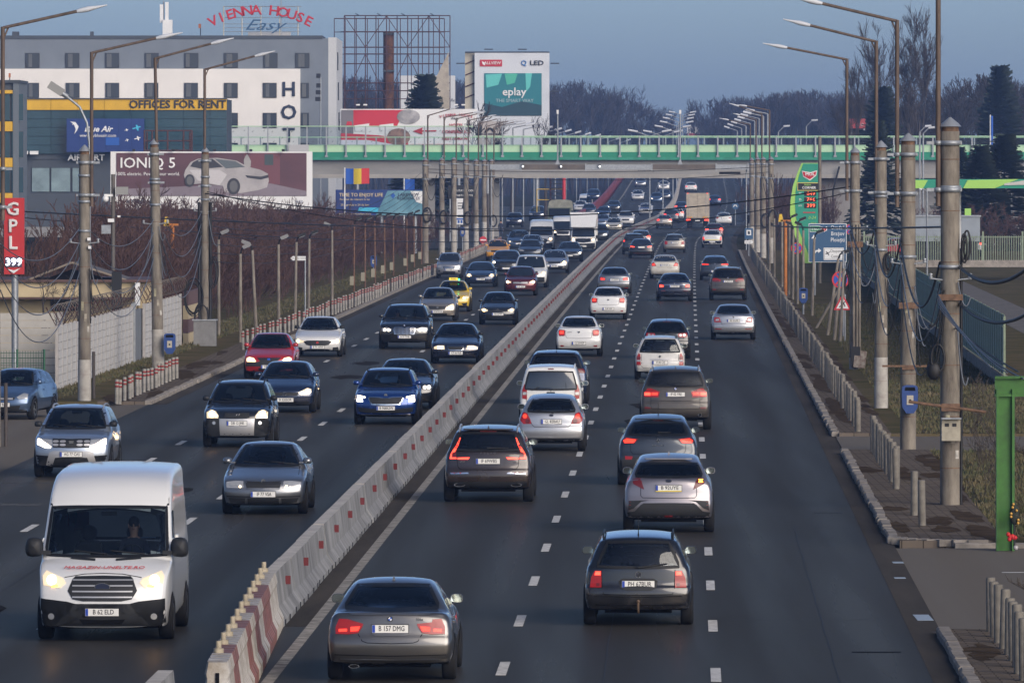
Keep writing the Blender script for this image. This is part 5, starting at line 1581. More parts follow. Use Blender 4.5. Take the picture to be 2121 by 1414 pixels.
T.poly('print_round_photo', [(846 + 24 * math.cos(a), 242 + 15 * math.sin(a)) for a in [i * math.pi / 10 for i in range(20)]], mat('round_photo_print', (.30, .29, .29), .6, var=.6, scale=.7), -.055)
T.poly('print_food_photo', [(826 + 24 * math.cos(a), 284 + 18 * math.sin(a)) for a in [i * math.pi / 10 for i in range(20)]], mat('food_photo_print', (.28, .16, .12), .6, var=.8, scale=.9), -.06)
T.poly('print_lamp', [(719, 252), (728, 252), (730, 260), (717, 260)], mat('red_room_print', (.50, .02, .035), .6), -.05)
for i, c in enumerate('VIENNA HOUSE'):
 t_ = (i - 5.5) / 5.5
 if c != ' ': T.text(c, 945 + 32 * t_, 238 + 4 * t_ * t_, 5.5, M_REDL, -.05, bold=.01, rot=-t_ * .25)
T.text('Easy', 942, 245, 5, M_DGREY, -.05, shear=.4, sx=1.3)
for y, s in ((260, 'HOTEL'), (273.5, 'CONFERENCE'), (287, 'RESTAURANT')): T.text(s, 945, y, 6.5, M_REDL, -.05, bold=.012)
T.text('T. +40 21 203 65 00   BUCHAREST@VIENNAHOUSE.COM', 905, 300, 3.4, M_REDL, -.05)
T.poly('print_arrow', [(855, 272), (876, 264), (874, 270), (904, 270), (904, 272.5), (874, 273), (876, 279)], M_REDL, -.05)
for x in (740, 846, 950): T.bar('leg', (x, 306), (x, 470), .2, M_STEEL, dy0=.4)
for x in (742, 757): T.box('spotlight', x - 4, 216, x + 4, 219, M_WHITEB, .3, -1)
for x in (945, 960): T.box('spotlight', x - 4, 216, x + 4, 219, M_WHITEB, .3, -1)
T2 = Bd('billboard', 1015, 836, 'small beige billboard with an arch logo right of the hotel billboard', 'billboard')
T2.box('frame', 990, 251, 1042, 306, mat('beige_board', (.40, .37, .35), .7), .3, .2); T2.text('MEM EL WIN MANY', 1015, 278, 4, M_DGREY, -.02)
T2.poly('arch_logo', [(1003, 275), (1006, 268), (1015, 264), (1024, 268), (1027, 275), (1022, 275), (1015, 268), (1008, 275)], M_DGREY, -.02)
for x in (1000, 1032): T2.bar('leg', (x, 306), (x, 470), .15, M_STEEL, dy0=.4)

# ---- screen advertisement tower
Q = Bd('billboard', 1060, 960, 'tall white television advertisement billboard with a teal picture', 'billboard')
Q.box('frame', 983, 110, 1138, 300, mat('pale_board', (.56, .585, .62), .6), .5, .3)
Q.box('side_frame', 963, 110, 983, 300, mat('cream_side_board', (.46, .42, .33), .7, var=.15, scale=.3), .4, 1.0)
for y in (133, 156, 180, 203): Q.bar('side_bar', (964, y), (983, y - 8), .08, M_RUST, dy0=.7)
Q.bar('top_edge', (963, 109), (1138, 109), .12, M_DARKM, dy0=.2)
Q.box('print_teal', 1003, 152, 1122, 240, mat('teal_print', (.008, .16, .19), .5, var=.0, scale=.22, col2=(.01, .30, .28), detail=2), .05, 0)
Q.poly('print_aurora', [(1088, 152), (1102, 152), (1098, 180), (1090, 190)], mat('aurora_print', (.10, .48, .44), .5), -.04)
Q.poly('print_aurora', [(1006, 155), (1040, 153), (1032, 176), (1008, 182)], mat('aurora_print', (.10, .48, .44), .5), -.04)
Q.poly('print_aurora', [(1045, 153), (1072, 153), (1066, 172), (1050, 176)], mat('aurora_green_print', (.06, .40, .28), .5), -.045)
Q.poly('print_dark', [(1003, 240), (1003, 214), (1040, 222), (1080, 210), (1122, 218), (1122, 240)], mat('teal_dark_print', (.006, .045, .065), .5), -.04)
Q.box('logo_red', 994, 124, 1040, 138, M_REDL, .05, 0); Q.text('ALLVIEW', 1020, 131, 6, M_WHITET, -.06, bold=.01); Q.poly('logo_mark', [(998, 127), (1004, 130), (1005, 136), (1000, 134)], M_WHITET, -.04)
Q.text('LED', 1112, 131, 9.5, M_PTEXT, -.06, bold=.02, sx=1.25); Q.text('Q', 1085, 131, 10, mat('blue_q', (.04, .16, .42), .5), -.06, bold=.015)
Q.text('eplay', 1065, 191, 16, M_WHITEB, -.08, bold=.018, sx=1.05); Q.text('THE SMART WAY', 1066, 209, 7, mat('pale_teal_letters', (.35, .48, .52), .6), -.08)
for x in (1010, 1112): Q.bar('leg', (x, 300), (x, 446), .3, M_STEEL, dy0=.6)
for (x, y) in ((1013, 103), (1083, 103), (1150, 132), (1149, 190), (955, 132)): Q.bar('lamp_arm', (x - 10, y), (x + 8, y), .08, M_DARKM, dy0=-1.2)

# ---- rusty empty billboard frame
K = Bd('lattice_billboard', 812, 905, 'empty rusty lattice billboard frame on one thick post', 'frame')
K.bar('post', (804.5, 66), (804.5, 300), .62, M_RUST2, n=14, dy0=1.5)
for y in (68, 145): K.box('post_collar', 793, y, 816, y + 4, M_DARKM, 1.6, 1.5)
for dy, x0, x1, dt in ((0, 713, 932, 33), (3.2, 691, 920, 38)):
 x = x0
 while x <= x1 + 1:
  K.bar('upright', (x, dt), (x, 226), .06 if dy == 0 else .05, M_RUST, dy0=dy); x += (x1 - x0) / 10
 for y in (dt, 66, 98, 112, 132, 172, 188, 205, 226): K.bar('rail', (x0, y), (x1, y), .065 if y == dt else .05, M_RUST, dy0=dy)
x = 713.0; i = 0
while x < 930:
 a, b = (33, 98) if i % 2 == 0 else (98, 33)
 K.bar('brace', (x, a), (x + 43.8, b), .045, M_RUST, dy0=0); K.bar('brace', (x, 112 if i % 2 else 205), (x + 43.8, 205 if i % 2 else 112), .045, M_RUST, dy0=0)
 K.bar('strut', (x, 66), (x - 12, 66), .045, M_RUST, dy0=0, dy1=3.2); K.bar('strut', (x, 172), (x - 12, 172), .045, M_RUST, dy0=0, dy1=3.2)
 x += 43.8; i += 1
for x in (745, 790, 840, 900): K.bar('lamp_arm', (x, 33), (x - 8, 29), .05, M_DARKM, dy0=0, dy1=-1.6)
K.poly('torn_sheet', [(929, 108), (931, 226), (912, 226), (903, 180), (890, 188)], mat('dirty_canvas', (.36, .32, .26), .9, var=.3, scale=.8), -.1, .02)
K2 = Bd('billboard', 885, 935, 'small white board with torn print behind the rusty lattice frame', 'billboard')
K2.box('board', 828, 157, 943, 226, mat('off_white_board', (.52, .54, .56), .7), .3); K2.text('De', 852, 204, 15, M_PTEXT, -.2, shear=.3); K2.text('Re', 937, 208, 6, M_NAVYL, -.2, shear=.4); K2.box('red_print', 888, 158, 896, 175, M_REDL, .05, -.2)
for x in (840, 930): K2.bar('leg', (x, 226), (x, 460), .2, M_STEEL, dy0=.4)

# ---- red steel stair tower and far boards beyond the bridge
L_ = Bd('stair_tower', 1150, 900, 'red and yellow steel stair tower beyond the bridge on the left', 'stairs')
L_.bar('post', (1168, 340), (1168, 468), .22, mat('bright_red_steel', (.45, .02, .03), .5)); L_.bar('post', (1140, 350), (1140, 468), .12, M_RUST)
for i in range(9): L_.box('tread', 1141, 372 + 8 * i, 1165, 374 + 8 * i, M_DGREY, 1.0)
for y in (392, 414): L_.bar('railing', (1112, y), (1168, y), .06, mat('yellow_rail', (.45, .30, .03), .6))
for x in (1112, 1140): L_.bar('railing_post', (x, 392), (x, 440), .06, mat('yellow_rail', (.45, .30, .03), .6))
for (px, py0, py1, w, Y, c, lb) in ((1435, 263, 276, 24, 1900, (.62, .62, .62), 'white supermarket board far down the road'), (1436, 276, 283, 28, 1905, (.42, .06, .06), 'red roof board below the white board far down the road'), (1776, 246, 266, 34, 1000, (.35, .05, .05), 'red board with faded white letters among the right trees')):
 d = Bd('far_board', px, Y, lb, 'sign'); d.box('board', px - w / 2, py0, px + w / 2, py1, mat('far_board_%d' % int(py0), c, .7), .3)
 if py0 == 246: d.text('De', px + 3, 257, 10, mat('pink_letters', (.5, .35, .35), .6), -.2, shear=.3)
 for s in (-.4, .4): d.bar('leg', (px + w * s, py1), (px + w * s, HOR + (CH - (6 if Y > 1500 else 0)) * F / Y), .15, M_STEEL)

# ---- petrol station: totem and canopy
E = Bd('petrol_price_totem', 1668, 560, 'tall green petrol station price totem with a red logo', 'sign')
MOLG = mat('totem_green', (.008, .24, .15), .45, var=.05, scale=1); MOLL = mat('totem_lime', (.30, .55, .10), .45)
E.poly('lime_edge', [(1660, 338), (1652, 356), (1642, 385), (1637, 415), (1636, 440), (1640, 470), (1652, 505), (1668, 547), (1697, 547), (1697, 338)], MOLL, 0, .5)
E.poly('green_face', [(1663, 339), (1655, 362), (1648, 392), (1646, 420), (1648, 450), (1656, 480), (1672, 520), (1680, 546), (1696, 546), (1696, 339)], MOLG, -.5, .03)
E.poly('red_logo', [(1660, 354), (1678, 357), (1692, 353), (1690, 364), (1677, 374), (1663, 366)], mat('white_line', (.7, .7, .7), .5), -.54, .02); E.poly('red_logo', [(1661.5, 355.5), (1678, 358.5), (1690.5, 355), (1688.5, 363), (1677, 371.5), (1664, 364.5)], M_REDL, -.57, .02)
E.text('MOL', 1677, 361, 6, M_WHITET, -.60, bold=.03, sx=1.1)
E.box('fresh_corner', 1651, 378, 1696, 395, mat('yellow_edge', (.6, .5, .1), .5), .03, -.55); E.box('fresh_corner_field', 1652.5, 379.5, 1696, 393.5, M_BLACK, .03, -.575); E.text('CORNER', 1675, 389, 5, M_WHITET, -.60, bold=.02); E.text('FRESH', 1672, 383, 3.6, MOLL, -.60, bold=.01)
for i, (a, b) in enumerate((('95', '649'), ('D', '766'), ('LPG', '399'))):
 y = 401 + 12.5 * i
 E.text(a, 1657, y, 4.5 if i < 2 else 3, M_WHITET, -.54); E.box('price_display', 1665, y - 5, 1690, y + 5, M_BLACK, .03, -.54); E.text(b, 1679, y, 7, mat('red_digits', (.5, .05, .02), .5, emit=.8, ecol=(1, .14, .05)), -.575, sx=1.2)
E.box('red_line', 1663, 439, 1688, 441, M_REDL, .03, -.54); E.text('0-24', 1681, 451, 6, MOLL, -.54, shear=.3); E.text('aspire', 1684, 461, 3, MOLL, -.54)
C1 = Bd('petrol_canopy', 2020, 480, 'green and lime petrol station canopy at the right edge', 'canopy')
C1.box('roof', 1893, 372, 2330, 386, MOLG, 9, 4.8)
C1.box('fascia', 1893, 371.5, 2330, 390, MOLG, .2, .1)
C1.poly('lime_field', [(1893, 373), (1922, 373), (1912, 390), (1893, 390)], MOLL, -.04); C1.poly('white_field', [(1950, 373), (1975, 373), (1986, 390), (1962, 390)], M_WHITEB, -.04); C1.poly('lime_field', [(2004, 373), (2110, 371), (2060, 390), (1995, 390)], MOLL, -.04); C1.poly('grey_field', [(2080, 380), (2140, 371), (2330, 371), (2330, 378), (2080, 384)], mat('pale_fascia', (.45, .45, .42), .6), -.05)
for x in (1990, 2150): C1.bar('column', (x, 388), (x, 583), .25, M_WHITEB, dy0=4, n=10)
for x in (2040, 2060, 2077, 2095, 2113):
 d = Bd('flagpole', x, 690, 'thin grey empty flagpole in the row behind the petrol canopy', 'flagpole', 'empty flagpoles behind the canopy'); d.bar('pole', (x, 332), (x, 507), .06, M_STEEL); d.box('pole_tip', x - 1.5, 330, x + 1.5, 334, M_WHITEB, .1)
d = Bd('kiosk', 1965, 560, 'pale blue grey container behind the green fence', 'container'); d.box('body', 1895, 448, 2030, 500, mat('container_grey', (.24, .27, .30), .7, var=.1, scale=1), 2.4, 1.2); d.box('roof_edge', 1893, 446, 2032, 449, M_STEEL, 2.6, 1.2); d.box('lime_sign', 1999, 432, 2012, 449, MOLL, .2, .5); d.box('foot', 1900, 500, 2026, 546, M_DGREY, 2, 1.3)
d = Bd('twin_lamp', 1920, 500, 'double headed floodlight post beside the petrol canopy', 'lamp'); d.bar('pole', (1920, 392), (1920, 573), .07, M_STEEL);
for s in (-1, 1): d.bar('arm', (1920, 396), (1920 + 15 * s, 388), .04, M_STEEL); d.poly('lamp_head', [(1920 + 10 * s, 391), (1920 + 22 * s, 384), (1920 + 20 * s, 388), (1920 + 12 * s, 394)], M_WHITEB, -.1, .2)
# ------------------------------------------------------------------ vehicles
P_WHITE = paint('white', (.66, .66, .645), 0, .32)
P_WHITED = paint('white_dusty', (.60, .59, .56), 0, .40, dirt=.18)
P_CREAM = paint('cream_white', (.60, .57, .49), 0, .36, dirt=.2)
P_SILVER = paint('silver', (.40, .41, .43), .75, .34)
P_SILVERB = paint('silver_blue', (.36, .41, .48), .75, .34)
P_SILVERG = paint('silver_grey', (.19, .20, .215), .75, .33)
P_BRGREY = paint('bronze_grey', (.115, .112, .110), .75, .30)
P_LILAC = paint('pinkish_silver', (.25, .232, .245), .75, .34)
P_BEIGE = paint('beige_silver', (.36, .33, .29), .7, .36)
P_BLACK = paint('black', (.010, .011, .014), .2, .22)
P_BROWN = paint('dark_brown', (.026, .017, .015), .3, .25)
P_DKGREY = paint('dark_grey', (.035, .042, .052), .6, .28)
P_DIRTY = paint('dusty_brown_grey', (.055, .050, .045), .5, .45, dirt=.3)
P_NAVY = paint('navy', (.010, .015, .035), .4, .24)
P_DBLUE = paint('dark_blue', (.012, .025, .065), .5, .25)
P_BLUE = paint('blue', (.005, .042, .21), .55, .24)
P_STEEL = paint('steel_blue', (.075, .13, .23), .6, .3)
P_RED = paint('red', (.40, .014, .018), .15, .28)
P_DRED = paint('dark_red', (.115, .012, .016), .4, .26)
P_YELLOW = paint('taxi_yellow', (.62, .42, .03), 0, .32)
P_ORANGE = paint('orange_yellow', (.66, .30, .02), 0, .32)
P_GREEN = paint('army_green', (.10, .12, .085), 0, .6)

# ---- outbound carriageway, seen from behind
car('car', 'bronze grey sedan nearest the camera beside the red and white plastic barrier', 'R', 809, 1405, 'sedan', (4.53, 1.817, 1.42), P_BRGREY,
 dict(tl=[(.785, .70), (.785, .80), (.735, .915), (.61, .91), (.60, .868), (.385, .845), (.40, .80), (.46, .715), (.60, .695)],
   tlx=[([(.74, .73), (.74, .77), (.62, .775), (.62, .735)], M_REDLIT), ([(.57, .735), (.57, .80), (.43, .81), (.46, .745)], M_REDLIT), ([(.66, .80), (.75, .80), (.72, .88), (.64, .88)], M_RED)],
   plate=(.775, 'B 157 DMG'), recess=(.34, .21), recm=P_BRGREY, emb=[(.915, 'quarter', .042)], low=.345, lowm=M_BLACK, lowo=half([(0, .285), (.70, .285), (.78, .27), (.78, .22), (0, .20)])[:-1],
   lines=[[(.63, 1.0), (.605, .90)], [(.46, .70), (.40, .60), (.33, .575), (0, .565)], [(.80, .40), (0, .385)]],
   pat=[([(0, .335), (.72, .345), (.72, .33), (0, .32)], P_SILVERG, 'bumper_crease'), ([(0, 1.005), (.55, 1.0), (.60, .985), (.55, .972), (0, .978)], P_SILVERG, 'trunk_lip')],  # paler silver bands: bumper crease, and the trunk lip highlight put in as paint
   exh=[(-.52, .235, .16, .06)], antenna='fin', txt=[('320d', .05, .905, .42, M_CHROME)], rwlo=1.045))
car('car', 'black estate car with roof rails and a tow hook in the middle lane', 'R', 1322, 1292, 'wagon', (4.40, 1.735, 1.485), P_BLACK,
 dict(tl=[(.59, .905), (.59, .64), (.775, .64), (.755, .80), (.70, .905)], tlm=M_RED, tlx=[([(.605, .835), (.605, .895), (.685, .895), (.70, .835)], M_REDBRK), ([(.62, .66), (.62, .71), (.67, .71), (.67, .66)], M_REDDK)],
   plate=(.69, 'PH 67BUR'), recess=(.33, .19), recm=M_BLACK, emb=[(.845, 'VW', .052)], rails=True, antenna=True, tow=True, wiper=(0, .955, .46, 1.02), low=.26,
   lines=[[(.60, 1.33), (.59, .90), (.585, .64), (.55, .53), (0, .52)], [(.80, .50), (0, .485)], [(.80, .36), (0, .35)]], rwp=.10, rwlo=.97, rwhi=1.35,
   driver=('navy', 'dark haired driver seen through the rear window of the black estate car')))
car('car', 'pinkish silver crossover with a lit orange right indicator and black bumper', 'R', 1385, 1101, 'crossover', (4.36, 1.795, 1.555), P_LILAC,
 dict(tl=[(.73, 1.09), (.60, 1.115), (.56, 1.10), (.49, .885), (.55, .91), (.71, 1.0)], tlm=M_REDDK, tlx=[([(.69, 1.03), (.69, 1.09), (.60, 1.09), (.60, 1.03)], M_ORLIT)],
   plate=(.915, 'B 92UYE'), yellow=True, recess=(.33, .20), recm=P_LILAC, emb=[(1.06, 'oval', .034)], antenna='fin',
   lowo=half([(0, .62), (.50, .615), (.56, .58), (.68, .45), (.86, .42), (.86, .27), (0, .24)])[:-1], lowm=M_DGREY, low=.5,
   pats=[([(.40, .675), (.80, .66), (.81, .47), (.70, .51), (.55, .645)], M_BLACK, 'bumper_vent'), ([(.755, .64), (.79, .645), (.80, .50), (.77, .505)], M_RED, 'reflector')],
   pat=[([(0, .365), (.09, .365), (.085, .325), (0, .325)], M_RED, 'fog_lamp'), ([(0, 1.135), (.44, 1.13), (.50, 1.115), (.44, 1.105), (0, 1.115)], P_LILAC, 'tail_lip')],
   lines=[[(.56, 1.02), (.56, .76), (.52, .72), (0, .715)]], rwglass=M_GLASST, spoiler=(1.46, .50, .14), rwp=.04))
car('car', 'dark brown suv with tall red L shaped tail lamps by the median barrier', 'R', 1011, 1038, 'suv', (4.69, 1.902, 1.66), P_BROWN,
 dict(tl=[(.84, .955), (.685, .955), (.70, 1.10), (.64, 1.24), (.565, 1.50), (.59, 1.50), (.67, 1.28), (.77, 1.14), (.83, 1.06)], tlm=M_REDDK,
   tlx=[([(.835, .965), (.69, .965), (.69, .995), (.79, .995), (.79, 1.09), (.72, 1.12), (.65, 1.26), (.60, 1.42), (.62, 1.42), (.69, 1.27), (.79, 1.12), (.82, 1.06)], M_REDBRK)],
   plate=(.915, 'IF 69WBS'), recess=(.42, .17), recm=P_BROWN, txt=[('V O L V O', .052, 1.09, 0, M_CHROME, 1.5), ('XC60', .045, .90, -.56, M_CHROME), ('D4', .04, .89, .58, M_CHROME)],
   pats=[([(.40, 1.0), (.665, .99), (.665, .955), (.43, .955)], M_REDBRK, 'tail_bar'), ([(.44, .675), (.83, .665), (.81, .635), (.41, .645)], M_CHROME, 'reflector_trim'), ([(.54, .672), (.80, .667), (.79, .645), (.53, .65)], M_RED, 'reflector')],
   exh=[(.62, .40, .25, .085)], low=.47, lines=[[(.68, 1.0), (.66, .80), (.60, .735), (0, .73)]], rails=M_SILVERP, antenna='fin', wiper=(-.02, 1.20, .45, 1.20), third=(1.555, .36), spoiler=(1.585, .56, .16), rwglass=M_GLASST, rwlo=1.16, rwp=.10))
car('car', 'blue grey crossover with diamond emblem just behind the pinkish silver one', 'R', 1363, 1003, 'crossover', (4.45, 1.836, 1.60), P_DKGREY,
 dict(tl=[(.83, 1.03), (.82, 1.13), (.45, 1.08), (.53, .975), (.79, .97)], tlm=M_REDDK, tlx=[([(.80, 1.03), (.80, 1.10), (.50, 1.065), (.56, .99), (.78, .985), (.78, 1.005), (.58, 1.01), (.55, 1.05), (.77, 1.07), (.77, 1.03)], M_REDLIT)],
   emb=[(1.045, 'diamond', .055)], txt=[('KADJAR', .06, .93, 0, M_CHROME, 1.4)], antenna=True, low=.66, lowm=M_DGREY, pats=[([(.58, .68), (.76, .69), (.75, .61), (.60, .61)], M_RED, 'reflector')],
   lines=[[(.64, 1.0), (.63, .80), (.57, .73), (0, .725)]], third=(1.49, .24), spoiler=(1.50, .54, .10), wiper=(.0, 1.22, .30, 1.22), rwp=.06))
car('car', 'silver hatchback with large oval red tail lamps behind the white small van', 'R', 1142, 933, 'hatch', (4.20, 1.706, 1.45), P_SILVER,
 dict(tl=[(.80, .80), (.79, .95), (.71, 1.015), (.62, .98), (.53, .80), (.515, .715), (.72, .71)], tlx=[(disc(.055, 12, .68, .91), M_REDLIT), (disc(.06, 12, .61, .78), M_REDDK)],
   plate=(.77, 'GL 82BAU'), recess=(.31, .16), recm=P_SILVER, emb=[(.935, 'oval', .03)], wiper=(.06, 1.0, -.40, 1.06), low=.34, exh=[(-.0001, .0, .01, .01)][:0],
   lines=[[(.62, 1.0), (.50, .70), (.44, .635), (0, .625)]], pat=[([(0, .385), (.74, .39), (.74, .372), (0, .365)], M_SILVERP, 'bumper_crease')], rwlo=1.03, rwp=.09))
car('van', 'white small delivery van with two dark rear door windows in the inner lane', 'R', 1141, 884, 'minivan', (4.16, 1.764, 1.75), P_WHITE,
 dict(tl=[(.80, .82), (.80, 1.06), (.74, 1.22), (.67, 1.18), (.665, .80)], tlm=M_RED, tlx=[([(.785, .92), (.785, 1.0), (.68, 1.0), (.68, .92)], M_CLEARL)], see=False, rwlo=1.08, rwhi=1.56, rwp=.075,
   lines=[[(0, 1.70), (0, .45)], [(.69, 1.05), (.66, .45)]], third=(1.645, .16), plate=(.75, 'B 11 RKX'), platex=-.3, low=.40, wiper=(-.52, 1.06, -.32, 1.14),
   pat=[([(0, 1.005), (.11, 1.005), (.12, .98), (.10, .955), (0, .955)], M_BLACK, 'door_handle')], rails=P_WHITE))
car('car', 'dark blue luxury suv hidden behind the white small van', 'R', 1152, 836, 'suv', (4.36, 1.90, 1.64), P_DBLUE,
 dict(tl=[(.88, .96), (.88, 1.10), (.60, 1.12), (.58, .98)], tlm=M_REDDK, plate=(.80, None), rwglass=M_GLASST, spoiler=(1.555, .60, .20), antenna='fin', low=.45))
car('car', 'dusty brown grey suv with muddy rear window and twin exhausts', 'R', 1399, 889, 'suv', (4.85, 1.933, 1.75), P_DIRTY,
 dict(tl=[(.87, .93), (.86, 1.05), (.77, 1.165), (.68, 1.165), (.68, 1.085), (.43, 1.075), (.47, .92)], tlm=M_RED, tlx=[([(.86, .97), (.86, 1.05), (.69, 1.05), (.69, .97)], M_REDBRK), ([(.66, .98), (.66, 1.05), (.48, 1.05), (.50, .98)], M_REDLIT)],
   plate=(1.0, 'IF 02 YRE'), recess=(.32, .19), recm=P_DIRTY, emb=[(1.155, 'quarter', .05)], txt=[('X5', .075, 1.10, .55, M_CHROME)], pats=[([(.68, .645), (.85, .66), (.85, .60), (.70, .60)], M_REDDK, 'reflector')],
   exh=[(.68, .43, .11, .10)], low=.36, lines=[[(.68, 1.0), (.68, .70), (.66, .60), (0, .585)], [(.68, .83), (0, .82)]], rails=M_SILVERP, antenna='fin', rwglass=glass_mat('muddy_glass', (.30, .28, .26), .35), wiper=(.0, 1.25, .36, 1.24), rwlo=1.24))
car('car', 'white estate car with tall narrow tail lamps in the middle lane', 'R', 1367, 785, 'wagon', (4.29, 1.709, 1.48), P_WHITED,
 dict(tl=[(.80, .50), (.79, .78), (.72, .92), (.67, .86), (.65, .50)], tlm=M_RED, tlx=[([(.785, .62), (.785, .68), (.66, .68), (.66, .62)], M_CLEARL), ([(.78, .70), (.77, .78), (.66, .78), (.66, .70)], M_REDDK)],
   plate=(.59, 'IF 08 CVJ'), emb=[(.795, 'chrome', .04)], pat=[([(0, .715), (.33, .71), (.33, .675), (0, .68)], M_SILVERP, 'handle_strip')], rails=True, wiper=(.04, .95, -.32, 1.0), low=.28, lines=[[(.64, .95), (.62, .45), (.56, .40), (0, .395)]], rwp=.07, rwlo=.95))
car('car', 'black hatchback with round twin tail lamps right behind the white estate car', 'R', 1381, 742, 'hatch', (4.20, 1.759, 1.485), P_BLACK,
 dict(tl=[(.78, .86), (.76, .97), (.66, 1.01), (.46, .97), (.42, .88), (.46, .81), (.74, .80)], tlm=M_RED, tlx=[(disc(.055, 12, .66, .90), M_CLEARL), (disc(.045, 12, .52, .89), M_CLEARL)],
   emb=[(.885, 'VW', .05)], antenna=True, low=.30, rwlo=.99, third=(1.39, .3), rwglass=M_GLASST))
LOGAN = dict(tl=[(.76, .80), (.77, .98), (.74, 1.02), (.54, 1.01), (.515, .97), (.53, .80), (.56, .785), (.73, .78)], tlm=M_RED, tlx=[([(.73, .86), (.73, .97), (.58, .97), (.58, .86)], M_REDLIT)],
    emb=[(.925, 'shield', .045)], recess=(.36, .17), recm=P_WHITE, low=.30, pats=[([(.56, .42), (.70, .43), (.69, .375), (.59, .375)], M_RED, 'reflector')], lines=[[(.50, 1.0), (.50, .80), (.46, .70), (0, .69)]], antenna='front')
d1 = dict(LOGAN); d1['plate'] = (.505, 'CJ 25HGP'); d1['txt'] = [('LOGAN', .05, .925, -.36, M_CHROME)]
car('car', 'white sedan with square tail lamps ahead of the dark blue suv', 'R', 1199, 737, 'sedan', (4.35, 1.733, 1.517), P_WHITE, d1)
d2 = dict(LOGAN); d2['plate'] = (.505, 'B 81 RIV')
car('car', 'white sedan with square tail lamps farther along the inner lane', 'R', 1260, 661, 'sedan', (4.35, 1.733, 1.517), P_WHITE, d2)
car('car', 'silver liftback alone in the right lane', 'R', 1519, 703, 'sedan', (4.66, 1.814, 1.46), P_SILVER,
 dict(tl=[(.79, .74), (.80, .90), (.77, .94), (.57, .93), (.52, .74)], tlm=M_RED, tlx=[([(.74, .79), (.74, .87), (.60, .88), (.58, .80)], M_CLEARL)], plate=(.80, 'BZ 01LPS'), emb=[(.95, 'chrome', .035)], low=.33,
   pats=[([(.49, .47), (.76, .475), (.76, .445), (.50, .44)], M_RED, 'reflector')], lines=[[(.52, 1.0), (.50, .68), (.46, .60), (0, .595)], [(.48, .655), (0, .65)]], rwglass=M_GLASST))
car('car', 'grey sedan with glowing rectangular tail lamps beside the barrier, ahead of two white sedans', 'R', 1272, 608, 'sedan', (4.84, 1.846, 1.47), P_SILVERG,
 dict(tl=[(.77, .76), (.78, .90), (.72, .94), (.48, .88), (.50, .76)], tlx=[([(.74, .78), (.74, .88), (.52, .86), (.53, .78)], M_REDLIT)], plate=(.78, 'CT 07SZG'), recess=(.36, .17), recm=P_SILVERG, emb=[(.95, 'quarter', .04)], low=.30, antenna='fin', pats=[([(.56, .34), (.78, .35), (.78, .31), (.58, .31)], M_RED, 'reflector')]))
car('car', 'black sedan with chrome strip and bright red lamps in the middle lane', 'R', 1397, 623, 'sedan', (4.92, 1.852, 1.47), P_NAVY,
 dict(tl=[(.80, .76), (.80, .88), (.72, .91), (.53, .86), (.57, .73), (.76, .72)], tlx=[([(.78, .74), (.78, .87), (.58, .83), (.60, .75)], M_REDBRK)], plate=(.79, 'B 275MDP'), emb=[(.93, 'chrome', .035)], low=.30,
   pat=[([(0, .895), (.58, .88), (.58, .86), (0, .875)], M_CHROME, 'chrome_strip'), ([(0, .385), (.45, .375), (.72, .36), (.72, .335), (.45, .345), (0, .36)], M_CHROME, 'bumper_chrome')], pats=[([(.48, .565), (.70, .565), (.70, .53), (.50, .53)], M_REDDK, 'reflector')]))
car('car', 'dark brown grey suv in the right lane near the kerb', 'R', 1508, 621, 'suv', (4.89, 1.938, 1.76), P_DIRTY,
 dict(tl=[(.83, 1.0), (.83, 1.10), (.74, 1.22), (.69, 1.22), (.67, 1.12), (.38, 1.08), (.42, .98)], tlm=M_RED, tlx=[([(.82, 1.02), (.82, 1.08), (.46, 1.07), (.47, 1.01)], M_REDDK)], plate=(1.0, 'B 98291A'), emb=[(1.18, 'quarter', .045)], low=.45, rails=M_SILVERP,
   pats=[([(.63, .585), (.82, .59), (.82, .55), (.65, .55)], M_RED, 'reflector')], lines=[[(.66, 1.0), (.66, .72), (.62, .64), (0, .63)]], rwglass=M_GLASST, spoiler=(1.68, .55, .12)))
car('car', 'cream white sedan with angular red lamps in the middle lane', 'R', 1377, 577, 'sedan', (4.85, 1.86, 1.49), P_CREAM,
 dict(tl=[(.82, .80), (.84, .96), (.72, 1.03), (.66, 1.02), (.52, .80)], tlx=[([(.78, .84), (.78, .93), (.66, .95), (.60, .85)], M_REDLIT)], plate=(.86, 'B 43 YGT'), low=.24, lines=[[(.5, .72), (0, .72)]]), detail=1)
car('car', 'dark grey compact suv in the right lane ahead of the brown grey suv', 'R', 1481, 580, 'crossover', (4.36, 1.824, 1.53), P_DKGREY,
 dict(tl=[(.84, .93), (.84, 1.03), (.74, 1.09), (.34, 1.02), (.36, .94)], tlm=M_REDDK, tlx=[([(.82, .96), (.82, 1.02), (.40, 1.0), (.40, .96)], M_REDLIT)], plate=(.56, 'B 77 ZOI'), emb=[(1.0, 'quarter', .045)], low=.42, antenna='fin'), detail=1)
car('car', 'black fastback sedan with red lamps lit beside a dark suv at the barrier', 'R', 1328, 535, 'sedan', (4.87, 1.852, 1.48), P_BLACK, dict(tl=[(.82, .86), (.82, .96), (.70, .97), (.45, .90), (.48, .83)], tlm=M_RED, tlx=[([(.80, .86), (.80, .95), (.50, .90), (.52, .85)], M_REDBRK)], plate=(.85, None), low=.34, pat=[([(0, .40), (.6, .41), (.6, .385), (0, .375)], M_REDDK, 'reflector')]), detail=1)
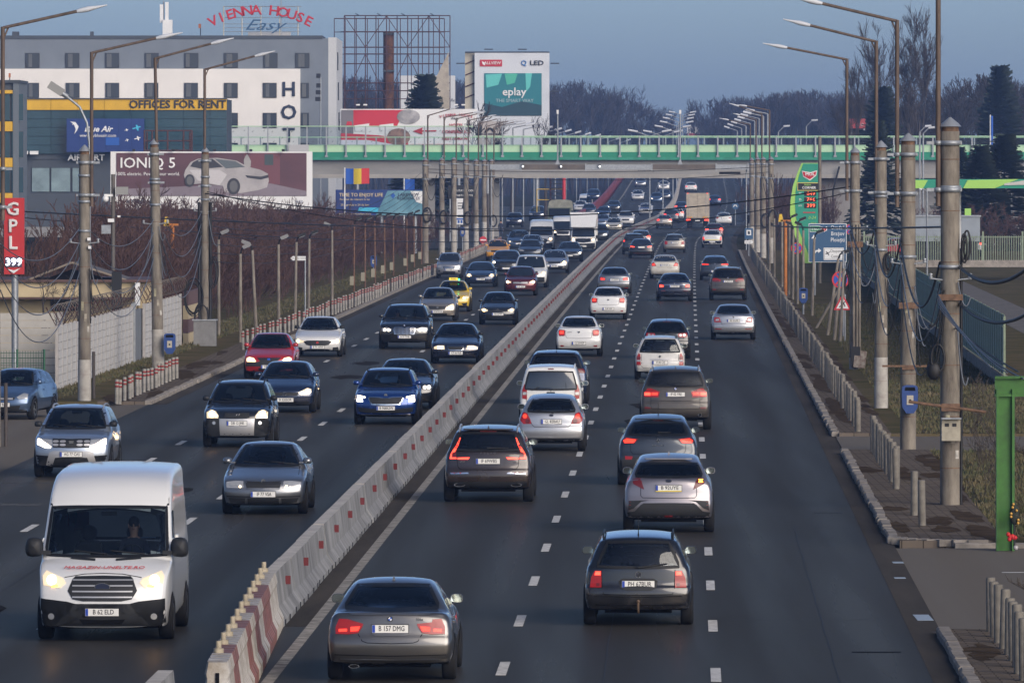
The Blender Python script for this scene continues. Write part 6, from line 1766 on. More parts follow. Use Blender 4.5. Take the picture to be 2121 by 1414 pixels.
car('car', 'dark suv with roof rails at the barrier behind the black fastback', 'R', 1313, 527, 'suv', (4.60, 1.82, 1.68), P_DKGREY, dict(tl=[(.86, 1.0), (.84, 1.30), (.74, 1.32), (.70, 1.0)], tlx=[([(.84, 1.02), (.83, 1.15), (.72, 1.15), (.71, 1.02)], M_REDLIT)], plate=(.85, None), rails=True), detail=1)
car('car', 'grey car with brake lights half hidden ahead of the dark suv at the barrier', 'R', 1327, 513, 'hatch', (4.30, 1.80, 1.50), P_SILVERG, dict(tlm=M_REDBRK), detail=1)
car('car', 'beige silver estate car in the middle lane before the bridge', 'R', 1397, 523, 'wagon', (4.70, 1.75, 1.50), P_BEIGE, dict(tl=[(.78, .66), (.79, .90), (.72, .93), (.56, .90), (.56, .66)], plate=(.80, 'B 55 RLU'), rails=M_SILVERP, low=.30), detail=1)
car('car', 'white sedan with dark bumper and yellow strip ahead in the right lane', 'R', 1475, 513, 'sedan', (4.25, 1.742, 1.53), P_WHITE, dict(tl=[(.80, .62), (.80, .95), (.70, .96), (.62, .62)], tlx=[([(.78, .70), (.78, .90), (.68, .90), (.66, .70)], M_REDLIT)], plate=(.50, None), low=.60, lowm=P_NAVY, pat=[([(0, .70), (.6, .70), (.6, .65), (0, .65)], M_YELL, 'sticker_strip')]), detail=1)
car('car', 'dark red car with a high brake lamp ahead of the white sedan with dark bumper', 'R', 1479, 496, 'hatch', (4.2, 1.78, 1.55), P_DRED, dict(tlm=M_REDBRK, third=(1.44, .3)), detail=1)
car('car', 'beige sedan far along the inner lane by the barrier bend', 'R', 1376, 473, 'sedan', (4.4, 1.75, 1.48), P_BEIGE, dict(tlm=M_REDLIT, plate=(.80, None)), detail=1)
car('car', 'dark grey suv beyond the beige sedan at the barrier bend', 'R', 1390, 463, 'suv', (4.6, 1.85, 1.70), P_DKGREY, dict(tlm=M_REDLIT), detail=1)
car('car', 'white car just left of the box truck beyond the dark suv', 'R', 1402, 457, 'hatch', (4.2, 1.78, 1.5), P_WHITE, dict(tlm=M_REDBRK), detail=1)
car('car', 'dark blue car half hidden at the left side of the box truck', 'R', 1411, 450, 'sedan', (4.5, 1.8, 1.46), P_DBLUE, dict(tlm=M_REDBRK), detail=1)
car('car', 'white luxury sedan to the right of the box truck', 'R', 1499, 467, 'sedan', (5.05, 1.87, 1.49), P_WHITE, dict(tl=[(.82, .78), (.82, .93), (.60, .92), (.56, .82)], plate=(.84, None), low=.28), detail=1)
car('car', 'dark sedan ahead of the white luxury sedan, right of the truck', 'R', 1480, 444, 'sedan', (4.6, 1.82, 1.47), P_DBLUE, dict(tlm=M_REDLIT), detail=1)
car('car', 'white sedan climbing the ramp above the box truck', 'R', 1431, 402, 'sedan', (4.9, 1.87, 1.48), P_WHITE, dict(tl=[(.80, .80), (.80, .93), (.52, .90), (.54, .80)], tlm=M_REDLIT, plate=(.84, None)), detail=1, Y=1190)

# ---- inbound carriageway, seen from the front
car('van', 'white high roof delivery van in the left foreground with its headlamps on', 'L', 214, 1322, 'van', (5.53, 2.059, 2.62), P_WHITE,
 dict(hl=[(.93, .88), (.95, 1.02), (.90, 1.10), (.62, .99), (.575, .92), (.66, .84)], hlx=[(disc(.078, 14, .80, .965), M_HEADW), ([(.80, .855), (.80, .885), (.70, .895), (.69, .86)], M_ORLIT)],
   grille=[(0, 1.03), (.43, 1.02), (.47, .98), (.54, .80), (.46, .67), (.30, .64), (0, .64)], bars=(4, 'h', M_SILVERP), emb=[(.86, 'oval', .065)], plate=(.47, 'B 62 ELD'),
   lowo=half([(0, .60), (.42, .60), (.56, .635), (.90, .67), (.97, .68), (.97, .24), (.80, .20), (0, .20)])[:-1], lowm=M_BLACK, low=.5,
   pats=[([(.16, 1.235), (.56, 1.26), (.53, 1.29), (.16, 1.265)], M_BLACK, 'hood_vent'), (disc(.05, 12, .80, .40), M_CLEARL, 'fog_lamp')], pat=[([(0, .35), (.36, .36), (.30, .28), (0, .28)], M_UNDER, 'lower_intake')],
   txt=[('MAGAZIN-UNELTE.RO', .125, 1.135, 0, M_REDT, .25)], wslo=1.31, wshi=2.03, wsp=.02, mirror=M_BLACK, ms=1.25, msz=1.55, mz=.12, my=.02, antenna=False, lines=[[(.60, 1.0), (.30, 1.05), (0, 1.06)]],
   driver=('navy', 'driver in dark jacket at the wheel of the white delivery van')), name='delivery_van')
car('car', 'silver grey sedan with a wide dark grille right of the white delivery van', 'L', 546, 1063, 'sedan', (4.80, 1.765, 1.47), P_SILVERG,
 dict(hl=[(.78, .575), (.79, .70), (.60, .725), (.425, .72), (.42, .575)], hlx=[(disc(.028, 10, .49, .61), M_HEADF), (disc(.05, 12, .66, .66), M_CLEARL), (disc(.05, 12, .53, .66), M_CLEARL)],
   grille=[(0, .72), (.36, .735), (.385, .72), (.34, .565), (0, .56)], grf=.03, grfm=P_SILVERG, bars=(18, 'v', M_DGREY), emb=[(.715, 'chrome', .05)], plate=(.445, 'IF 77 VSA'),
   pat=[([(0, .40), (.78, .415), (.78, .385), (0, .375)], M_BLACK, 'bumper_strip'), ([(0, .355), (.33, .36), (.33, .235), (0, .225)], M_BLACK, 'lower_intake')], pats=[([(.38, .36), (.74, .365), (.70, .27), (.39, .25)], M_BLACK, 'lower_intake')], low=.21,
   lines=[[(.72, .78), (.70, .98)]], driver=('red', 'driver in a red scarf at the wheel of the silver grey sedan')))
car('car', 'silver blue suv with L shaped daytime lights partly hidden by the white van', 'L', 148, 987, 'suv', (4.34, 1.804, 1.66), P_SILVERB,
 dict(hl=[(.81, .80), (.81, .93), (.46, .90), (.44, .80), (.55, .72), (.72, .74)], hlm=M_CLEARL, hlx=[([(.81, .79), (.815, .92), (.755, .92), (.745, .80), (.48, .745), (.50, .71), (.62, .715)], M_HEADC)],
   grille=[(0, .92), (.45, .93), (.43, .72), (0, .71)], emb=[(.83, 'shield', .06)], pats=[(chaikin(rect(.14, .055, .20 + .17 * i, .865 - .08 * j), 1), M_SILVERP, 'grille_cell') for i in (0, 1) for j in (0, 1)],
   pat=[([(0, .64), (.42, .64), (.52, .60), (.60, .30), (.45, .28), (.38, .48), (0, .50)], M_SILVERP, 'skid_plate')], plate=(.56, 'AG 77 CAS'), low=.48, rails=M_SILVERP, mirror=M_BLACK, lowo=half([(0, .50), (.50, .52), (.84, .54), (.86, .30), (0, .26)])[:-1],
   driver=('grey', 'driver behind the windshield of the silver blue suv')))
car('car', 'black suv with a silver skid plate on its bumper and headlamps on', 'L', 491, 925, 'suv', (4.33, 1.795, 1.70), P_BLACK,
 dict(hl=[(.79, .77), (.80, .92), (.70, .985), (.56, .95), (.48, .84), (.49, .77)], hlx=[(disc(.085, 14, .66, .88), M_HEADW), (disc(.035, 10, .55, .84), M_HEADF)], grille=[(0, .91), (.32, .915), (.33, .79), (0, .78)], bars=(3, 'h', M_DGREY), emb=[(.845, 'H', .045)],
   lowo=half([(0, .76), (.70, .77), (.86, .74), (.86, .30), (0, .26)])[:-1], lowm=M_DGREY, low=.7, pat=[([(0, .755), (.46, .76), (.44, .26), (0, .25)], M_SILVERP, 'skid_plate')],
   pats=[(disc(.045, 12, .60, .65), M_CLEARL, 'fog_lamp')], plate=(.64, 'DB 12 JHK'), rails=True, mirror=M_BLACK, wipers=True, driver=('navy', 'driver with a raised hand in the black suv with silver skid plate')))
C_ = None
car('car', 'dark blue hatchback half hidden behind the black suv', 'L', 590, 853, 'hatch', (4.20, 1.759, 1.485), P_DBLUE,
 dict(hl=[(.78, .60), (.78, .70), (.66, .735), (.40, .60), (.45, .535), (.70, .54)], hlx=[(disc(.065, 12, .68, .64), M_HEADW)], grille=[(0, .61), (.42, .60), (.38, .51), (0, .50)], emb=[(.56, 'VW', .065)], plate=(.385, 'B 320SOR'), low=.30,
   lowo=half([(0, .33), (.72, .34), (.76, .20), (0, .19)])[:-1], driver=('grey', 'driver in a grey pullover in the dark blue hatchback')))
car('car', 'bright blue crossover with a chrome framed grille and split headlamps', 'L', 799, 878, 'suv', (4.24, 1.793, 1.553), P_BLUE,
 dict(hl=[(.83, .76), (.83, .86), (.56, .80), (.57, .755)], hlx=[([(.81, .785), (.81, .845), (.585, .80), (.585, .765)], M_HEADC)], grille=[(0, .765), (.10, .765), (.18, .785), (.46, .79), (.49, .76), (.40, .585), (0, .575)], grf=.032, bars=(18, 'v', M_DGREY), emb=[(.835, 'chrome', .05)],
   pats=[([(.82, .66), (.82, .75), (.66, .745), (.65, .65)], M_HEADC, 'lower_headlamp')], pat=[([(0, .43), (.60, .48), (.78, .50), (.76, .38), (.55, .345), (0, .34)], M_BLACK, 'lower_intake'), ([(0, .285), (.70, .31), (.70, .28), (0, .262)], M_CHROME, 'skid_trim')],
   plate=(.475, 'B 968KSW'), low=.26, rails=True, lines=[[(.55, .80), (.60, 1.02)]], driver=('grey', 'woman at the wheel of the bright blue crossover')))
car('car', 'black sedan with ring shaped headlamps half hidden behind the bright blue crossover', 'L', 836, 846, 'sedan', (4.91, 1.86, 1.47), P_BLACK,
 dict(hl=[(.85, .66), (.85, .74), (.56, .71), (.58, .62), (.78, .61)], hlx=[(disc(.05, 12, .76, .675), M_HEADC), (disc(.045, 12, .64, .67), M_HEADC)], low=.25, plate=(.42, None), driver=('navy', 'driver in the black sedan behind the bright blue crossover')))
car('car', 'red sedan with grey bumper band and headlamps on', 'L', 557, 783, 'sedan', (4.25, 1.742, 1.53), P_RED,
 dict(hl=[(.77, .58), (.78, .70), (.70, .75), (.52, .72), (.43, .60), (.46, .57)], hlx=[([(.74, .60), (.74, .68), (.66, .72), (.52, .68), (.47, .60)], M_HEADW)], grille=[(0, .71), (.40, .71), (.28, .59), (0, .56)], emb=[(.655, 'blueshield', .05)],
   pat=[([(0, .58), (.30, .60), (.42, .57), (.78, .565), (.80, .43), (0, .42)], M_DGREY, 'bumper_band'), ([(0, .37), (.38, .37), (.32, .29), (0, .285)], M_BLACK, 'lower_intake'), ([(0, .735), (.40, .735), (.40, .72), (0, .72)], M_CHROME, 'grille_chrome')], plate=(.41, 'DB 10 RSX'), low=.20, driver=('red', 'driver in the red sedan with the grey bumper band')))
car('car', 'white sedan with a smiling black grille near the left kerb', 'L', 658, 738, 'sedan', (4.53, 1.792, 1.497), P_WHITE,
 dict(hl=[(.83, .56), (.84, .65), (.74, .675), (.50, .60), (.54, .55), (.72, .525)], hlx=[(disc(.055, 12, .74, .605), M_HEADW)], grille=[(0, .63), (.40, .625), (.54, .58), (.42, .46), (.30, .435), (0, .43)], emb=[(.545, 'red', .055)],
   pats=[([(.58, .36), (.78, .38), (.80, .28), (.66, .24), (.58, .28)], M_BLACK, 'fog_lamp_surround')], pat=[([(0, .31), (.40, .30), (.50, .22), (0, .21)], M_BLACK, 'lower_intake')], plate=(.375, 'B 791 AMW'), low=.17, mirror=M_BLACK))
car('car', 'black luxury suv with a tall chrome kidney grille', 'L', 838, 722, 'suv', (4.92, 2.004, 1.745), P_BLACK,
 dict(hl=[(.90, .74), (.90, .83), (.70, .87), (.49, .79), (.54, .71), (.84, .70)], hlx=[(disc(.055, 12, .78, .765), M_HEADC), (disc(.055, 12, .62, .76), M_HEADC)], grille=[(0, .83), (.10, .87), (.38, .87), (.45, .80), (.37, .60), (.08, .57), (0, .60)], grf=.025, bars=(16, 'v', M_CHROME), emb=[(.935, 'quarter', .045)],
   pat=[([(0, .40), (.50, .42), (.60, .30), (0, .28)], M_BLACK, 'lower_intake')], plate=(.49, 'B 59 TMB'), low=.34, rails=True, driver=('navy', 'driver in the black luxury suv'), passenger='passenger in the black luxury suv'))
car('car', 'dark navy sedan with a small chrome grille and warm headlamps', 'L', 944, 752, 'sedan', (4.82, 1.832, 1.45), P_NAVY,
 dict(hl=[(.80, .54), (.80, .62), (.66, .67), (.42, .67), (.40, .53)], hlx=[([(.66, .55), (.66, .645), (.47, .645), (.47, .55)], M_HEADW)], grille=[(0, .66), (.29, .66), (.27, .52), (.20, .50), (0, .50)], grf=.02, plate=(.395, 'CT 36 YUS'), low=.24, mirror=M_BLACK, driver=('grey', 'driver in the dark navy sedan')))
car('car', 'beige silver hatchback in front of the yellow taxi', 'L', 906, 664, 'hatch', (4.02, 1.746, 1.53), P_BEIGE,
 dict(hl=[(.78, .66), (.76, .78), (.68, .80), (.50, .70), (.43, .58), (.60, .55)], hlx=[([(.70, .60), (.68, .72), (.54, .68), (.50, .60)], M_HEADW)], grille=[(0, .69), (.42, .70), (.36, .545), (0, .53)], emb=[(.62, 'shield', .06)], pat=[([(0, .35), (.45, .35), (.42, .22), (0, .21)], M_BLACK, 'lower_intake')], plate=(.435, 'B 967DCR'), low=.18))
taxi = car('taxi', 'yellow taxi with a roof sign behind the beige silver hatchback', 'L', 937, 645, 'sedan', (4.35, 1.733, 1.517), P_YELLOW,
 dict(hl=[(.80, .66), (.80, .76), (.66, .78), (.48, .70), (.52, .62)], hlx=[(disc(.05, 12, .58, .68), M_HEADW)], pats=[([(.45, .42), (.74, .45), (.70, .32), (.55, .30)], M_BLACK, 'fog_lamp_surround')], plate=(.44, None), mirror=P_YELLOW), name='taxi')
MB().box((0, .25, 1.585), (.42, .16, .13)).build('roof_sign', mat('taxi_sign', (.75, .55, .05), .4, emit=.25), taxi)
MB().sphere((-.27, .25, 1.56), .045).build('free_light', mat('green_lamp', (.02, .6, .15), .3, emit=2.5, ecol=(.05, 1, .25)), taxi)
text('TAXI', .11, M_PTEXT, face_cam(Vector((0, .335, 1.585)), math.pi), taxi, 'sign_lettering', bold=.02)
car('car', 'black hatchback with two people inside beside the barrier', 'L', 1031, 672, 'hatch', (3.97, 1.682, 1.47), P_BLACK,
 dict(hl=[(.75, .66), (.75, .72), (.66, .76), (.45, .68), (.47, .61), (.66, .60)], hlx=[(disc(.055, 12, .62, .67), M_HEADW)], grille=[(0, .67), (.45, .66), (.43, .61), (0, .60)], emb=[(.665, 'VW', .06)], plate=(.485, 'GR 22YFY'), pat=[([(0, .42), (.60, .42), (.50, .28), (0, .26)], M_BLACK, 'lower_intake')], driver=('navy', 'driver in the black hatchback beside the barrier'), passenger='passenger in the black hatchback beside the barrier'))
car('car', 'dark red crossover with one dazzling headlamp by the barrier', 'L', 1078, 612, 'suv', (4.08, 1.761, 1.60), P_DRED,
 dict(hl=[(.80, .72), (.80, .82), (.52, .79), (.52, .70)], hlx=[(disc(.07, 12, .70, .76), M_HEADW)], grille=[(0, .78), (.46, .78), (.44, .66), (0, .65)], emb=[(.715, 'shield', .06)], bars=(3, 'h', M_SILVERP), plate=(.50, 'B 40 WDT'), low=.36, rails=True), detail=1)
car('van', 'white van with dark lower bumper behind the dark red crossover', 'L', 1099, 595, 'minivan', (4.95, 1.92, 1.90), P_WHITE, dict(hl=[(.90, .78), (.92, .90), (.70, .96), (.62, .86), (.66, .78)], hlx=[(disc(.06, 12, .78, .86), M_HEADW)], low=.62, plate=(.48, None), see=False), detail=1, name='delivery_van')
car('car', 'dark blue sedan in front of the silver small suv', 'L', 995, 594, 'hatch', (4.60, 1.798, 1.46), P_DBLUE, dict(hl=[(.80, .62), (.82, .76), (.60, .78), (.50, .68), (.52, .62)], hlx=[(disc(.06, 12, .66, .69), M_HEADW)], plate=(.47, 'B 77 RWR'), pat=[([(0, .73), (.45, .735), (.45, .70), (0, .695)], M_CHROME, 'grille_chrome')]), detail=1)
car('car', 'silver small suv with roof rails at the left kerb', 'L', 930, 576, 'suv', (3.78, 1.605, 1.60), P_SILVER, dict(hl=[(.76, .72), (.77, .84), (.50, .80), (.50, .68)], hlm=M_CLEARL, hlx=[], grille=[(0, .76), (.36, .76), (.36, .62), (0, .62)], bars=(2, 'h', M_CHROME), plate=(.54, 'B 94 NAD'), pat=[([(0, .44), (.40, .44), (.40, .34), (0, .34)], M_BLACK, 'lower_intake')], pats=[(disc(.06, 12, .62, .46), M_BLACK, 'fog_lamp')], rails=True), detail=1)
car('car', 'black sport suv with white headlamps behind the dark blue sedan', 'L', 1048, 570, 'suv', (4.68, 1.92, 1.62), P_BLACK, dict(hl=[(.86, .76), (.86, .92), (.68, .94), (.66, .78)], hlx=[([(.84, .80), (.84, .90), (.70, .90), (.70, .80)], M_HEADC)], plate=(.46, None), low=.6), detail=1)
car('car', 'silver hatchback with a glaring headlamp by the barrier behind the white van', 'L', 1148, 565, 'hatch', (4.35, 1.84, 1.50), P_SILVER, dict(hlx=[(disc(.08, 12, .66, .70), M_HEADW)], pat=[([(0, .48), (.60, .46), (.50, .32), (0, .30)], M_BLACK, 'lower_intake')], plate=(.46, 'B 97 IFM')), detail=1)
car('car', 'orange yellow hatchback at the left kerb', 'L', 1030, 539, 'hatch', (4.06, 1.733, 1.52), P_ORANGE, dict(lit=False, hlm=M_CLEARL, plate=(.50, None), grille=[(0, .76), (.48, .75), (.44, .62), (0, .60)], emb=[(.68, 'shield', .05)], pat=[([(0, .38), (.45, .38), (.40, .27), (0, .26)], M_BLACK, 'lower_intake')]), detail=1)
car('car', 'blue grey suv with headlamps on behind the orange yellow hatchback', 'L', 1074, 520, 'suv', (4.75, 1.93, 1.70), P_STEEL, dict(litm=M_HEADC, plate=(.62, None), rails=True), detail=1)
car('car', 'silver estate car with a glowing roof sticker ahead of the white van', 'L', 1101, 527, 'wagon', (4.6, 1.80, 1.55), P_SILVERB, dict(lit=False, rails=True), detail=1)
car('car', 'dark sedan between the black sport suv and the silver estate car', 'L', 1098, 537, 'sedan', (4.5, 1.80, 1.48), P_DKGREY, dict(lit=False), detail=1)
car('car', 'dark grey sedan with diamond emblem and bright daytime lights', 'L', 1179, 542, 'sedan', (4.85, 1.869, 1.46), P_DKGREY, dict(hl=[(.84, .62), (.86, .74), (.62, .76), (.54, .68)], hlx=[([(.84, .60), (.86, .73), (.78, .74), (.70, .62)], M_HEADC)], emb=[(.66, 'diamond', .07)], plate=(.46, None)), detail=1)
car('van', 'white high roof van in the queue left of the box van', 'L', 1121, 519, 'van', (5.53, 2.059, 2.55), P_WHITE, dict(hlx=[(disc(.1, 12, .76, .95), M_HEADW)], hl=[(.93, .86), (.90, 1.08), (.60, .97), (.66, .84)], grille=[(0, 1.0), (.45, .98), (.52, .80), (.40, .64), (0, .63)], low=.6, lowo=half([(0, .60), (.95, .66), (.95, .24), (0, .22)])[:-1], wslo=1.28, wshi=1.95, mirror=M_BLACK, ms=1.2, msz=1.5, see=False), detail=1, name='delivery_van')
car('van', 'white van with a black grille between the high roof van and the box van', 'L', 1166, 503, 'van', (5.9, 2.02, 2.45), P_WHITE, dict(hlx=[(disc(.1, 12, .76, .95), M_HEADW)], hl=[(.93, .90), (.90, 1.08), (.62, .97), (.66, .86)], grille=[(0, 1.05), (.55, 1.05), (.50, .80), (0, .78)], lowo=half([(0, .70), (.95, .72), (.95, .24), (0, .22)])[:-1], wslo=1.26, wshi=1.9, mirror=M_BLACK, ms=1.2, msz=1.5, see=False), detail=1, name='delivery_van')
boxvan = car('truck', 'white box van with a tall cargo body and black grille by the barrier', 'L', 1208, 521, 'van', (5.4, 2.07, 2.25), P_WHITE, dict(hlx=[(disc(.1, 12, .80, .98), M_HEADW)], hl=[(.93, .82), (.93, 1.10), (.72, 1.0), (.68, .80)], grille=[(0, 1.08), (.60, 1.05), (.62, .80), (0, .72)], emb=[(.92, 'diamond', .09)], lowo=half([(0, .66), (.95, .72), (.95, .24), (0, .22)])[:-1], wslo=1.22, wshi=1.85, mirror=M_BLACK, ms=1.3, msz=1.5, see=False, plate=(.45, None)), detail=1, name='box_van')
bx = MB(); P_ = chaikin([(1.0, 2.02), (.2, 3.05), (-.3, 3.12)], 1, False)
bx.box((0, -2.0, 2.0), (2.25, 4.2, 2.35)); bx.build('cargo_box', P_WHITED, boxvan)
df = MB()
df.add([(-.98, 1.25, 1.98), (.98, 1.25, 1.98), (1.10, .12, 3.16), (-1.10, .12, 3.16), (-1.10, .12, 1.98), (1.10, .12, 1.98)], [(0, 1, 2, 3), (0, 3, 4), (1, 5, 2)])
df.build('wind_deflector', P_WHITE, boxvan)
car('car', 'dark car with a yellowish headlamp right behind the box van', 'L', 1239, 503, 'suv', (4.4, 1.8, 1.7), P_DKGREY, dict(), detail=1)
car('car', 'cream white hatchback right of the box van by the barrier', 'L', 1271, 481, 'hatch', (4.2, 1.76, 1.5), P_CREAM, dict(plate=(.48, None)), detail=1)
car('car', 'white suv with white headlamps behind the cream hatchback', 'L', 1296, 468, 'suv', (4.7, 1.9, 1.68), P_WHITE, dict(litm=M_HEADC, grille=[(0, .80), (.40, .80), (.40, .62), (0, .62)]), detail=1)
car('car', 'light grey car in the queue right of the box van cargo body', 'L', 1247, 472, 'hatch', (4.3, 1.78, 1.5), P_SILVERB, dict(litm=M_HEADC), detail=1)
car('car', 'dark blue sedan in the far queue above the box van', 'L', 1250, 455, 'sedan', (4.5, 1.8, 1.5), P_DBLUE, dict(litm=M_HEADC), detail=1)
car('car', 'black sedan in the far queue at the barrier bend', 'L', 1271, 449, 'sedan', (4.5, 1.8, 1.5), P_BLACK, dict(litm=M_HEADC), detail=1)
car('car', 'dark blue suv in the far side road queue beside the red wall', 'L', 1229, 440, 'suv', (4.6, 1.85, 1.7), P_DBLUE, dict(litm=M_HEADC), detail=1)
car('car', 'white hatchback in the far side road queue', 'L', 1202, 449, 'hatch', (4.2, 1.78, 1.5), P_WHITE, dict(lit=False), detail=1)
car('car', 'dark grey car in the far side road between the white hatchback and the dark suv', 'L', 1219, 452, 'sedan', (4.4, 1.78, 1.5), P_DKGREY, dict(lit=False), detail=1)
car('van', 'white van farthest back in the side road queue', 'L', 1213, 437, 'van', (5.6, 2.02, 2.45), P_WHITE, dict(lit=False, wslo=1.26, wshi=1.9, see=False, mirror=M_BLACK), detail=1, name='delivery_van')
car('car', 'dark blue pickup parked on the left beyond the bridge', 'L', 1112, 458, 'suv', (5.1, 1.9, 1.85), P_DBLUE, dict(lit=False), detail=1)
car('car', 'dark car parked at the far left under the bridge', 'L', 1065, 471, 'suv', (4.4, 1.8, 1.65), P_NAVY, dict(lit=False), detail=1)
car('police car', 'white police car with a blue bonnet coming down the ramp', 'L', 1337, 451, 'hatch', (4.2, 1.78, 1.5), P_WHITE, dict(litm=M_HEADC, pat=[([(0, .98), (.70, .95), (.75, .80), (0, .80)], P_BLUE, 'blue_bonnet')]), detail=1, Y=1003, name='police_car')
for px, Y_, kd, pp, lb in ((1360, 1090, 'sedan', P_STEEL, 'dark blue sedan on the ramp ahead of a silver one'), (1377, 1118, 'sedan', P_SILVERG, 'silver grey sedan on the ramp beside the median'),
        (1321, 1112, 'hatch', P_WHITE, 'white hatchback in the outer lane of the ramp'), (1375, 1205, 'sedan', P_WHITE, 'white sedan with dark windshield high on the ramp'),
        (1327, 1240, 'hatch', P_SILVER, 'silver hatchback high on the ramp in the outer lane'), (1376, 1290, 'suv', P_DKGREY, 'dark suv high on the ramp under the bridge beam'),
        (1341, 1360, 'sedan', P_NAVY, 'dark sedan at the top of the ramp just below the bridge beam')):
 car('car', lb, 'L', px, 0, kd, (4.4, 1.79, 1.5 if kd != 'suv' else 1.7), pp, dict(litm=M_HEADC), detail=1, Y=Y_)
car('car', 'steel blue hatchback parked in the side street at the left edge', 'L', 24, 868, 'hatch', (3.82, 1.646, 1.44), P_STEEL, dict(lit=False, hl=[(.74, .62), (.74, .74), (.60, .78), (.44, .66), (.50, .60)], plate=(.44, 'B 13 BAZ'), pat=[([(0, .40), (.55, .42), (.50, .28), (0, .26)], M_BLACK, 'lower_intake')], grille=[(0, .66), (.40, .65), (.38, .58), (0, .57)], bars=(2, 'h', M_SILVERP)), yaw=R(-9))

# ---- trucks
def truck_rear(px, py, label):
 Y = gy(py); th = heading(Y)
 t = thing('box_truck', ((px - CX) * Y / F + .1, Y + .3, 0), -th, label, 'truck')
 MB().box((0, 3.6, 2.42), (2.5, 7.2, 2.75)).build('cargo_box', mat('truck_tarpaulin', (.36, .31, .24), .75, var=.25, scale=1.5, stretch=(1, 1, 3)), t)
 for x in (-.62, .62):
  MB().box((x, -.03, 2.42), (1.19, .05, 2.66)).build('cargo_door', mat('truck_door', (.40, .345, .265), .7, var=.25, scale=1.2, stretch=(1, 1, 3)), t)
  MB().cyl((x * 1.5, -.08, 1.1), (x * 1.5, -.08, 3.7), .02).build('lock_bar', M_SILVERP, t)
  MB().box((x * 1.6, -.04, .86), (.45, .08, .14)).build('taillight', M_REDBRK, t)
  MB().box((x * 1.72, -.045, 3.78), (.14, .05, .06)).build('marker_lamp', M_REDLIT, t)
  MB().box((x * 1.35, -.07, 1.16), (.55, .02, .12)).build('reflective_strip', mat('amber_strip', (.55, .28, .05), .4), t)
 MB().box((0, .1, .86), (2.45, .14, .26)).build('rear_bumper', M_BLACK, t)
 MB().box((0, -.02, .80), (.52, .03, .11)).build('license_plate', M_PLATE, t)
 for x in (-.88, .88):
  for y in (.95, 2.2):
   MB().lathe([(.2, -.28), (.46, -.27), (.5, -.2), (.5, .2), (.46, .27), (.2, .28)], 16, Matrix.Translation((x, y, .5)) @ Matrix.Rotation(R(90), 4, 'Y')).build('wheel', M_TYRE, t)
  MB().box((x, .55, .42), (.55, .03, .5)).build('mud_flap', M_BLACK, t)
 MB().box((0, 3.6, .78), (.9, 7.0, .3)).build('chassis', M_UNDER, t)
 MB().box((0, 8.3, 1.75), (2.4, 1.9, 2.5)).build('cab', P_WHITED, t)
 return t
truck_rear(1443, 472, 'box truck with beige cargo doors and red lamps under the bridge')
def truck_front(px, py, label):
 Y = gy(py); th = heading(Y)
 t = thing('army_truck', ((px - CX) * Y / F, Y, 0), math.pi - th, label, 'truck')
 MB().box((0, -1.0, 1.55), (2.4, 2.0, 1.9)).build('cab', P_GREEN, t)
 MB().box((0, .06, 1.98), (2.1, .08, .85)).build('windshield', M_GLASSD, t)
 MB().box((0, .10, .78), (2.4, .25, .36)).build('bumper', M_DGREY, t)
 MB().box((0, .08, 1.25), (1.5, .05, .40)).build('grille', M_BLACK, t)
 for x in (-.9, .9):
  MB().sphere((x, .12, 1.22), (.13, .06, .13)).build('headlight', M_CLEARL, t)
  MB().box((x * 1.45, -.05, 2.0), (.2, .08, .42)).build('wing_mirror', M_BLACK, t)
  for y in (-.9, -4.2):
   MB().lathe([(.2, -.17), (.48, -.16), (.52, -.1), (.52, .1), (.48, .16), (.2, .17)], 16, Matrix.Translation((x * 1.15, y, .52)) @ Matrix.Rotation(R(90), 4, 'Y')).build('wheel', M_TYRE, t)
 P_2 = chaikin([(-1.25, 1.2), (-1.25, 3.0), (-.9, 3.3), (.9, 3.3), (1.25, 3.0), (1.25, 1.2)], 1)
 MB().prism(P_2, Matrix.Translation((0, -2.1, 0)) @ Matrix.Rotation(R(90), 4, 'X'), 4.2).build('canvas_cover', mat('pale_canvas', (.26, .26, .21), .9, var=.3, scale=2), t)
 MB().box((0, -3.0, .85), (.9, 5.5, .3)).build('chassis', M_UNDER, t)
 return t
truck_front(1159, 480, 'pale green army truck with a canvas cover behind the white vans')
# ------------------------------------------------------------------ street furniture
M_POLE = mat('pole_concrete', (.27, .24, .195), .9, var=.42, scale=1.6, stretch=(2.2, 2.2, .6), col2=(.085, .07, .055), bump=.3, bscale=25, detail=9)
M_POLEW = mat('pole_whitewash', (.46, .44, .40), .9, var=.35, scale=3, col2=(.26, .24, .21), detail=9)
M_MAST = mat('rusty_mast', (.115, .080, .060), .7, var=.45, scale=2.5, stretch=(2, 2, .4))
M_CABLE = mat('black_cable', (.008, .008, .009), .6)
M_CABLEG = mat('grey_cable', (.11, .125, .15), .6)
M_LAMPH = mat('lamp_head_white', (.52, .54, .57), .45)
M_CAPM = mat('zinc_cap', (.34, .36, .38), .45, metal=.5)
M_BRKT = mat('rusty_bracket', (.15, .085, .05), .8, var=.5, scale=9)

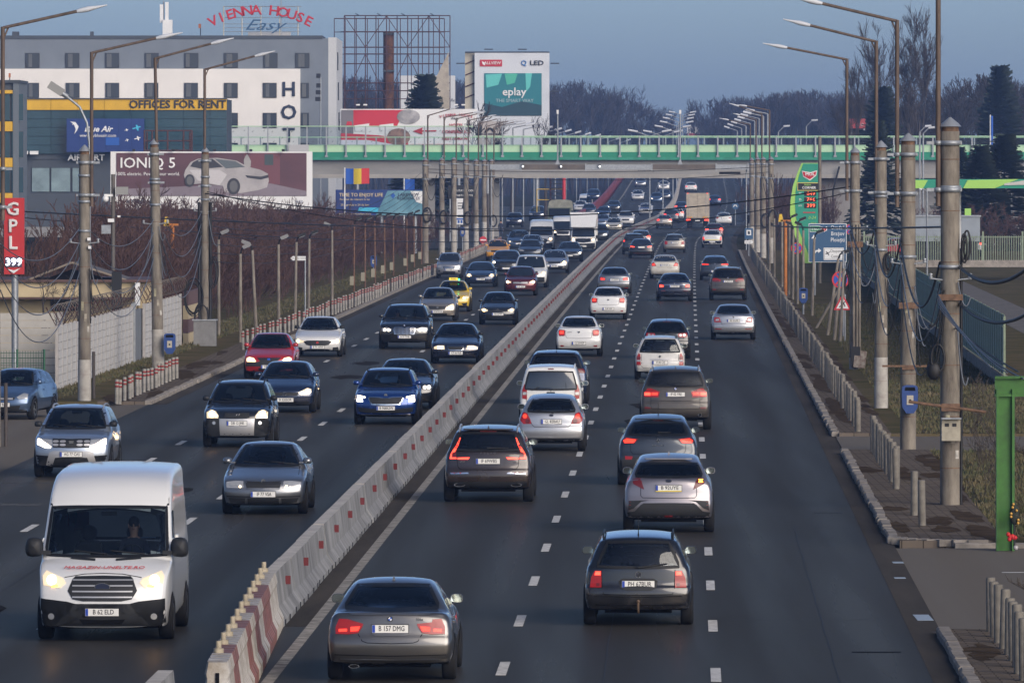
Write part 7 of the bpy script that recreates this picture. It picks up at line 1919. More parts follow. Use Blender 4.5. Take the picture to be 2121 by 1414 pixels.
def pole(px, Y, top, base_py=None, r0=.21, r1=.155, white=0.0, label='', group=None, lamp=None, bands=(), cap=True, lean=0.0):
 """concrete pole; lamp = (elbow_px, elbow_py, tip_px, tip_py, mast_px) in the photo"""
 b = at(px, 0, Y); zt = at(0, top, Y).z
 t = thing('concrete_pole', (b.x, Y, 0), 0, label, 'pole', group)
 pr = [(r0 + (r1 - r0) * i / 8, zt * i / 8) for i in range(9)]
 MB().lathe(pr + [(0, zt)], 14).build('shaft', M_POLE, t)
 if white: MB().lathe([(r0 + .006, 0), (r0 + .004 + (r1 - r0) * white / zt, white)], 14).build('whitewashed_foot', M_POLEW, t)
 if cap:
  MB().lathe([(r1 * .93, zt), (r1 * .93, zt + .12)], 12).build('cap_neck', M_BRKT, t)
  MB().lathe([(r1 * 1.22, zt + .10), (r1 * .9, zt + .17), (.02, zt + .30)], 12).build('cap', M_CAPM, t)
 for z in bands:
  MB().lathe([(r1 + .02, z - .04), (r1 + .035, z - .04), (r1 + .035, z + .04), (r1 + .02, z + .04)], 14).build('steel_band', M_STEEL, t)
 for k in range(int(zt / 1.1)):
  z = .9 + k * 1.1
  rr = r0 + (r1 - r0) * z / zt
  MB().lathe([(rr + .002, z - .01), (rr + .006, z), (rr + .002, z + .01)], 14).build('mould_line', M_BRKT, t)
 if lamp:
  ex, ey, tx, ty, mx = lamp
  base = Vector((b.x, Y, 0))
  e = at(ex, ey, Y) - base; tip = at(tx, ty, Y) - base; m0 = at(mx, 0, Y).x - b.x
  zb = zt - 1.6
  MB().tube([(m0, -.05, zb), (m0, -.05, e.z)], .055, 8).build('lamp_mast', M_MAST, t)
  d = (tip - e)
  h0 = e + d * .72
  MB().tube([(m0, -.05, e.z - .03), h0], .042, 7).build('lamp_arm', M_MAST, t)
  MB().tube([(m0, -.05, e.z - .35), e + d * .06], .025, 5).build('arm_gusset', M_MAST, t)
  pts = [h0 - d * .01, h0 + d * .03, h0 + d * .10, h0 + d * .18, h0 + d * .28]
  MB().tube(pts, [.045, .062, .07, .04, .015], 8).build('lamp_head', M_LAMPH, t)
  for z in (zt - .25, zt - 1.25):
   MB().box((m0 / 2, -.05, z), (abs(m0) + .5, .06, .07)).build('clamp', M_STEEL, t)
   for xx in (m0, 0):
    MB().lathe([(.08 if xx else r1 + .03, z - .05), (.09 if xx else r1 + .045, z - .05), (.09 if xx else r1 + .045, z + .05), (.08 if xx else r1 + .03, z + .05)], 12, Matrix.Translation((xx, -.05 if xx else 0, 0))).build('clamp_ring', M_STEEL, t)
 if lean: t.rotation_euler = (0, lean, 0)
 return t
def hang(a, b, sag, n=14):
 a, b = Vector(a), Vector(b)
 return [a.lerp(b, i / n) - Vector((0, 0, sag * 4 * (i / n) * (1 - i / n))) for i in range(n + 1)]
def cable_coil(t, x, y, z, r, n=3, m=M_CABLE, squash=1.5):
 for k in range(n):
  rr = r * random.uniform(.75, 1.1); c = (x + random.uniform(-.05, .05), y - .02 * k, z + random.uniform(-.1, .1))
  MB().tube([(c[0] + rr * .7 * math.cos(a), c[1], c[2] + rr * squash * math.sin(a)) for a in [2 * math.pi * i / 18 for i in range(19)]], .022, 5).build('cable_coil', m, t)
def dangle(t, p0, p1, sag, r=.012, m=M_CABLE): MB().tube(hang(p0, p1, sag), r, 4).build('loose_cable', m, t)

# right hand row
RP = []
p1 = pole(1968, 168, 272, r0=.215, r1=.20, label='nearest thick concrete pole on the right with a meter box', bands=(5.2, 6.9), lamp=(1943, -60, 1700, -110, 1943))
p2 = pole(1881, 201.5, 300, r0=.205, r1=.185, white=0, label='concrete pole with a blue litter bin and rusty bracket on the right', bands=(5.0, 6.6), lamp=(1858, 42, 1640, -6, 1858))
p3 = pole(1825, 234, 312, r0=.20, r1=.165, white=1.6, label='concrete pole with whitewashed foot, third from the right edge', bands=(4.8, 6.4), lamp=(1815, 85, 1622, 40, 1815))
p4 = pole(1771, 277, 322, r0=.20, r1=.165, white=.5, label='concrete pole with cable pipes and a box at its foot beside the direction sign', bands=(4.9, 6.4), lamp=(1754, 122, 1580, 90, 1754))
for i, (px, Y, top, lp) in enumerate(((1597, 560, 333, (1597, 228, 1527, 217)), (1581, 590, 333, (1581, 236, 1510, 214)), (1569, 625, 333, (1569, 248, 1518, 235)), (1557, 660, 334, (1557, 258, 1490, 245)))):
 pole(px, Y, top, r0=.22, r1=.19, white=1.9, label='whitewashed concrete pole before the bridge on the right, number %s from the road' % ('four', 'three', 'two', 'one')[i], group='right poles before the bridge', lamp=(*lp, px - 3))
for (px, Y, ey) in ((1569, 760, 0), ):
 pass
# left hand row
q1 = pole(175, 241, 320, r0=.20, r1=.16, white=1.35, label='leftmost concrete pole with whitewashed foot beside the panel fence', bands=(5.3, 6.2, 7.0), lamp=(190, 108, 378, 68, 190))
q2 = pole(328, 277, 305, r0=.215, r1=.155, white=1.5, label='concrete pole carrying a blue litter bin on the left', bands=(5.9, 6.8), lamp=(333, 120, 497, 82, 333), lean=-.018)
q3 = pole(425, 312, 320, r0=.20, r1=.15, white=0, label='cable laden concrete pole above a grey cabinet on the left', bands=(5.9, 6.8), lamp=(424, 143, 570, 106, 424))
q0 = pole(-14, 205, 330, r0=.2, r1=.16, label='concrete pole at the left edge carrying the highest lamp arm', lamp=(6, 56, 222, 11, 6))
for i, (px, Y, top, lp) in enumerate(((881, 560, 335, (886, 239, 951, 221)), (915, 610, 334, (919, 243, 1005, 230)), (940, 625, 333, (946, 246, 1006, 232)), (965, 640, 334, (971, 249, 1028, 238)), (986, 672, 336, (992, 256, 1044, 243)), (1003, 690, 336, (1011, 261, 1070, 247)), (1018, 700, 336, (1024, 263, 1082, 249)))):
 pole(px, Y, top, r0=.24, r1=.20, white=2.0 if i else 0, label='concrete pole in the left row before the bridge, %s from the left' % ('first', 'second', 'third', 'fourth', 'fifth', 'sixth', 'seventh')[i], group='left poles before the bridge', lamp=(*lp, px + 5))
# fittings on the near poles
def on(t, nm, loc, s, m, **k): return MB().box(loc, s).build(nm, m, t)
on(p1, 'meter_box', (0, -.27, 1.72), (.40, .22, .46), mat('cream_box', (.34, .31, .24), .7, var=.25, scale=5)); on(p1, 'meter_box_lid', (0, -.39, 1.97), (.42, .26, .03), M_STEEL)
for x in (-.09, .07): on(p1, 'meter_window', (x, -.385, 1.83), (.09, .01, .07), M_BLACK)
for z in (2.22, 5.05): MB().tube([(-.9, -.2, z + .10), (.75, -.25, z - .12)], .035, 5).build('rusty_arm', M_BRKT, p1) if z < 3 else None
on(p1, 'rusty_bracket', (0, -.22, 4.55), (.52, .06, .13), M_BRKT); on(p1, 'rusty_bracket', (0, -.22, 2.2), (.40, .06, .16), M_BRKT)
MB().tube([(.23, -.05, .05), (.24, -.05, 2.5), (.235, -.05, 5.6)], .03, 6).build('cable_pipe', M_CABLE, p1)
for k in range(3): MB().tube([(-.30 + .03 * k, -.2, 3.3 + .3 * math.sin(a)) if False else (-.28 + .14 * math.cos(a), -.2 - .03 * k, 3.25 + .30 * math.sin(a)) for a in [2 * math.pi * i / 16 for i in range(17)]], .03, 5).build('cable_coil', M_CABLE, p1)
MB().sphere((-.36, -.22, 2.98), (.16, .10, .20), 10, 7).build('splice_bag', M_CABLE, p1)
cable_coil(p1, .30, -.15, 5.6, .10, 3, squash=3.2)
on(p2, 'rusty_bracket', (0, -.21, 3.75), (.50, .06, .16), M_BRKT); on(p2, 'rusty_bracket', (0, -.21, 2.2), (1.35, .05, .05), M_BRKT); on(p2, 'rusty_bracket', (0, -.21, 2.15), (.34, .06, .09), M_BRKT)
for x in (-.06, .06, .15): MB().tube([(x, -.22, .2), (x, -.2, 5.2)], .045, 7).build('conduit', M_POLE, p4)
on(p4, 'junction_box', (.0, -.24, .55), (.34, .2, .7), M_BLACK); MB().box((.16, -.34, .45), (.42, .05, .62), 0, 0, R(-12), R(8)).build('open_box_door', mat('flaking_grey_paint', (.30, .28, .24), .8, var=.5, scale=8, col2=(.10, .05, .03)), p4)
on(p4, 'bracket', (.0, -.2, 4.5), (.55, .1, .2), M_BRKT)
cable_coil(p4, -.25, -.1, 3.1, .12, 3, squash=3.0); cable_coil(p3, .18, -.2, 4.4, .12, 3, squash=2.4); cable_coil(q3, -.45, -.1, 2.0, .55, 5, squash=1.4); cable_coil(q3, .35, -.1, 3.0, .2, 4, squash=2.8); cable_coil(q3, -.1, -.15, 1.3, .5, 3, squash=1.3)
for x in (-.22, .2): MB().tube([(x, -.1, .9), (x * 1.1, -.1, 5.8)], .06, 7).build('cable_pipe', M_CABLE, q3)
on(q3, 'grey_cabinet', (.0, -.1, .55), (.9, .6, 1.1), mat('grey_cabinet', (.17, .17, .17), .7, var=.2, scale=4)); on(q3, 'cabinet_top', (0, -.1, 1.12), (1.0, .7, .05), M_STEEL)
on(q1, 'camera_box', (.15, -.2, 5.05), (.10, .18, .09), M_WHITEB); on(q1, 'camera_box', (.17, -.2, 4.8), (.09, .16, .09), M_WHITEB)
def litter_bin(parent_or_loc, label, z=1.2, own_post=None, s=1.0):
 t = thing('litter_bin', parent_or_loc, 0, label, 'litter bin')
 O_ = chaikin([(-.19, .0), (-.21, .62), (-.17, .72), (.17, .72), (.21, .62), (.19, .0)], 1)
 MB().prism([(a * s, b * s) for a, b in O_], face_cam((0, .12, z)), .30).build('bin_body', mat('blue_bin', (.010, .045, .19), .5, var=.15, scale=6), t)
 MB().prism([(-.14 * s, .58 * s), (.14 * s, .58 * s), (.12 * s, .67 * s), (-.12 * s, .67 * s)], face_cam((0, -.182, z)), .006).build('bin_mouth', M_UNDER, t)
 MB().prism(rect(.17 * s, .24 * s, 0, .34 * s), face_cam((0, -.182, z)), .006).build('bin_sticker', mat('beige_sticker', (.38, .35, .29), .7), t)
 MB().prism(disc(.035 * s, 12, 0, .33 * s), face_cam((0, -.189, z)), .003).build('bin_emblem', M_DGREY, t)
 if own_post: MB().cyl((0, .1, 0), (0, .1, z + .1), .05, None, 8).build('bin_post', M_STEEL, t)
 return t
litter_bin((p2.location.x + .02, 201.5 - .42, 0), 'blue litter bin with a beige sticker on the right concrete pole', 1.0)
b_ = at(1664, 0, 375); litter_bin((b_.x, 375, .09), 'blue litter bin on its own post between leaning lamp posts on the right', .55, True)
litter_bin((q2.location.x + .42, 276.6, 0), 'blue litter bin hung on the left concrete pole', .65)
b_ = at(774, 0, 500); litter_bin((b_.x, 500, .09), 'blue litter bin on its own post among the rusty lamp posts', .55, True)
b_ = at(958, 0, 632); litter_bin((b_.x, 632, .09), 'small blue litter bin between the far left poles', 1.2, True)

# short lamp posts on both verges
def short_lamp(px, Y, top, label, group, rust=False, head=True, lean=0.0, dirx=1, kind=0):
 b = at(px, 0, Y); zt = at(0, top, Y).z
 t = thing('lamp_post', (b.x, Y, .08), 0, label, 'lamp post', group)
 MB().lathe([(.075 if not rust else .055, 0), (.055 if not rust else .045, zt), (0, zt)], 10).build('post', M_POLE if not rust else mat('rusty_post', (.14, .075, .045), .85, var=.5, scale=5), t)
 if rust: MB().box((-.12, -.1, .62), (.22, .16, .5)).build('fuse_box', mat('beige_fuse_box', (.25, .23, .17), .7), t)
 if head:
  d = dirx
  MB().tube([(0, 0, zt - .05), (.04 * d, -.05, zt + .18), (.16 * d, -.1, zt + .30)], .035, 6).build('neck', M_BLACK, t)
  hm = MB(); hm.box((.26 * d, -.12, zt + .34), (.36, .22, .13), 0, 0, 0, R(-22) * d); hm.build('lamp_head', M_DGREY if kind == 0 else mat('grey_lamp_head', (.20, .20, .20), .6), t)
  hm = MB(); hm.box((.27 * d, -.12, zt + .265), (.28, .18, .02), 0, 0, 0, R(-22) * d); hm.build('lamp_glass', mat('lamp_glass', (.3, .32, .33), .3), t)
 if lean: t.rotation_euler = (0, lean, 0)
 return t
for i, (px, Y, top, ln, dx, kd) in enumerate(((453, 330, 500, 0, 1, 1), (498, 318, 530, 0, 1, 1), (531, 326, 522, -.045, -1, 1), (577, 345, 510, 0, 1, 1), (611, 368, 505, .02, 1, 0), (639, 383, 498, .012, 1, 0), (688, 415, 480, 0, -1, 1))):
 short_lamp(px, Y, top, ('concrete lamp post with a tilted grey head, nearest on the left verge', 'concrete lamp post with a boxy head at the red sedan', 'leaning concrete lamp post twin beside the red sedan', 'concrete lamp post behind the white sedan with a drooping head', 'slim lamp post with a black head left of the street name sign', 'slim lamp post with a black head right of the street name sign', 'tall slim lamp post before the rusty posts')[i], None, lean=ln, dirx=dx, kind=kd)
for i, (px, Y, top) in enumerate(((733, 440, 468), (756, 455, 465), (777, 470, 460), (797, 485, 458), (815, 500, 458), (843, 520, 455), (858, 540, 450), (873, 555, 450))):
 short_lamp(px, Y, top, 'rusty lamp post with a fuse box and drooping black head in the row of eight', 'rusty lamp posts on the left', True, True, random.uniform(-.01, .01))
for i, (px, Y, top, ln) in enumerate(((1594, 520, 452, 0), (1604, 490, 455, 0), (1620, 455, 452, 0), (1634, 430, 462, .01), (1642, 415, 478, .01), (1652, 402, 470, 0), (1664, 390, 480, 0), (1682, 372, 497, .03))):
 short_lamp(px, Y, top, 'slim concrete lamp post in the close row left of the direction sign', 'slim lamp posts on the right verge', False, i > 2, ln, 1 if i % 2 else -1)
for i, (px, Y, top, ln) in enumerate(((1722, 331, 538, .14), (1736, 322, 545, .09), (1748, 318, 560, .05))):
 short_lamp(px - 8, Y, top, ('leaning lamp post, left one of three behind the aeroplane sign', 'leaning lamp post, middle one of three behind the aeroplane sign', 'leaning lamp post, right one of three behind the aeroplane sign')[i], None, False, i == 0, ln, 1)
t = thing('prop_beam', (at(1690, 0, 345).x, 345, .05), 0, 'slanting timber prop leaning towards the aeroplane sign', 'beam'); MB().cyl((0, 0, 0), (1.35, 0, 2.35), .06, None, 8).build('beam', M_POLE, t)
for (px, Y, top, lb) in ((1627, 425, 455, 'orange steel post with a yellow hood on the right verge'), (357, 360, 463, 'orange steel post with a yellow hood beside the left poles')):
 b = at(px, 0, Y); zt = at(0, top, Y).z
 t = thing('orange_post', (b.x, Y, .05), 0, lb, 'post'); OM = mat('orange_paint', (.42, .14, .02), .6, var=.3, scale=4)
 MB().cyl((0, 0, 0), (0, 0, zt - .1), .10, .09, 10).build('post', OM, t); MB().box((0, 0, zt - .1), (.55, .2, .09)).build('cross_arm', OM, t)
 MB().prism([(-.13, -.16), (.13, -.16), (.07, .25), (-.07, .25)], face_cam((-.26, .1, zt + .0)), .2).build('hood', mat('hood_yellow', (.65, .42, .02), .5), t)

# ------------------------------------------------------------------ signs
def sign_post(px, Y, base_dx, h, label, cat='sign', r=.04, z0=.08, lean=0.0):
 b = at(px, 0, Y); t = thing('traffic_sign', (b.x, Y, z0), 0, label, cat)
 if h: MB().cyl((base_dx, .04, 0), (base_dx, .04, h), r, None, 8).build('post', M_STEEL, t)
 return t
def nostop(t, z, r):
 MB().prism(disc(r, 28), face_cam((0, 0, z)), .03).build('red_ring', mat('sign_red_bright', (.48, .02, .03), .4), t)
 MB().prism(disc(r * .80, 28), face_cam((0, -.03, z)), .006).build('blue_field', mat('sign_blue_bright', (.015, .07, .36), .4), t)
 for a in (45, -45): MB().prism(rect(r * 1.62, r * .20), face_cam((0, -.036, z)) @ Matrix.Rotation(R(a), 4, 'Z'), .005 + .001 * (a > 0)).build('red_cross', mat('sign_red_bright', (.48, .02, .03), .4), t)
# blue direction sign
D = Bd('direction_sign', 1714, 428, 'blue road direction sign to Oradea Brasov and Ploiesti with an airport arrow', 'sign')
SB = mat('sign_blue', (.010, .055, .26), .45, var=.08, scale=2); SW = mat('sign_white', (.66, .67, .67), .45)
D.box('border', 1675, 463, 1753.5, 543, SW, .05); D.box('panel', 1676.2, 464.2, 1752.3, 541.8, SB, .02, -.035)
D.box('route_shield', 1677.5, 467.5, 1699, 480.5, SW, .01, -.055); D.box('route_field', 1678.5, 468.5, 1698, 479.5, mat('sign_green', (.01, .20, .08), .45), .01, -.062); D.text('E60', 1688, 474, 7, SW, -.072, ext=.004)
D.poly('national_shield', [(1701, 469), (1707, 471), (1713, 469), (1713, 477), (1707, 480.5), (1701, 477)], SW, -.05, .012); D.poly('national_field', [(1702.5, 471), (1707, 472.5), (1711.5, 471), (1711.5, 476.5), (1707, 479), (1702.5, 476.5)], M_REDL, -.064, .006); D.text('1', 1707, 475, 4.5, SW, -.078, ext=.003)
for s, y in (('Oradea', 471.5), ('Brașov', 484), ('Ploiești', 497)): D.text(s, 1748 if False else 1735, y, 8.2, SW, -.05, ext=.004, sx=.82, bold=.004)
D.poly('arrow_up', [(1684, 538), (1684, 494), (1680.5, 494), (1685.5, 486), (1690.5, 494), (1687, 494), (1687, 538)], SW, -.05, .012)
D.poly('arrow_right', [(1687, 522), (1690, 518), (1695, 517.5), (1695, 514), (1701, 519), (1695, 524), (1695, 521), (1691, 521), (1689, 524), (1687, 526)], SW, -.05, .012)
D.box('airport_box', 1706, 513, 1747.5, 538.5, SW, .012, -.055); D.box('airport_box_line', 1707.5, 514.5, 1746, 537, M_PTEXT, .004, -.063); D.box('airport_box_field', 1708, 515, 1745.5, 536.5, SW, .004, -.067)
D.text('Otopeni', 1731, 520, 6, M_PTEXT, -.074, ext=.003, sx=.8); D.text('Centru', 1731, 531, 6, M_PTEXT, -.074, ext=.003, sx=.8)
D.poly('plane_symbol', [(1709, 526), (1719, 521), (1720, 522), (1711, 527)], M_PTEXT, -.07, .004); D.poly('plane_symbol', [(1712, 520), (1718, 528), (1716, 529), (1711, 522)], M_PTEXT, -.076, .004)
for x in (1688, 1740): D.bar('leg', (x, 540), (x, 613), .06, M_STEEL, dy0=.08)
# aeroplane warning triangle with a no stopping disc above
t = sign_post(1745, 318, .1, 3.3, 'white warning triangle with an aeroplane and a red border on a leaning pole')
zc = at(0, 626, 318).z - .08
MB().prism([(-.36, -.31), (.36, -.31), (0, .36)], face_cam((0, 0, zc)), .03).build('red_border', mat('sign_red_bright', (.48, .02, .03), .4), t)
MB().prism([(-.25, -.25), (.25, -.25), (0, .22)], face_cam((0, -.03, zc)), .006).build('white_field', SW, t)
MB().prism([(-.15, -.17), (-.12, -.19), (.11, .03), (.12, .07), (.08, .06)], face_cam((0, -.036, zc - .02)), .005).build('plane_symbol', M_PTEXT, t)
MB().prism([(-.13, .03), (-.10, .04), (.02, -.03), (.10, -.17), (.12, -.14), (.06, .02), (.0, .0)], face_cam((0, -.041, zc - .02)), .005).build('plane_symbol', M_PTEXT, t)
t = sign_post(1741, 325, .12, 3.6, 'red and blue no stopping disc just above the aeroplane triangle'); nostop(t, at(0, 579, 325).z - .08, .36)
t = sign_post(1650, 440, 0, 2.6, 'red and blue no stopping disc left of the direction sign'); nostop(t, at(0, 514, 440).z - .08, .32)
t = sign_post(1760, 520, 0, 2.6, 'red and blue no stopping disc peeking out right of the direction sign'); nostop(t, at(0, 475, 520).z - .08, .32)
t = sign_post(1551, 600, 0, 2.5, 'blue fuel pump sign on the far right kerb'); z = at(0, 484, 600).z - .08
MB().prism(rect(.64, .82), face_cam((0, 0, z)), .03).build('panel', SB, t); MB().prism(rect(.36, .40, 0, .08), face_cam((0, -.03, z)), .006).build('white_field', SW, t); MB().prism(rect(.16, .24, 0, .07), face_cam((0, -.036, z)), .005).build('pump_symbol', M_PTEXT, t)
MB().prism([(-.32, -.13), (.24, -.13), (.34, 0), (.24, .13), (-.32, .13)], face_cam((0, 0, z - .64)), .03).build('arrow_plate', SW, t); text('Romani', .14, M_PTEXT, face_cam((-.03, -.034, z - .64)), t, 'plate_lettering')
t = sign_post(1523, 880, 0, 2.9, 'round blue direction disc beyond the bridge on the right'); z = at(0, 428, 880).z
MB().prism(disc(.40, 24), face_cam((0, 0, z)), .03).build('disc', SB, t); MB().prism([(-.25, -.1), (-.12, .12), (.12, .12), (.25, -.1), (.15, -.12), (.06, .03), (-.06, .03), (-.15, -.12)], face_cam((0, -.03, z)), .006).build('arrow', SW, t)
t = sign_post(1001, 640, 0, 2.2, 'red no entry disc between the far left poles'); z = at(0, 497, 640).z - .08
MB().prism(disc(.30, 26), face_cam((0, 0, z)), .03).build('disc', mat('sign_red_bright', (.48, .02, .03), .4), t); MB().prism(rect(.46, .10), face_cam((0, -.03, z)), .006).build('white_bar', SW, t)
t = sign_post(632, 372, 0, at(0, 534, 372).z, 'white street name arrow sign on a thin post'); MB().prism([(-.72, 0), (-.60, .10), (.0, .10), (.0, -.10), (-.60, -.10)], face_cam((.02, 0, at(0, 534, 372).z - .1)), .03).build('arrow_plate', SW, t); text('STR. LILIAC TONITZA', .075, M_PTEXT, face_cam((-.28, -.034, at(0, 534, 372).z - .1)), t, 'plate_lettering')
# red gas price pylon
Pn = Bd('gas_price_sign', 30, 252, 'tall red gas price sign with white letters at the left edge', 'sign')
Pn.box('board', 9, 410, 50.5, 568, mat('pylon_red', (.43, .020, .022), .45), .25);
for i, c in enumerate('GPL'): Pn.text(c, 27, 434 + 35 * i, 26, mat('bulb_white', (.62, .60, .58), .5), -.16, bold=.03)
Pn.box('display', 11, 532, 46, 553, mat('display_dark', (.05, .04, .06), .4), .02, -.135); Pn.text('399', 29, 543, 15, mat('white_digits', (.8, .85, 1), .4, emit=1.6, ecol=(.82, .88, 1)), -.16, sx=1.1, bold=.01)
Pn.poly('arrow', [(14, 556), (29, 560), (43, 555), (29, 566)], SW, -.13); Pn.bar('post', (30, 568), (30, 813), .12, M_STEEL, dy0=.1)

# ------------------------------------------------------------------ bigger street lamps beyond the bridge
def far_lamp(px, Y, top, tipx, tipy, label, group):
 d = Bd('street_lamp', px, Y, label, 'street lamp', group)
 gz = HOR + (CH - (road_z(Y) if abs(d.o[0] - road_x(Y)) < 14 else 0)) * F / Y
 d.bar('mast', (px, top), (px, gz), .10, M_STEEL); d.bar('arm', (px, top), (px + (tipx - px) * .7, top + (tipy - top) * .7), .07, M_STEEL); d.bar('lamp_head', (px + (tipx - px) * .6, top + (tipy - top) * .6), (tipx, tipy), .16, M_LAMPH)
rows = [(1040 + 22 * i, 800 + 70 * i, 262 + 3.2 * i, 1) for i in range(12)] + [(1590 - 9 * i, 800 + 75 * i, 236 + 5 * i, -1) for i in range(8)]
for k, (px, Y, top, s) in enumerate(rows):
 w = s * (1500 if s > 0 else 1400) / Y * 26
 far_lamp(px, Y, top, px + w, top - 9, ('slim grey street lamp in the receding left row behind the bridge' if s > 0 else 'slim grey street lamp in the receding right row behind the bridge'), 'left street lamps beyond the bridge' if s > 0 else 'right street lamps beyond the bridge')
for i in range(7):
 Y = 900 + 90 * i; b = rp(Y, -4.3)
 px = CX + b.x * F / Y
 d = thing('street_lamp', (b.x, Y, road_z(Y)), 0, 'twin armed lamp on the ramp median', 'street lamp', 'twin armed lamps on the median')
 MB().cyl((0, 0, 0), (0, 0, 10.2), .10, .07, 7).build('mast', M_STEEL, d)
 for s in (-1, 1): MB().tube([(0, 0, 10.1), (1.6 * s, 0, 10.7)], .06, 5).build('arm', M_STEEL, d); MB().tube([(1.4 * s, 0, 10.66), (2.5 * s, 0, 10.85)], .13, 6).build('lamp_head', M_LAMPH, d)
for (px, Y, top) in ((1612, 900, 262), (1670, 920, 250), (1905, 700, 262), (1912, 720, 265)):
 d = Bd('street_lamp', px, Y, 'curved grey lamp behind the bridge at column %d' % px if False else ('curved grey lamp behind the bridge, %s' % {1612: 'left of the petrol totem', 1670: 'above the petrol totem', 1905: 'right of the second mast', 1912: 'right of the nearest pole row'}[px]), 'street lamp')
 d.bar('mast', (px, top + 12), (px, HOR + CH * F / Y), .09, M_STEEL); d.bar('arm', (px, top + 12), (px + 12, top), .06, M_STEEL); d.bar('lamp_head', (px + 11, top), (px + 24, top - 1), .12, M_LAMPH)
ol = Bd('street_lamp', 182, 300, 'old street lamp with a boxy grey head beside the leftmost pole', 'street lamp')
ol.bar('mast', (185, 300), (185, 812), .06, M_STEEL); MB().tube([ol.loc(185, 300), ol.loc(180, 255), ol.loc(165, 222), ol.loc(138, 200)], .05, 7).build('arm', M_STEEL, ol.t)
c_ = ol.loc(116, 184); MB().box(c_, (.62, .3, .30), 0, 0, 0, R(33)).build('lamp_head', mat('old_lamp_grey', (.25, .25, .24), .6), ol.t); MB().cyl(ol.loc(140, 201), ol.loc(124, 190), .10, None, 8).build('lamp_neck', M_STEEL, ol.t)
cm = Bd('camera_mast', 236, 300, 'slim grey mast with white security cameras in front of the car billboard', 'mast')
cm.bar('mast', (234, 361), (234, 560), .085, mat('dark_mast', (.10, .09, .08), .7)); cm.box('floodlight', 240, 387, 266, 403, mat('old_lamp_grey', (.25, .25, .24), .6), .2, -.2)
MB().sphere(cm.loc(219, 412, -.2), .13).build('dome_camera', M_WHITEB, cm.t); cm.box('camera_arm', 216, 402, 234, 407, M_WHITEB, .1, -.1); cm.box('bullet_camera', 224, 453, 237, 460, M_WHITEB, .1, -.2); cm.box('bullet_camera', 244, 446, 250, 450, M_WHITEB, .1, -.2); cm.box('flood_lamp', 211, 466, 230, 484, M_STEEL, .15, -.2)
st = Bd('stadium_mast', 660, 800, 'slim mast with black loudspeakers beside the hotel corner', 'mast'); st.bar('mast', (664, 160), (664, 483), .1, M_STEEL)
for y in (158, 178, 192, 206): st.box('speaker', 652 + (y % 5), y - 5, 664, y + 4, M_BLACK, .4)
tp = Bd('wooden_post', 1698, 470, 'plain brown post standing left of the direction sign top', 'post'); tp.bar('post', (1698, 283), (1698, 589), .10, M_POLE, n=10)

for t, zz, rr in ((p1, 1.1, .214), (p2, 2.9, .197), (p3, 2.3, .19), (q1, 2.2, .19), (q2, 2.0, .20)):
 for k in range(3):
  a0 = R(-90) + rnd.uniform(-.6, .6) if False else R(-90) + (.5 - .5 * k); z0 = zz + .33 * k; hh = .18 + .05 * k
  vs = [((rr + .006) * math.cos(a0 + .42 * j / 4), (rr + .006) * math.sin(a0 + .42 * j / 4), z0 + v) for j in range(5) for v in (0, hh)]
  MB().add(vs, [(2 * j, 2 * j + 2, 2 * j + 3, 2 * j + 1) for j in range(4)], 0, True).build('torn_poster', mat('torn_poster_%d' % k, ((.42, .40, .36), (.30, .27, .22), (.36, .33, .22))[k], .9, var=.5, scale=9), t)
# ------------------------------------------------------------------ overhead cables
def wire(name, a, b, sag, label, r=.02, m=M_CABLE, group=None, n=24):
 o = MB().tube(hang(a, b, sag, n), r, 4).build(name, m); return tag(o, label, 'cable', group)
wire('overhead_cable', at(-60, 432, 300), at(1575, 468, 560), .5, 'black cable crossing the whole street lowest from pole to pole', .028)
wire('overhead_cable', at(-60, 440, 330), at(1490, 470, 600), 1.2, 'black cable just under the lowest street crossing', .022)
wire('overhead_cable', at(420, 400, 312), at(1770, 385, 277), 1.0, 'black cable crossing from the left cable pole to the right pole', .022)
wire('overhead_cable', at(425, 396, 312), at(1771, 396, 277), 1.5, 'thin black cable crossing below the bridge girder', .016)
wire('overhead_cable', at(880, 350, 560), at(1597, 345, 560), .3, 'taut cable between the far poles under the gantry', .02)
wire('overhead_cable', at(880, 356, 560), at(1597, 356, 560), .6, 'slack cable between the far poles under the gantry', .02)
wire('overhead_cable', at(1600, 468, 300), at(1951, 470, 168), .05, 'black cable running right to the nearest pole', .022)
def p_at(t, dz, dx=0.0): return Vector((t.location.x + dx, t.location.y, dz))
chain_r = [p4, p3, p2, p1]
for k in range(3):
 for i in range(3):
  a, b = chain_r[i], chain_r[i + 1]
  wire('pole_cable', p_at(a, 5.4 - .45 * k, -.2), p_at(b, 5.3 - .45 * k, -.22), .9 + .35 * k + .2 * i, 'sagging black cable slung between the right poles', .026 if k == 0 else .016, M_CABLE if k != 1 else M_CABLEG, 'cables between the right poles')
wire('pole_cable', p_at(p1, 5.2, .2), at(2260, 370, 130), .9, 'thick black cable sagging off the nearest pole to the right edge', .04)
wire('pole_cable', p_at(p1, 4.4, .2), at(2260, 500, 130), .8, 'second black cable sagging off the nearest pole to the right edge', .035)
for k in range(5):
 wire('guy_cable', p_at(p1, 4.6 - .06 * k, -.26), at(2052 + 34 * k, 760 + 12 * k, 150), .12 + .05 * k, 'pale grey cable fanning from the nearest pole to the green frame', .014, M_CABLEG, 'grey cables to the green frame')
wire('guy_cable', p_at(p1, 3.9, .1), at(2110, 770, 150), .05, 'black cable dropping from the nearest pole to the green frame', .02)
chain_l = [q0, q1, q2, q3]
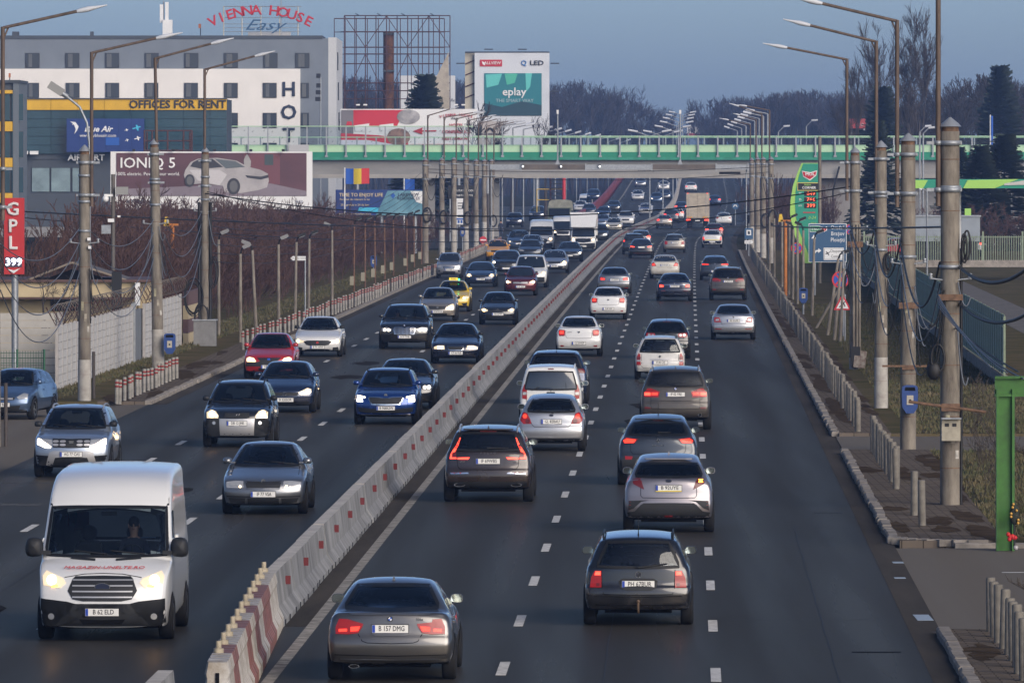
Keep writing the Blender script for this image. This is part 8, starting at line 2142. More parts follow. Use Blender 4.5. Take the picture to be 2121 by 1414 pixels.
for k in range(4):
 for i in range(3):
  a, b = chain_l[i], chain_l[i + 1]
  wire('pole_cable', p_at(a, 5.3 - .4 * k, .18), p_at(b, 5.4 - .45 * k, -.15), .7 + .35 * k, 'blue grey cable sagging between the left poles', .016, M_CABLEG, 'cables between the left poles')
for k in range(6):
 wire('pole_cable', p_at(q3, 5.2 - .35 * k, .15), at(881, 350 + 12 * k, 560), 1.5, 'thin cable from the left cable pole towards the bridge', .014, M_CABLE, 'cables towards the bridge on the left')
for t, zz in ((p4, 5.0), (p3, 4.9), (p2, 4.8), (p1, 4.9), (q1, 4.9), (q2, 5.2), (q3, 5.4)):
 for k in range(7):
  s = random.choice((-1, 1)); z0 = zz - random.uniform(0, 1.2)
  dangle(t, (s * random.uniform(.1, .2), -.22, z0), (s * random.uniform(.2, .7), -.25, z0 - random.uniform(.3, 1.6)), random.uniform(.2, .6), random.choice((.012, .018)), random.choice((M_CABLE, M_CABLE, M_CABLEG)))
 for s in (-1, 1): MB().cyl((0, -.1, zz), (.42 * s, -.1, zz + .05), .022, None, 5).build('cross_arm', M_STEEL, t); MB().lathe([(.03, 0), (.05, .04), (.03, .09), (.05, .12), (0, .14)], 8, Matrix.Translation((.42 * s, -.1, zz + .03))).build('insulator', M_CAPM, t)
rnd = random.Random(5)
for px, Y in ((881, 560), (915, 610), (965, 640), (1018, 700), (1597, 560), (1581, 590)):
 for k in range(2): wire('hanging_loop', at(px, 360 + 20 * k, Y - .5), at(px + 24, 362 + 18 * k, Y - .5), .8 + .4 * k, 'black service loop hanging from the far poles', .025, M_CABLE, 'service loops on the far poles')
 c = at(px + 4, 440 + rnd.uniform(-20, 20), Y - .4)
 tag(MB().tube([(c.x + .28 * math.cos(a), c.y, c.z + .5 * math.sin(a)) for a in [2 * math.pi * i / 16 for i in range(17)]], .07, 5).build('cable_bundle', M_CABLE), 'coiled black cable bundle tied to a far pole', 'cable', 'cable bundles on the far poles')

# ------------------------------------------------------------------ left yard: panel fences, house, gate
M_FPANEL = mat('fence_panel', (.50, .49, .47), .8, var=.12, scale=2); M_FPOST = mat('fence_post_dark', (.36, .34, .32), .85, var=.2, scale=3)
def panel_fence(Y0, Y1, off, bays, label):
 a = Vector((road_x(Y0) + off, Y0, 0)); b = Vector((road_x(Y1) + off, Y1, 0))
 d = b - a; L = d.length; rz = math.atan2(d.y, d.x)
 t = thing('panel_fence', a, rz, label, 'fence'); w = L / bays
 pm = MB().box((0, 0, 1.08), (.14, .10, 2.16)).mesh('fence_post'); pm.materials.append(M_FPOST)
 nr = 8
 bmh = MB().box((0, 0, 0), (w - .14, .07, .245)).mesh('fence_board'); bmh.materials.append(M_FPANEL)
 for i in range(bays + 1): link('fence_post', pm, None, t, (i * w, 0, 0))
 for i in range(bays):
  for j in range(nr): link('fence_board', bmh, None, t, (i * w + w / 2, 0, .16 + j * .262))
 return t
f1 = panel_fence(252, 286, -17.5, 18, 'grey concrete panel fence topped with razor wire along the left verge')
f2 = panel_fence(291, 312, -17.4, 10, 'second grey concrete panel fence beyond the steel gate')
for (t, n) in ((f1, 34.0), (f2, 21.0)):
 pts = []
 for i in range(int(n * 9)):
  a = i * .62; pts.append((i / 9, .30 * math.cos(a), 2.55 + .30 * math.sin(a)))
 o = tag(MB().tube(pts, .010, 3).build('razor_wire', mat('razor_wire_steel', (.16, .14, .12), .6)), kind=None); o.parent = t
 for i in range(int(n / 2.0)):
  MB().tube([(i * 2.0, -.35, 2.75), (i * 2.0, 0, 2.1), (i * 2.0, .35, 2.75)], .02, 4).build('wire_bracket', M_RUST, t)
gt = thing('steel_gate', (road_x(288) - 17.45, 288, 0), heading(288) * -1, 'plain grey steel gate between the two panel fences', 'gate'); MB().box((0, 0, 1.0), (.08, 3.6, 2.0)).build('gate_leaf', mat('gate_grey', (.17, .18, .19), .6), gt); MB().box((0, -1.85, 1.15), (.16, .14, 2.3)).build('gate_post', M_STEEL, gt); MB().box((-.6, -2.0, 1.9), (.35, .3, 3.0)).build('gate_pillar', M_DGREY, gt)
f3 = thing('white_board_fence', (at(-40, 0, 262).x, 262, 0), 0, 'cream white plank fence facing the camera at the left edge', 'fence')
for j in range(9): MB().box((1.1, 0, .25 + j * .25), (3.0, .06, .235)).build('plank', mat('cream_plank', (.42, .40, .36), .8, var=.12, scale=2), f3)
MB().box((2.65, 0, 1.2), (.18, .2, 2.4)).build('post', M_FPOST, f3)
hs = Bd('gatehouse', 130, 300, 'low cream house with a brown eave behind the razor wire fence', 'house')
CRM = mat('cream_render', (.48, .39, .24), .85, var=.12, scale=.6)
hs.box('wall', -60, 618, 282, 850, CRM, 6, 4.2); hs.box('eave_band', -60, 583, 284, 616, CRM, 8, 3.9); hs.box('eave_trim', -60, 579, 312, 584, mat('brown_trim', (.10, .055, .045), .7), 8.4, 3.9); hs.box('eave_lower_board', -60, 615, 284, 619, mat('brown_trim', (.10, .055, .045), .7), 8.1, 3.95)  # brown trim boards along the top and foot of the eave band
hs.box('side_wall', 284, 586, 310, 640, CRM, 7, 4.6); hs.box('dark_window', 102, 620, 165, 645, M_GLASSD, .1, 1.18); hs.box('wall_lamp', 231, 585, 243, 593, M_BLACK, .25, -.25); hs.box('white_pillar', 281, 585, 291, 632, M_WHITEB, .3, -.4)
c0 = hs.loc(55, 581); c1 = hs.loc(262, 581); ap = hs.loc(148, 544)
RF = mat('tin_roof', (.12, .105, .09), .7, var=.4, scale=1.5)
MB().add([(c0.x, .2, c0.z), (c1.x, .2, c1.z), (ap.x, .8, ap.z), (c0.x, 6, c0.z), (c1.x, 6, c1.z), (ap.x, 5.4, ap.z)], [(0, 2, 5, 3), (1, 4, 5, 2)]).build('roof', RF, hs.t)
for (u, v) in ((c0, ap), (ap, c1)): MB().cyl((u.x, .1, u.z), (v.x, .1, v.z), .05, None, 5).build('roof_truss', mat('weathered_timber', (.22, .18, .14), .9), hs.t)
MB().add([(c0.x + .5, .3, c0.z), (c1.x - .5, .3, c1.z), (ap.x, .8, ap.z - .25)], [(0, 1, 2)]).build('open_gable', M_UNDER, hs.t)
rw = thing('yard_wall', (road_x(316) - 17.3, 316, 0), -heading(316), 'brown and cream striped yard wall behind the cable pole', 'wall')
for j, m_ in enumerate((CRM, mat('plum_brick', (.13, .075, .07), .9, var=.2, scale=3), CRM, mat('plum_brick', (.13, .075, .07), .9))): MB().box((0, 4, .28 + .55 * j), (.2, 13, .54)).build('wall_band', m_, rw)
dr = Bd('wall_with_pillar', 362, 322, 'low cream pillar with a yellow lamp beside the yard wall', 'pillar'); dr.box('pillar', 352, 628, 368, 715, CRM, .5); MB().sphere(dr.loc(403, 629), .07).build('lamp_globe', FY, dr.t)
po = Bd('iron_post', 12, 205, 'dark iron post at the left edge in front of the parked hatchback', 'post'); po.bar('post', (12, 793), (12, 924), .05, mat('dark_iron', (.06, .05, .045), .8), n=8)
po = Bd('iron_post', 195, 243, 'thin dark post beside the leftmost concrete pole', 'post'); po.bar('post', (194, 728), (194, 828), .05, mat('dark_iron', (.06, .05, .045), .8), n=8)
po = Bd('marker_peg', 111, 238, 'short orange red peg in the grass at the left', 'post'); po.bar('peg', (111, 820), (111, 843), .045, mat('orange_peg', (.40, .10, .04), .7), n=8)
gf = thing('wire_fence', (at(-20, 0, 248).x, 248, 0), 0, 'green wire mesh fence with climbing twigs at the left edge', 'fence')
for i in range(3): MB().cyl((i * .85, 0, 0), (i * .85, 0, 1.5), .035, None, 6).build('fence_post', mat('fence_green', (.02, .10, .05), .6), gf)
for j in range(9): MB().cyl((0, 0, .1 + .16 * j), (1.7, 0, .1 + .16 * j), .008, None, 4).build('fence_wire', mat('fence_green', (.02, .10, .05), .6), gf)
for i in range(20): MB().cyl((i * .085, 0, .1), (i * .085, 0, 1.45), .007, None, 4).build('fence_wire', mat('fence_green', (.02, .10, .05), .6), gf)

# ------------------------------------------------------------------ right yard: green fence, wall, frame
GF = mat('fence_green_panel', (.20, .25, .17), .6, var=.25, scale=2)
ga = Vector((road_x(256) + 13.1, 256, 0)); gb = Vector((road_x(560) + 13.6, 560, 0)); dvec = gb - ga; rzf = math.atan2(dvec.y, dvec.x); Lf = dvec.length
gfn = thing('green_metal_fence', ga, rzf, 'long green metal panel fence on a low wall along the right verge', 'fence')
nb = 150; wbay = Lf / nb
pk = MB().box((0, 0, 1.28), (.07, .07, 2.2)).mesh('fence_post'); pk.materials.append(GF)
bkm = MB();
bkm.box((0, 0, 1.45), (wbay - .09, .025, 1.95)); fb = bkm.mesh('fence_panel'); fb.materials.append(GF)
rlm = MB().box((0, -.03, 0), (wbay, .04, .05)).mesh('fence_rail'); rlm.materials.append(GF)
for i in range(nb):
 dz = .06 * (i % 2)
 link('fence_post', pk, None, gfn, (i * wbay, 0, dz)); link('fence_panel', fb, None, gfn, (i * wbay + wbay / 2, 0, dz * 0))
for z in (.75, 2.05): MB().box((Lf / 2, .045, z), (Lf, .05, .06)).build('fence_rail', GF, gfn)
MB().box((Lf / 2, 0, .22), (Lf, .22, .45)).build('footing_wall', M_KERB, gfn)
cf = thing('yard_fence', (at(1790, 0, 545).x, 545, 0), 0, 'green bar fence crossing the yard behind the concrete poles', 'fence')
wf = at(2200, 0, 545).x - at(1790, 0, 545).x
bar_me = MB().box((0, 0, 1.35), (.05, .04, 1.7)).mesh('fence_bar'); bar_me.materials.append(GF)
for i in range(int(wf / .16)): link('fence_bar', bar_me, None, cf, (i * .16, 0, 0))
MB().box((wf / 2, 0, .25), (wf, .3, .5)).build('footing_wall', M_KERB, cf); MB().box((wf / 2, .03, 2.1), (wf, .05, .06)).build('fence_rail', GF, cf)
for i in range(6): MB().box((i * wf / 5, .02, 1.3), (.12, .12, 2.4)).build('fence_post', GF, cf)
FG = mat('vivid_green_steel', (.035, .135, .016), .55, var=.35, scale=3)
gx = at(2080, 0, 150).x
fr2 = thing('green_steel_frame', (gx, 150.5, 0), 0, 'vivid green steel portal frame at the right edge', 'frame')
for dx in (0.0, .30): MB().box((dx - .10, 0, 1.55), (.05, .24, 3.1)).build('column_flange', FG, fr2)
MB().box((.05, 0, 1.55), (.26, .05, 3.1)).build('column_web', FG, fr2)
MB().box((.75, 0, 3.32), (1.8, .20, .05)).build('beam_flange', FG, fr2); MB().box((.75, 0, 2.98), (1.8, .20, .05)).build('beam_flange', FG, fr2); MB().box((.75, 0, 3.15), (1.8, .06, .30)).build('beam_web', FG, fr2)
MB().box((1.0, .8, 1.0), (.9, .05, 1.3)).build('pale_panel', mat('pale_panel', (.30, .32, .33), .7), fr2)
dc = thing('memorial_decoration', (at(2088, 0, 152).x, 150.1, .1), 0, 'small dark stand with red and gold flowers beside the green frame', 'decoration')
MB().cyl((0, 0, 0), (0, 0, .75), .02, None, 6).build('stick', M_BLACK, dc); MB().sphere((0, 0, .62), (.09, .06, .22)).build('dark_bouquet', mat('dark_leaves', (.015, .02, .012), .8), dc)
for i in range(7): MB().sphere((random.uniform(-.08, .08), -.07, .45 + .06 * i), .028, 6, 5).build('gold_bauble', mat('gold_bauble', (.55, .30, .05), .3), dc)
for i in range(6): MB().sphere((-.06 + random.uniform(-.09, .09), -.08, .18 + random.uniform(-.05, .06)), .045, 6, 5).build('red_flower', mat('red_flower', (.5, .015, .015), .6), dc)
MB().sphere((.02, -.1, -.02), .05).build('candle_jar', mat('jar', (.35, .33, .33), .3), dc)
d = Bd('parked_car_hint', 0, 0.001, 'x', 'x') if False else None
for (px, Y, nm, c, lb) in ((1700, 560, 'red', P_RED if 'P_RED' in globals() else None, ''),):
 pass
# ------------------------------------------------------------------ people on the pavement and cars in the yard
def standing_person(px, Y, label, coat, legs):
 me = bpy.data.meshes.new('person')
 V = [(0, 0, .95), (0, 0, 1.15), (0, 0, 1.38), (0, .01, 1.50), (0, .02, 1.60), (0, .02, 1.68), (-.19, 0, 1.38), (-.24, .02, 1.10), (-.23, .08, .86), (-.23, .09, .78), (.19, 0, 1.38), (.24, .02, 1.10), (.23, .08, .86), (.23, .09, .78),
   (-.10, 0, .88), (-.11, .02, .48), (-.12, -.02, .08), (-.12, .12, .04), (.10, 0, .88), (.12, -.02, .48), (.13, -.06, .08), (.13, .08, .04)]
 E = [(0, 1), (1, 2), (2, 3), (3, 4), (4, 5), (2, 6), (6, 7), (7, 8), (8, 9), (2, 10), (10, 11), (11, 12), (12, 13), (0, 14), (14, 15), (15, 16), (16, 17), (0, 18), (18, 19), (19, 20), (20, 21)]
 rad = [.14, .14, .15, .055, .085, .075, .07, .055, .04, .035, .07, .055, .04, .035, .10, .07, .05, .045, .10, .07, .05, .045]
 me.from_pydata(V, E, []); o = bpy.data.objects.new('person', me); COL.objects.link(o)
 o.modifiers.new('skin', 'SKIN'); s = o.modifiers.new('sub', 'SUBSURF'); s.levels = 1
 for i, r_ in enumerate(rad): me.skin_vertices[0].data[i].radius = (r_, r_ * .8)
 me.skin_vertices[0].data[0].use_root = True
 m2 = bpy.data.meshes.new_from_object(o.evaluated_get(bpy.context.evaluated_depsgraph_get())); bpy.data.objects.remove(o)
 m2.materials.clear()
 for m_ in (coat, M_SKIN, legs): m2.materials.append(m_)
 for p in m2.polygons: p.use_smooth = True; p.material_index = 1 if p.center.z > 1.49 or (abs(p.center.x) > .17 and p.center.z < .84) else (2 if p.center.z < .93 else 0)
 t = tag(link('person', m2, None, None, (at(px, 0, Y).x, Y, .02), math.pi), label, 'person')
 link('hair', MB().sphere((0, .0, 1.70), (.09, .095, .08), 10, 7).mesh('hair'), _hair1, t)
standing_person(1037.5, 735, 'person in a dark jacket standing beyond the far left poles', mat('navy_jacket', (.02, .025, .045), .9), mat('blue_jeans', (.03, .045, .09), .9))
car('car', 'red car parked in the yard behind the green fence', 'R', 1858, 0, 'hatch', (4.2, 1.78, 1.5), P_RED, dict(see=False), detail=1, Y=600)
car('car', 'dark suv parked in the yard behind the bar fence at the right', 'R', 2013, 0, 'suv', (4.6, 1.85, 1.7), P_DKGREY, dict(see=False, tlm=M_REDLIT), detail=1, Y=600)
# ------------------------------------------------------------------ vegetation: winter trees, shrubs, conifers
def twig_mesh(name, seed, height, spread, stems, depth, r0, mats, upright=.6, crown_from=.25, leaf=0, budget=6000, split=(2, 4), twig_r=.006, ang=(.35, .95)):
 """branching winter plant made of tapering three sided limbs"""
 rnd = random.Random(seed); mb = MB()
 def limb(p, d, L, r, lvl):
  if len(mb.f) > budget: return
  k = 3 if lvl else 5
  pts = [p]; rr = [r]; q = p.copy(); dd = d.copy()
  for i in range(k):
   dd = (dd + Vector((rnd.uniform(-1, 1), rnd.uniform(-1, 1), rnd.uniform(-.4, 1) * upright)) * .16).normalized()
   q = q + dd * (L / k); pts.append(q.copy()); rr.append(max(twig_r, r * (1 - .62 * (i + 1) / k)))
  mb.tube(pts, rr, 4 if lvl == 0 and r > .03 else 3, 0, False)
  if lvl >= depth: return
  nb = rnd.randint(*split)
  for b in range(nb + (2 if lvl == 0 else 0)):
   t = rnd.uniform(crown_from if lvl == 0 else .25, 1.0); i = min(k - 1, int(t * k))
   s = pts[i].lerp(pts[i + 1], t * k - i)
   a = rnd.uniform(0, 2 * math.pi); e = rnd.uniform(*ang) * (1 - .25 * upright)
   side = dd.orthogonal().normalized(); side.rotate(Matrix.Rotation(a, 3, dd))
   nd = (dd * math.cos(e) + side * math.sin(e) + Vector((0, 0, .25 * upright))).normalized()
   limb(s, nd, L * rnd.uniform(.45, .72), max(twig_r, rr[i] * .55), lvl + 1)
 for s in range(stems):
  a = rnd.uniform(0, 2 * math.pi); lean = rnd.uniform(0, spread)
  d = Vector((math.cos(a) * lean, math.sin(a) * lean, 1)).normalized()
  limb(Vector((math.cos(a) * .12 * (stems > 1) * rnd.random() * 4, math.sin(a) * .12 * (stems > 1) * rnd.random() * 4, 0)), d, height * rnd.uniform(.45, .7), r0 * rnd.uniform(.7, 1.1), 0)
 zm = max(v[2] for v in mb.v); k = height / zm
 mb.v = [(x * k, y * k, z * k) for x, y, z in mb.v]
 me = mb.mesh(name)
 for m_ in mats: me.materials.append(m_)
 return me
M_TWIGP = mat('purple_brown_twigs', (.095, .050, .040), .9, var=.35, scale=1.2); M_TWIGB = mat('grey_brown_twigs', (.075, .058, .044), .9, var=.35, scale=1.5)
M_TWIGD = mat('dark_twigs', (.030, .024, .024), .9); M_BARK = mat('tree_bark', (.055, .044, .038), .9, var=.3, scale=2); M_BARKF = mat('far_tree_bark', (.034, .028, .028), .9)
BUSH = [twig_mesh('shrub_twigs', 20 + i, 4.2, .6, 30, 4, .024, [M_TWIGP], .75, .05, budget=9000, split=(2, 4), twig_r=.013) for i in range(4)]
BUSH2 = [twig_mesh('shrub_twigs', 40 + i, 3.0, .8, 11, 4, .020, [M_TWIGB], .55, .1, budget=2400, split=(2, 4), twig_r=.007) for i in range(2)]
TREE = [twig_mesh('tree_limbs', 60 + i, 15, .12, 1, 5, .20, [M_BARKF], .55, .2, budget=2400, split=(3, 5), twig_r=.034) for i in range(4)]
POPLAR = [twig_mesh('tree_limbs', 80 + i, 17, .26, 2, 5, .26, [M_BARK], .7, .22, budget=26000, split=(4, 6), twig_r=.020, ang=(.28, .80)) for i in range(2)]
STREETT = twig_mesh('tree_limbs', 91, 5.0, .3, 2, 5, .10, [M_TWIGD], .35, .3, budget=3500, split=(2, 4), twig_r=.008)
def plant(name, me, loc, s, rz, label, cat, group=None, trunk=None):
 """thing with a trunk part (or stems) and its crown of twigs"""
 t = thing(name, loc, rz, label, cat, group)
 o = link('crown' if trunk else 'twigs', me, None, t); o.scale = s
 if trunk:
  r, h = trunk
  MB().tube([(0, 0, -.1), (.02, 0, h * .5), (0, .03, h)], [r * 1.25, r, r * .75], 8).build('trunk', M_BARK, t)
 return t
rnd = random.Random(11)
# thicket on the left between the yard and the bridge
n = 0
for row, (o0, o1) in enumerate(((-18.5, -21), (-22, -25), (-26, -31), (-32, -40))):
 Y = 332 + row * 6
 while Y < 640:
  off = rnd.uniform(o1, o0)
  hgt = (.85, 1.08, 1.28, 1.4)[row] * rnd.uniform(.8, 1.15) * (1.0 if Y < 540 else .8)
  px = CX + (road_x(Y) + off) * F / Y
  if px > 225:
   plant('shrub', BUSH[n % 4], (road_x(Y) + off, Y, 0), (hgt * 1.15, hgt * 1.15, hgt), rnd.uniform(0, 6.28), 'bare purple brown shrub in the thicket left of the road', 'shrub', 'thicket shrubs on the left'); n += 1
  Y += rnd.uniform(3.0, 5.4) * (1 + .12 * row)
for i in range(34):
 Y = rnd.uniform(640, 720); off = rnd.uniform(-44, -19)
 plant('shrub', BUSH[i % 4], (road_x(Y) + off, Y, 0), (1, 1, .8), rnd.uniform(0, 6), 'bare shrub under the left end of the bridge', 'shrub', 'shrubs under the bridge')
for (px, Y, s) in ((60, 312, 1.3), (140, 318, 1.2), (210, 325, 1.25), (20, 330, 1.4), (265, 330, 1.3), (300, 340, 1.2), (100, 340, 1.5), (180, 345, 1.5), (330, 335, 1.1), (400, 345, 1.1)):
 plant('shrub', BUSH[int(px) % 4], (at(px, 0, Y).x, Y, 0), (s, s, s), rnd.uniform(0, 6), 'bare shrub behind the cream house', 'shrub', 'shrubs behind the house')
plant('street_tree', STREETT, (at(92, 0, 272).x, 272, 0), (1.0, 1.0, 1.0), 1.0, 'crooked bare tree in front of the cream house', 'tree', None, (.11, 1.8))
plant('street_tree', STREETT, (at(-10, 0, 262).x, 262, 0), (.8, .8, .95), 3.0, 'bare tree reaching in from the left edge below the gas sign', 'tree', None, (.09, 1.6))
plant('street_tree', STREETT, (at(250, 0, 318).x, 318, 0), (.8, .8, .9), 2.0, 'bare yard tree behind the leftmost panel fence', 'tree', None, (.09, 1.6))
for (px, Y, s, lb) in ((1010, 800, .9, 'bare tree in front of the television billboard'), (980, 820, .8, 'bare tree at the right end of the hotel billboard'), (740, 880, 1.0, 'slim bare tree behind the rusty lattice frame'), (1060, 900, .85, 'bare tree below the teal picture'), (1130, 930, .8, 'bare tree right of the television billboard')):
 plant('bare_tree', TREE[int(px) % 4], (at(px, 0, Y).x, Y, 0), (s * .8, s * .8, s), rnd.uniform(0, 6), lb, 'tree', None, (.22, 4))
# right side shrubs
for (px, Y, s, lb) in ((2035, 172, .62, 'tangled brown hedge bush between the nearest pole and the green frame'), (2055, 180, .7, 'brown hedge bush behind the green frame'), (2012, 185, .6, 'brown hedge bush behind the nearest pole'), (2090, 190, .75, 'brown hedge bush at the right edge')):
 plant('shrub', BUSH2[int(px) % 2], (at(px, 0, Y).x, Y, 0), (s, s, s * 1.1), rnd.uniform(0, 6), lb, 'shrub')
for (px, Y, s, lb) in ((2150, 120, .9, 'thin bare twigs reaching in at the lower right edge'), (2140, 170, 1.1, 'thin bare twigs reaching in at the right edge')):
 plant('shrub', BUSH2[0], (at(px, 0, Y).x, Y, 0), (s, s, s), 2.0, lb, 'shrub')
for i in range(26):
 px = 1700 + i * 18; Y = 556 + rnd.uniform(0, 8)
 plant('shrub', BUSH2[i % 2], (at(px, 0, Y).x, Y, 0), (.7, .7, .75), rnd.uniform(0, 6), 'low purple brown hedge bush behind the yard fence', 'shrub', 'hedge behind the yard fence')
# poplars and trees behind the bridge on the right
for (px, Y, top, w, k, lb) in ((1905, 900, -2, 1.0, 0, 'tallest bare poplar on the right, its top cut by the frame'), (1812, 930, 34, 1.0, 1, 'tall bare poplar left of the tallest one'), (1770, 960, 120, .9, 0, 'shorter bare tree left of the poplars')):
 h = at(0, top, Y).z
 plant('poplar_tree', POPLAR[k], (at(px, 0, Y).x, Y, 0), (h / 17 * .75 * w, h / 17 * .75 * w, h / 17), 1.3 * k, lb, 'tree', None, (.38, 6))
# far woods: masses of bare trees nobody could count
def wood(name, label, spots, seed):
 import numpy as np
 rnd_ = random.Random(seed)
 V = []; Fq = []; off = 0
 base = []
 for me in TREE:
  co = np.empty(len(me.vertices) * 3, 'f'); me.vertices.foreach_get('co', co)
  lp = np.empty(len(me.loops), 'i'); me.loops.foreach_get('vertex_index', lp)
  base.append((co.reshape(-1, 3), lp.reshape(-1, 4)))
 for (x, y, z, h) in spots:
  co, lp = base[rnd_.randrange(4)]
  a = rnd_.uniform(0, 6.28); c, s = math.cos(a), math.sin(a); k = h / 15; kw = k * rnd_.uniform(.75, 1.0)
  q = np.stack([(co[:, 0] * c - co[:, 1] * s) * kw + x, (co[:, 0] * s + co[:, 1] * c) * kw + y, co[:, 2] * k + z], 1)
  V.append(q); Fq.append(lp + off); off += len(q)
 V = np.concatenate(V); Fq = np.concatenate(Fq)
 me = bpy.data.meshes.new(name); me.vertices.add(len(V)); me.vertices.foreach_set('co', V.astype('f').ravel())
 me.loops.add(Fq.size); me.loops.foreach_set('vertex_index', Fq.astype('i').ravel())
 me.polygons.add(len(Fq)); me.polygons.foreach_set('loop_start', np.arange(0, Fq.size, 4, dtype='i')); me.polygons.foreach_set('loop_total', np.full(len(Fq), 4, 'i'))
 me.update(calc_edges=True)
 return tag(link(name, me, M_BARKF), label, 'wood', kind='stuff')
sp = []
PROF_L = [(690, 175), (760, 165), (860, 180), (950, 172), (1040, 190), (1140, 185), (1175, 174), (1240, 185), (1290, 210), (1340, 228), (1380, 245), (1405, 262)]
for i in range(210):
 px = rnd.uniform(690, 1405); t_ = (px - 690) / 715; Y = rnd.uniform(1450, 1850) + 250 * t_ ** 1.5
 top = lerp_tab(PROF_L, px) + abs(rnd.gauss(0, 12)) - 14
 X = (px - CX) * Y / F
 h = max(4, CH - (top - HOR) * Y / F); sp.append((X, Y, -1.0, h + 1))
wood('far_wood', 'hazy blue mass of bare trees beyond the bridge on the left', sp, 3)
PROF_R = [(1465, 232), (1480, 205), (1510, 202), (1545, 210), (1580, 205), (1620, 196), (1665, 190), (1715, 200), (1760, 195), (1830, 210), (1900, 215), (1990, 165), (2060, 145), (2121, 165)]
sp = []
for i in range(150):
 px = rnd.uniform(1462, 1800); Y = rnd.uniform(1600, 2100)
 top = lerp_tab(PROF_R, px) + abs(rnd.gauss(0, 12)) - 10; X = (px - CX) * Y / F
 sp.append((X, Y, -1.0, max(4, CH - (top - HOR) * Y / F) + 1))
for i in range(110):
 px = rnd.uniform(1760, 2150); Y = rnd.uniform(980, 1300)
 top = lerp_tab(PROF_R, px) + abs(rnd.gauss(0, 12)); X = (px - CX) * Y / F
 sp.append((X, Y, -1.0, max(4, CH - (top - HOR) * Y / F) + 1))
wood('far_wood', 'dark mass of bare trees beyond the bridge on the right', sp, 4)
# conifers
def conifer_mesh(seed, n=1500):
 rnd_ = random.Random(seed); mb = MB()
 for i in range(n):
  t_ = rnd_.random() ** .75; z = .08 + t_ * .92
  a = rnd_.uniform(0, 6.28); rad = (1 - t_) ** 1.0 * .27 * rnd_.uniform(.25, 1.15) * (1 + .22 * math.sin(a * 3 + seed) * math.sin(z * 23 + a)); x, y = rad * math.cos(a), rad * math.sin(a)
  L = .07 + .06 * (1 - t_); o = Vector((math.cos(a), math.sin(a), -.25 + .5 * t_)); s = Vector((-math.sin(a), math.cos(a), rnd_.uniform(-.3, .3))) * L * .35
  p = Vector((x, y, z)); q = p + o * L * rnd_.uniform(.6, 1.1)
  mb.add([p - s, p + s, q + s * .25, q - s * .25 + Vector((0, 0, .01))], [(0, 1, 2, 3)])
 mb.sphere((0, 0, .3), (.05, .05, .24), 8, 6)
 me = mb.mesh('needles'); me.materials.append(mat('conifer_needles', (.034, .050, .038), .9, var=.4, scale=8)); return me
CON = [conifer_mesh(1), conifer_mesh(2)]
def conifer(px, Y, top, w, label):
 h = at(0, top, Y).z
 t = thing('conifer_tree', (at(px, 0, Y).x, Y, 0), px, label, 'tree')
 o = link('crown', CON[int(px) % 2], None, t); o.scale = (h * w, h * w, h)
 MB().cyl((0, 0, 0), (0, 0, h * .9), h * .018, h * .004, 7).build('trunk', M_BARK, t)
conifer(880, 840, 160, .95, 'dark conifer in front of the torn white board'); conifer(1828, 880, 185, .95, 'dark conifer below the left poplar on the right'); conifer(2072, 930, 142, .85, 'tallest dark spruce at the far right')
conifer(1820, 700, 255, .8, 'small conifer behind the bridge right of the third pole')
conifer(2080, 650, 282, 1.3, 'dark green pine in front of the right end of the bridge'); conifer(2030, 640, 305, 1.2, 'small green pine below the right end of the bridge'); conifer(1985, 655, 308, 1.0, 'small green pine right of the nearest pole')
for i, (px, Y, top) in enumerate(((1930, 620, 330), (2010, 610, 340), (2060, 625, 335), (2110, 615, 330))):
 plant('shrub', BUSH[i % 4], (at(px, 0, Y).x, Y, 0), (1.1, 1.1, 1.0), i, 'bare shrub in front of the right bridge abutment', 'shrub', 'shrubs at the right abutment')
for i in range(14):
 px = 1560 + i * 12 + rnd.uniform(-5, 5); Y = 700 + rnd.uniform(0, 40)
 plant('shrub', BUSH[i % 4], (at(px, 0, Y).x, Y, 0), (.9, .9, 1.3 * rnd.uniform(.7, 1.2)), i, 'bare shrub behind the petrol totem', 'shrub', 'shrubs behind the petrol totem')
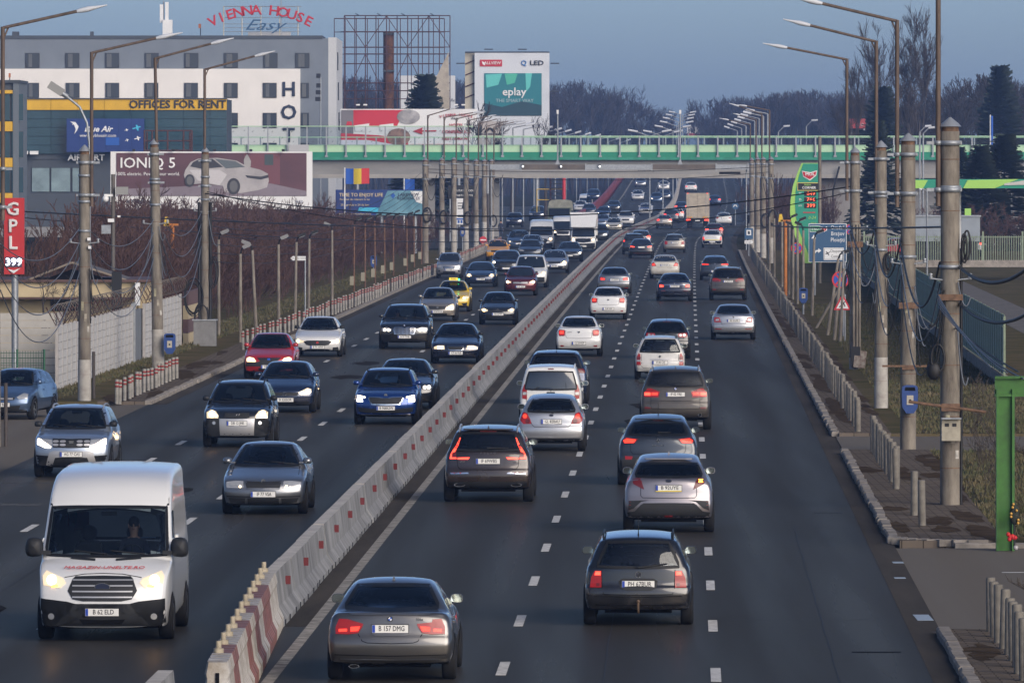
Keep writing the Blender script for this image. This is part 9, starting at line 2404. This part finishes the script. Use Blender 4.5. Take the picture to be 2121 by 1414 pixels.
# tufts of grass on the verges
def tufts(name, o0, o1, Y0, Y1, n, seed, label, m):
 rnd_ = random.Random(seed); mb = MB()
 for i in range(n):
  Y = rnd_.uniform(Y0, Y1); x = road_x(Y) + rnd_.uniform(o0, o1)
  for k in range(3):
   a = rnd_.uniform(0, 6.28); h = rnd_.uniform(.04, .15); w = .025
   dx, dy = math.cos(a) * w, math.sin(a) * w; lx, ly = rnd_.uniform(-.06, .06), rnd_.uniform(-.06, .06)
   mb.add([(x - dx, Y - dy, .08), (x + dx, Y + dy, .08), (x + lx, Y + ly, .08 + h)], [(0, 1, 2)])
 return tag(mb.build(name, m), label, 'grass', kind='stuff')
M_TUFT = mat('dry_grass_blades', (.15, .115, .06), .9, var=.5, scale=.5, col2=(.045, .060, .020), world_space=True)
tufts('grass', 8.8, 13, 212, 400, 16000, 1, 'tufts of winter grass on the right verge', M_TUFT); tufts('grass', 8.9, 15, 153, 199, 7000, 2, 'tufts of grass by the nearest pole', M_TUFT)
tufts('grass', -18.4, -16.6, 241, 330, 3500, 3, 'tufts of winter grass by the panel fence', M_TUFT); tufts('grass', -18.5, -16.6, 330, 520, 4000, 4, 'tufts of winter grass by the thicket', M_TUFT)
for nm_ in ('road_paint', 'worn_road_paint', 'kerb_stone', 'dry_verge', 'winter_grass', 'paving', 'ground_soil', 'gutter_dirt', 'dirt_cover', 'asphalt_repair', 'pale_path', 'chalky_mark'):
 MATS[nm_].node_tree.nodes['Principled BSDF'].inputs['Specular IOR Level'].default_value = 0.0      # dry, dusty, no sheen
# ------------------------------------------------------------------ haze: even air round the whole scene
hz = MB().box((0, 1650, 20), (1780, 3460, 42.5))
hz_m = bpy.data.materials.new('haze'); hz_m.use_nodes = True
nn = hz_m.node_tree.nodes; nn.remove(nn['Principled BSDF'])
pv = nn.new('ShaderNodeVolumePrincipled'); pv.inputs['Density'].default_value = HAZE; pv.inputs['Color'].default_value = (.32, .52, 1.0, 1); pv.inputs['Anisotropy'].default_value = 0.0
hz_m.node_tree.links.new(pv.outputs[0], nn['Material Output'].inputs['Volume'])
tag(hz.build('haze', hz_m), kind='stuff')
# lettering becomes mesh, every label is kept
dg = bpy.context.evaluated_depsgraph_get()
for o in [o for o in scene.objects if o.type == 'FONT']:
 me = bpy.data.meshes.new_from_object(o.evaluated_get(dg))
 me.name = o.name
 n_ = bpy.data.objects.new('tmp', me); COL.objects.link(n_)
 nm = o.name; par = o.parent; ml = o.matrix_local.copy(); cu = o.data
 bpy.data.objects.remove(o); bpy.data.curves.remove(cu)
 n_.name = nm; n_.parent = par; n_.matrix_local = ml
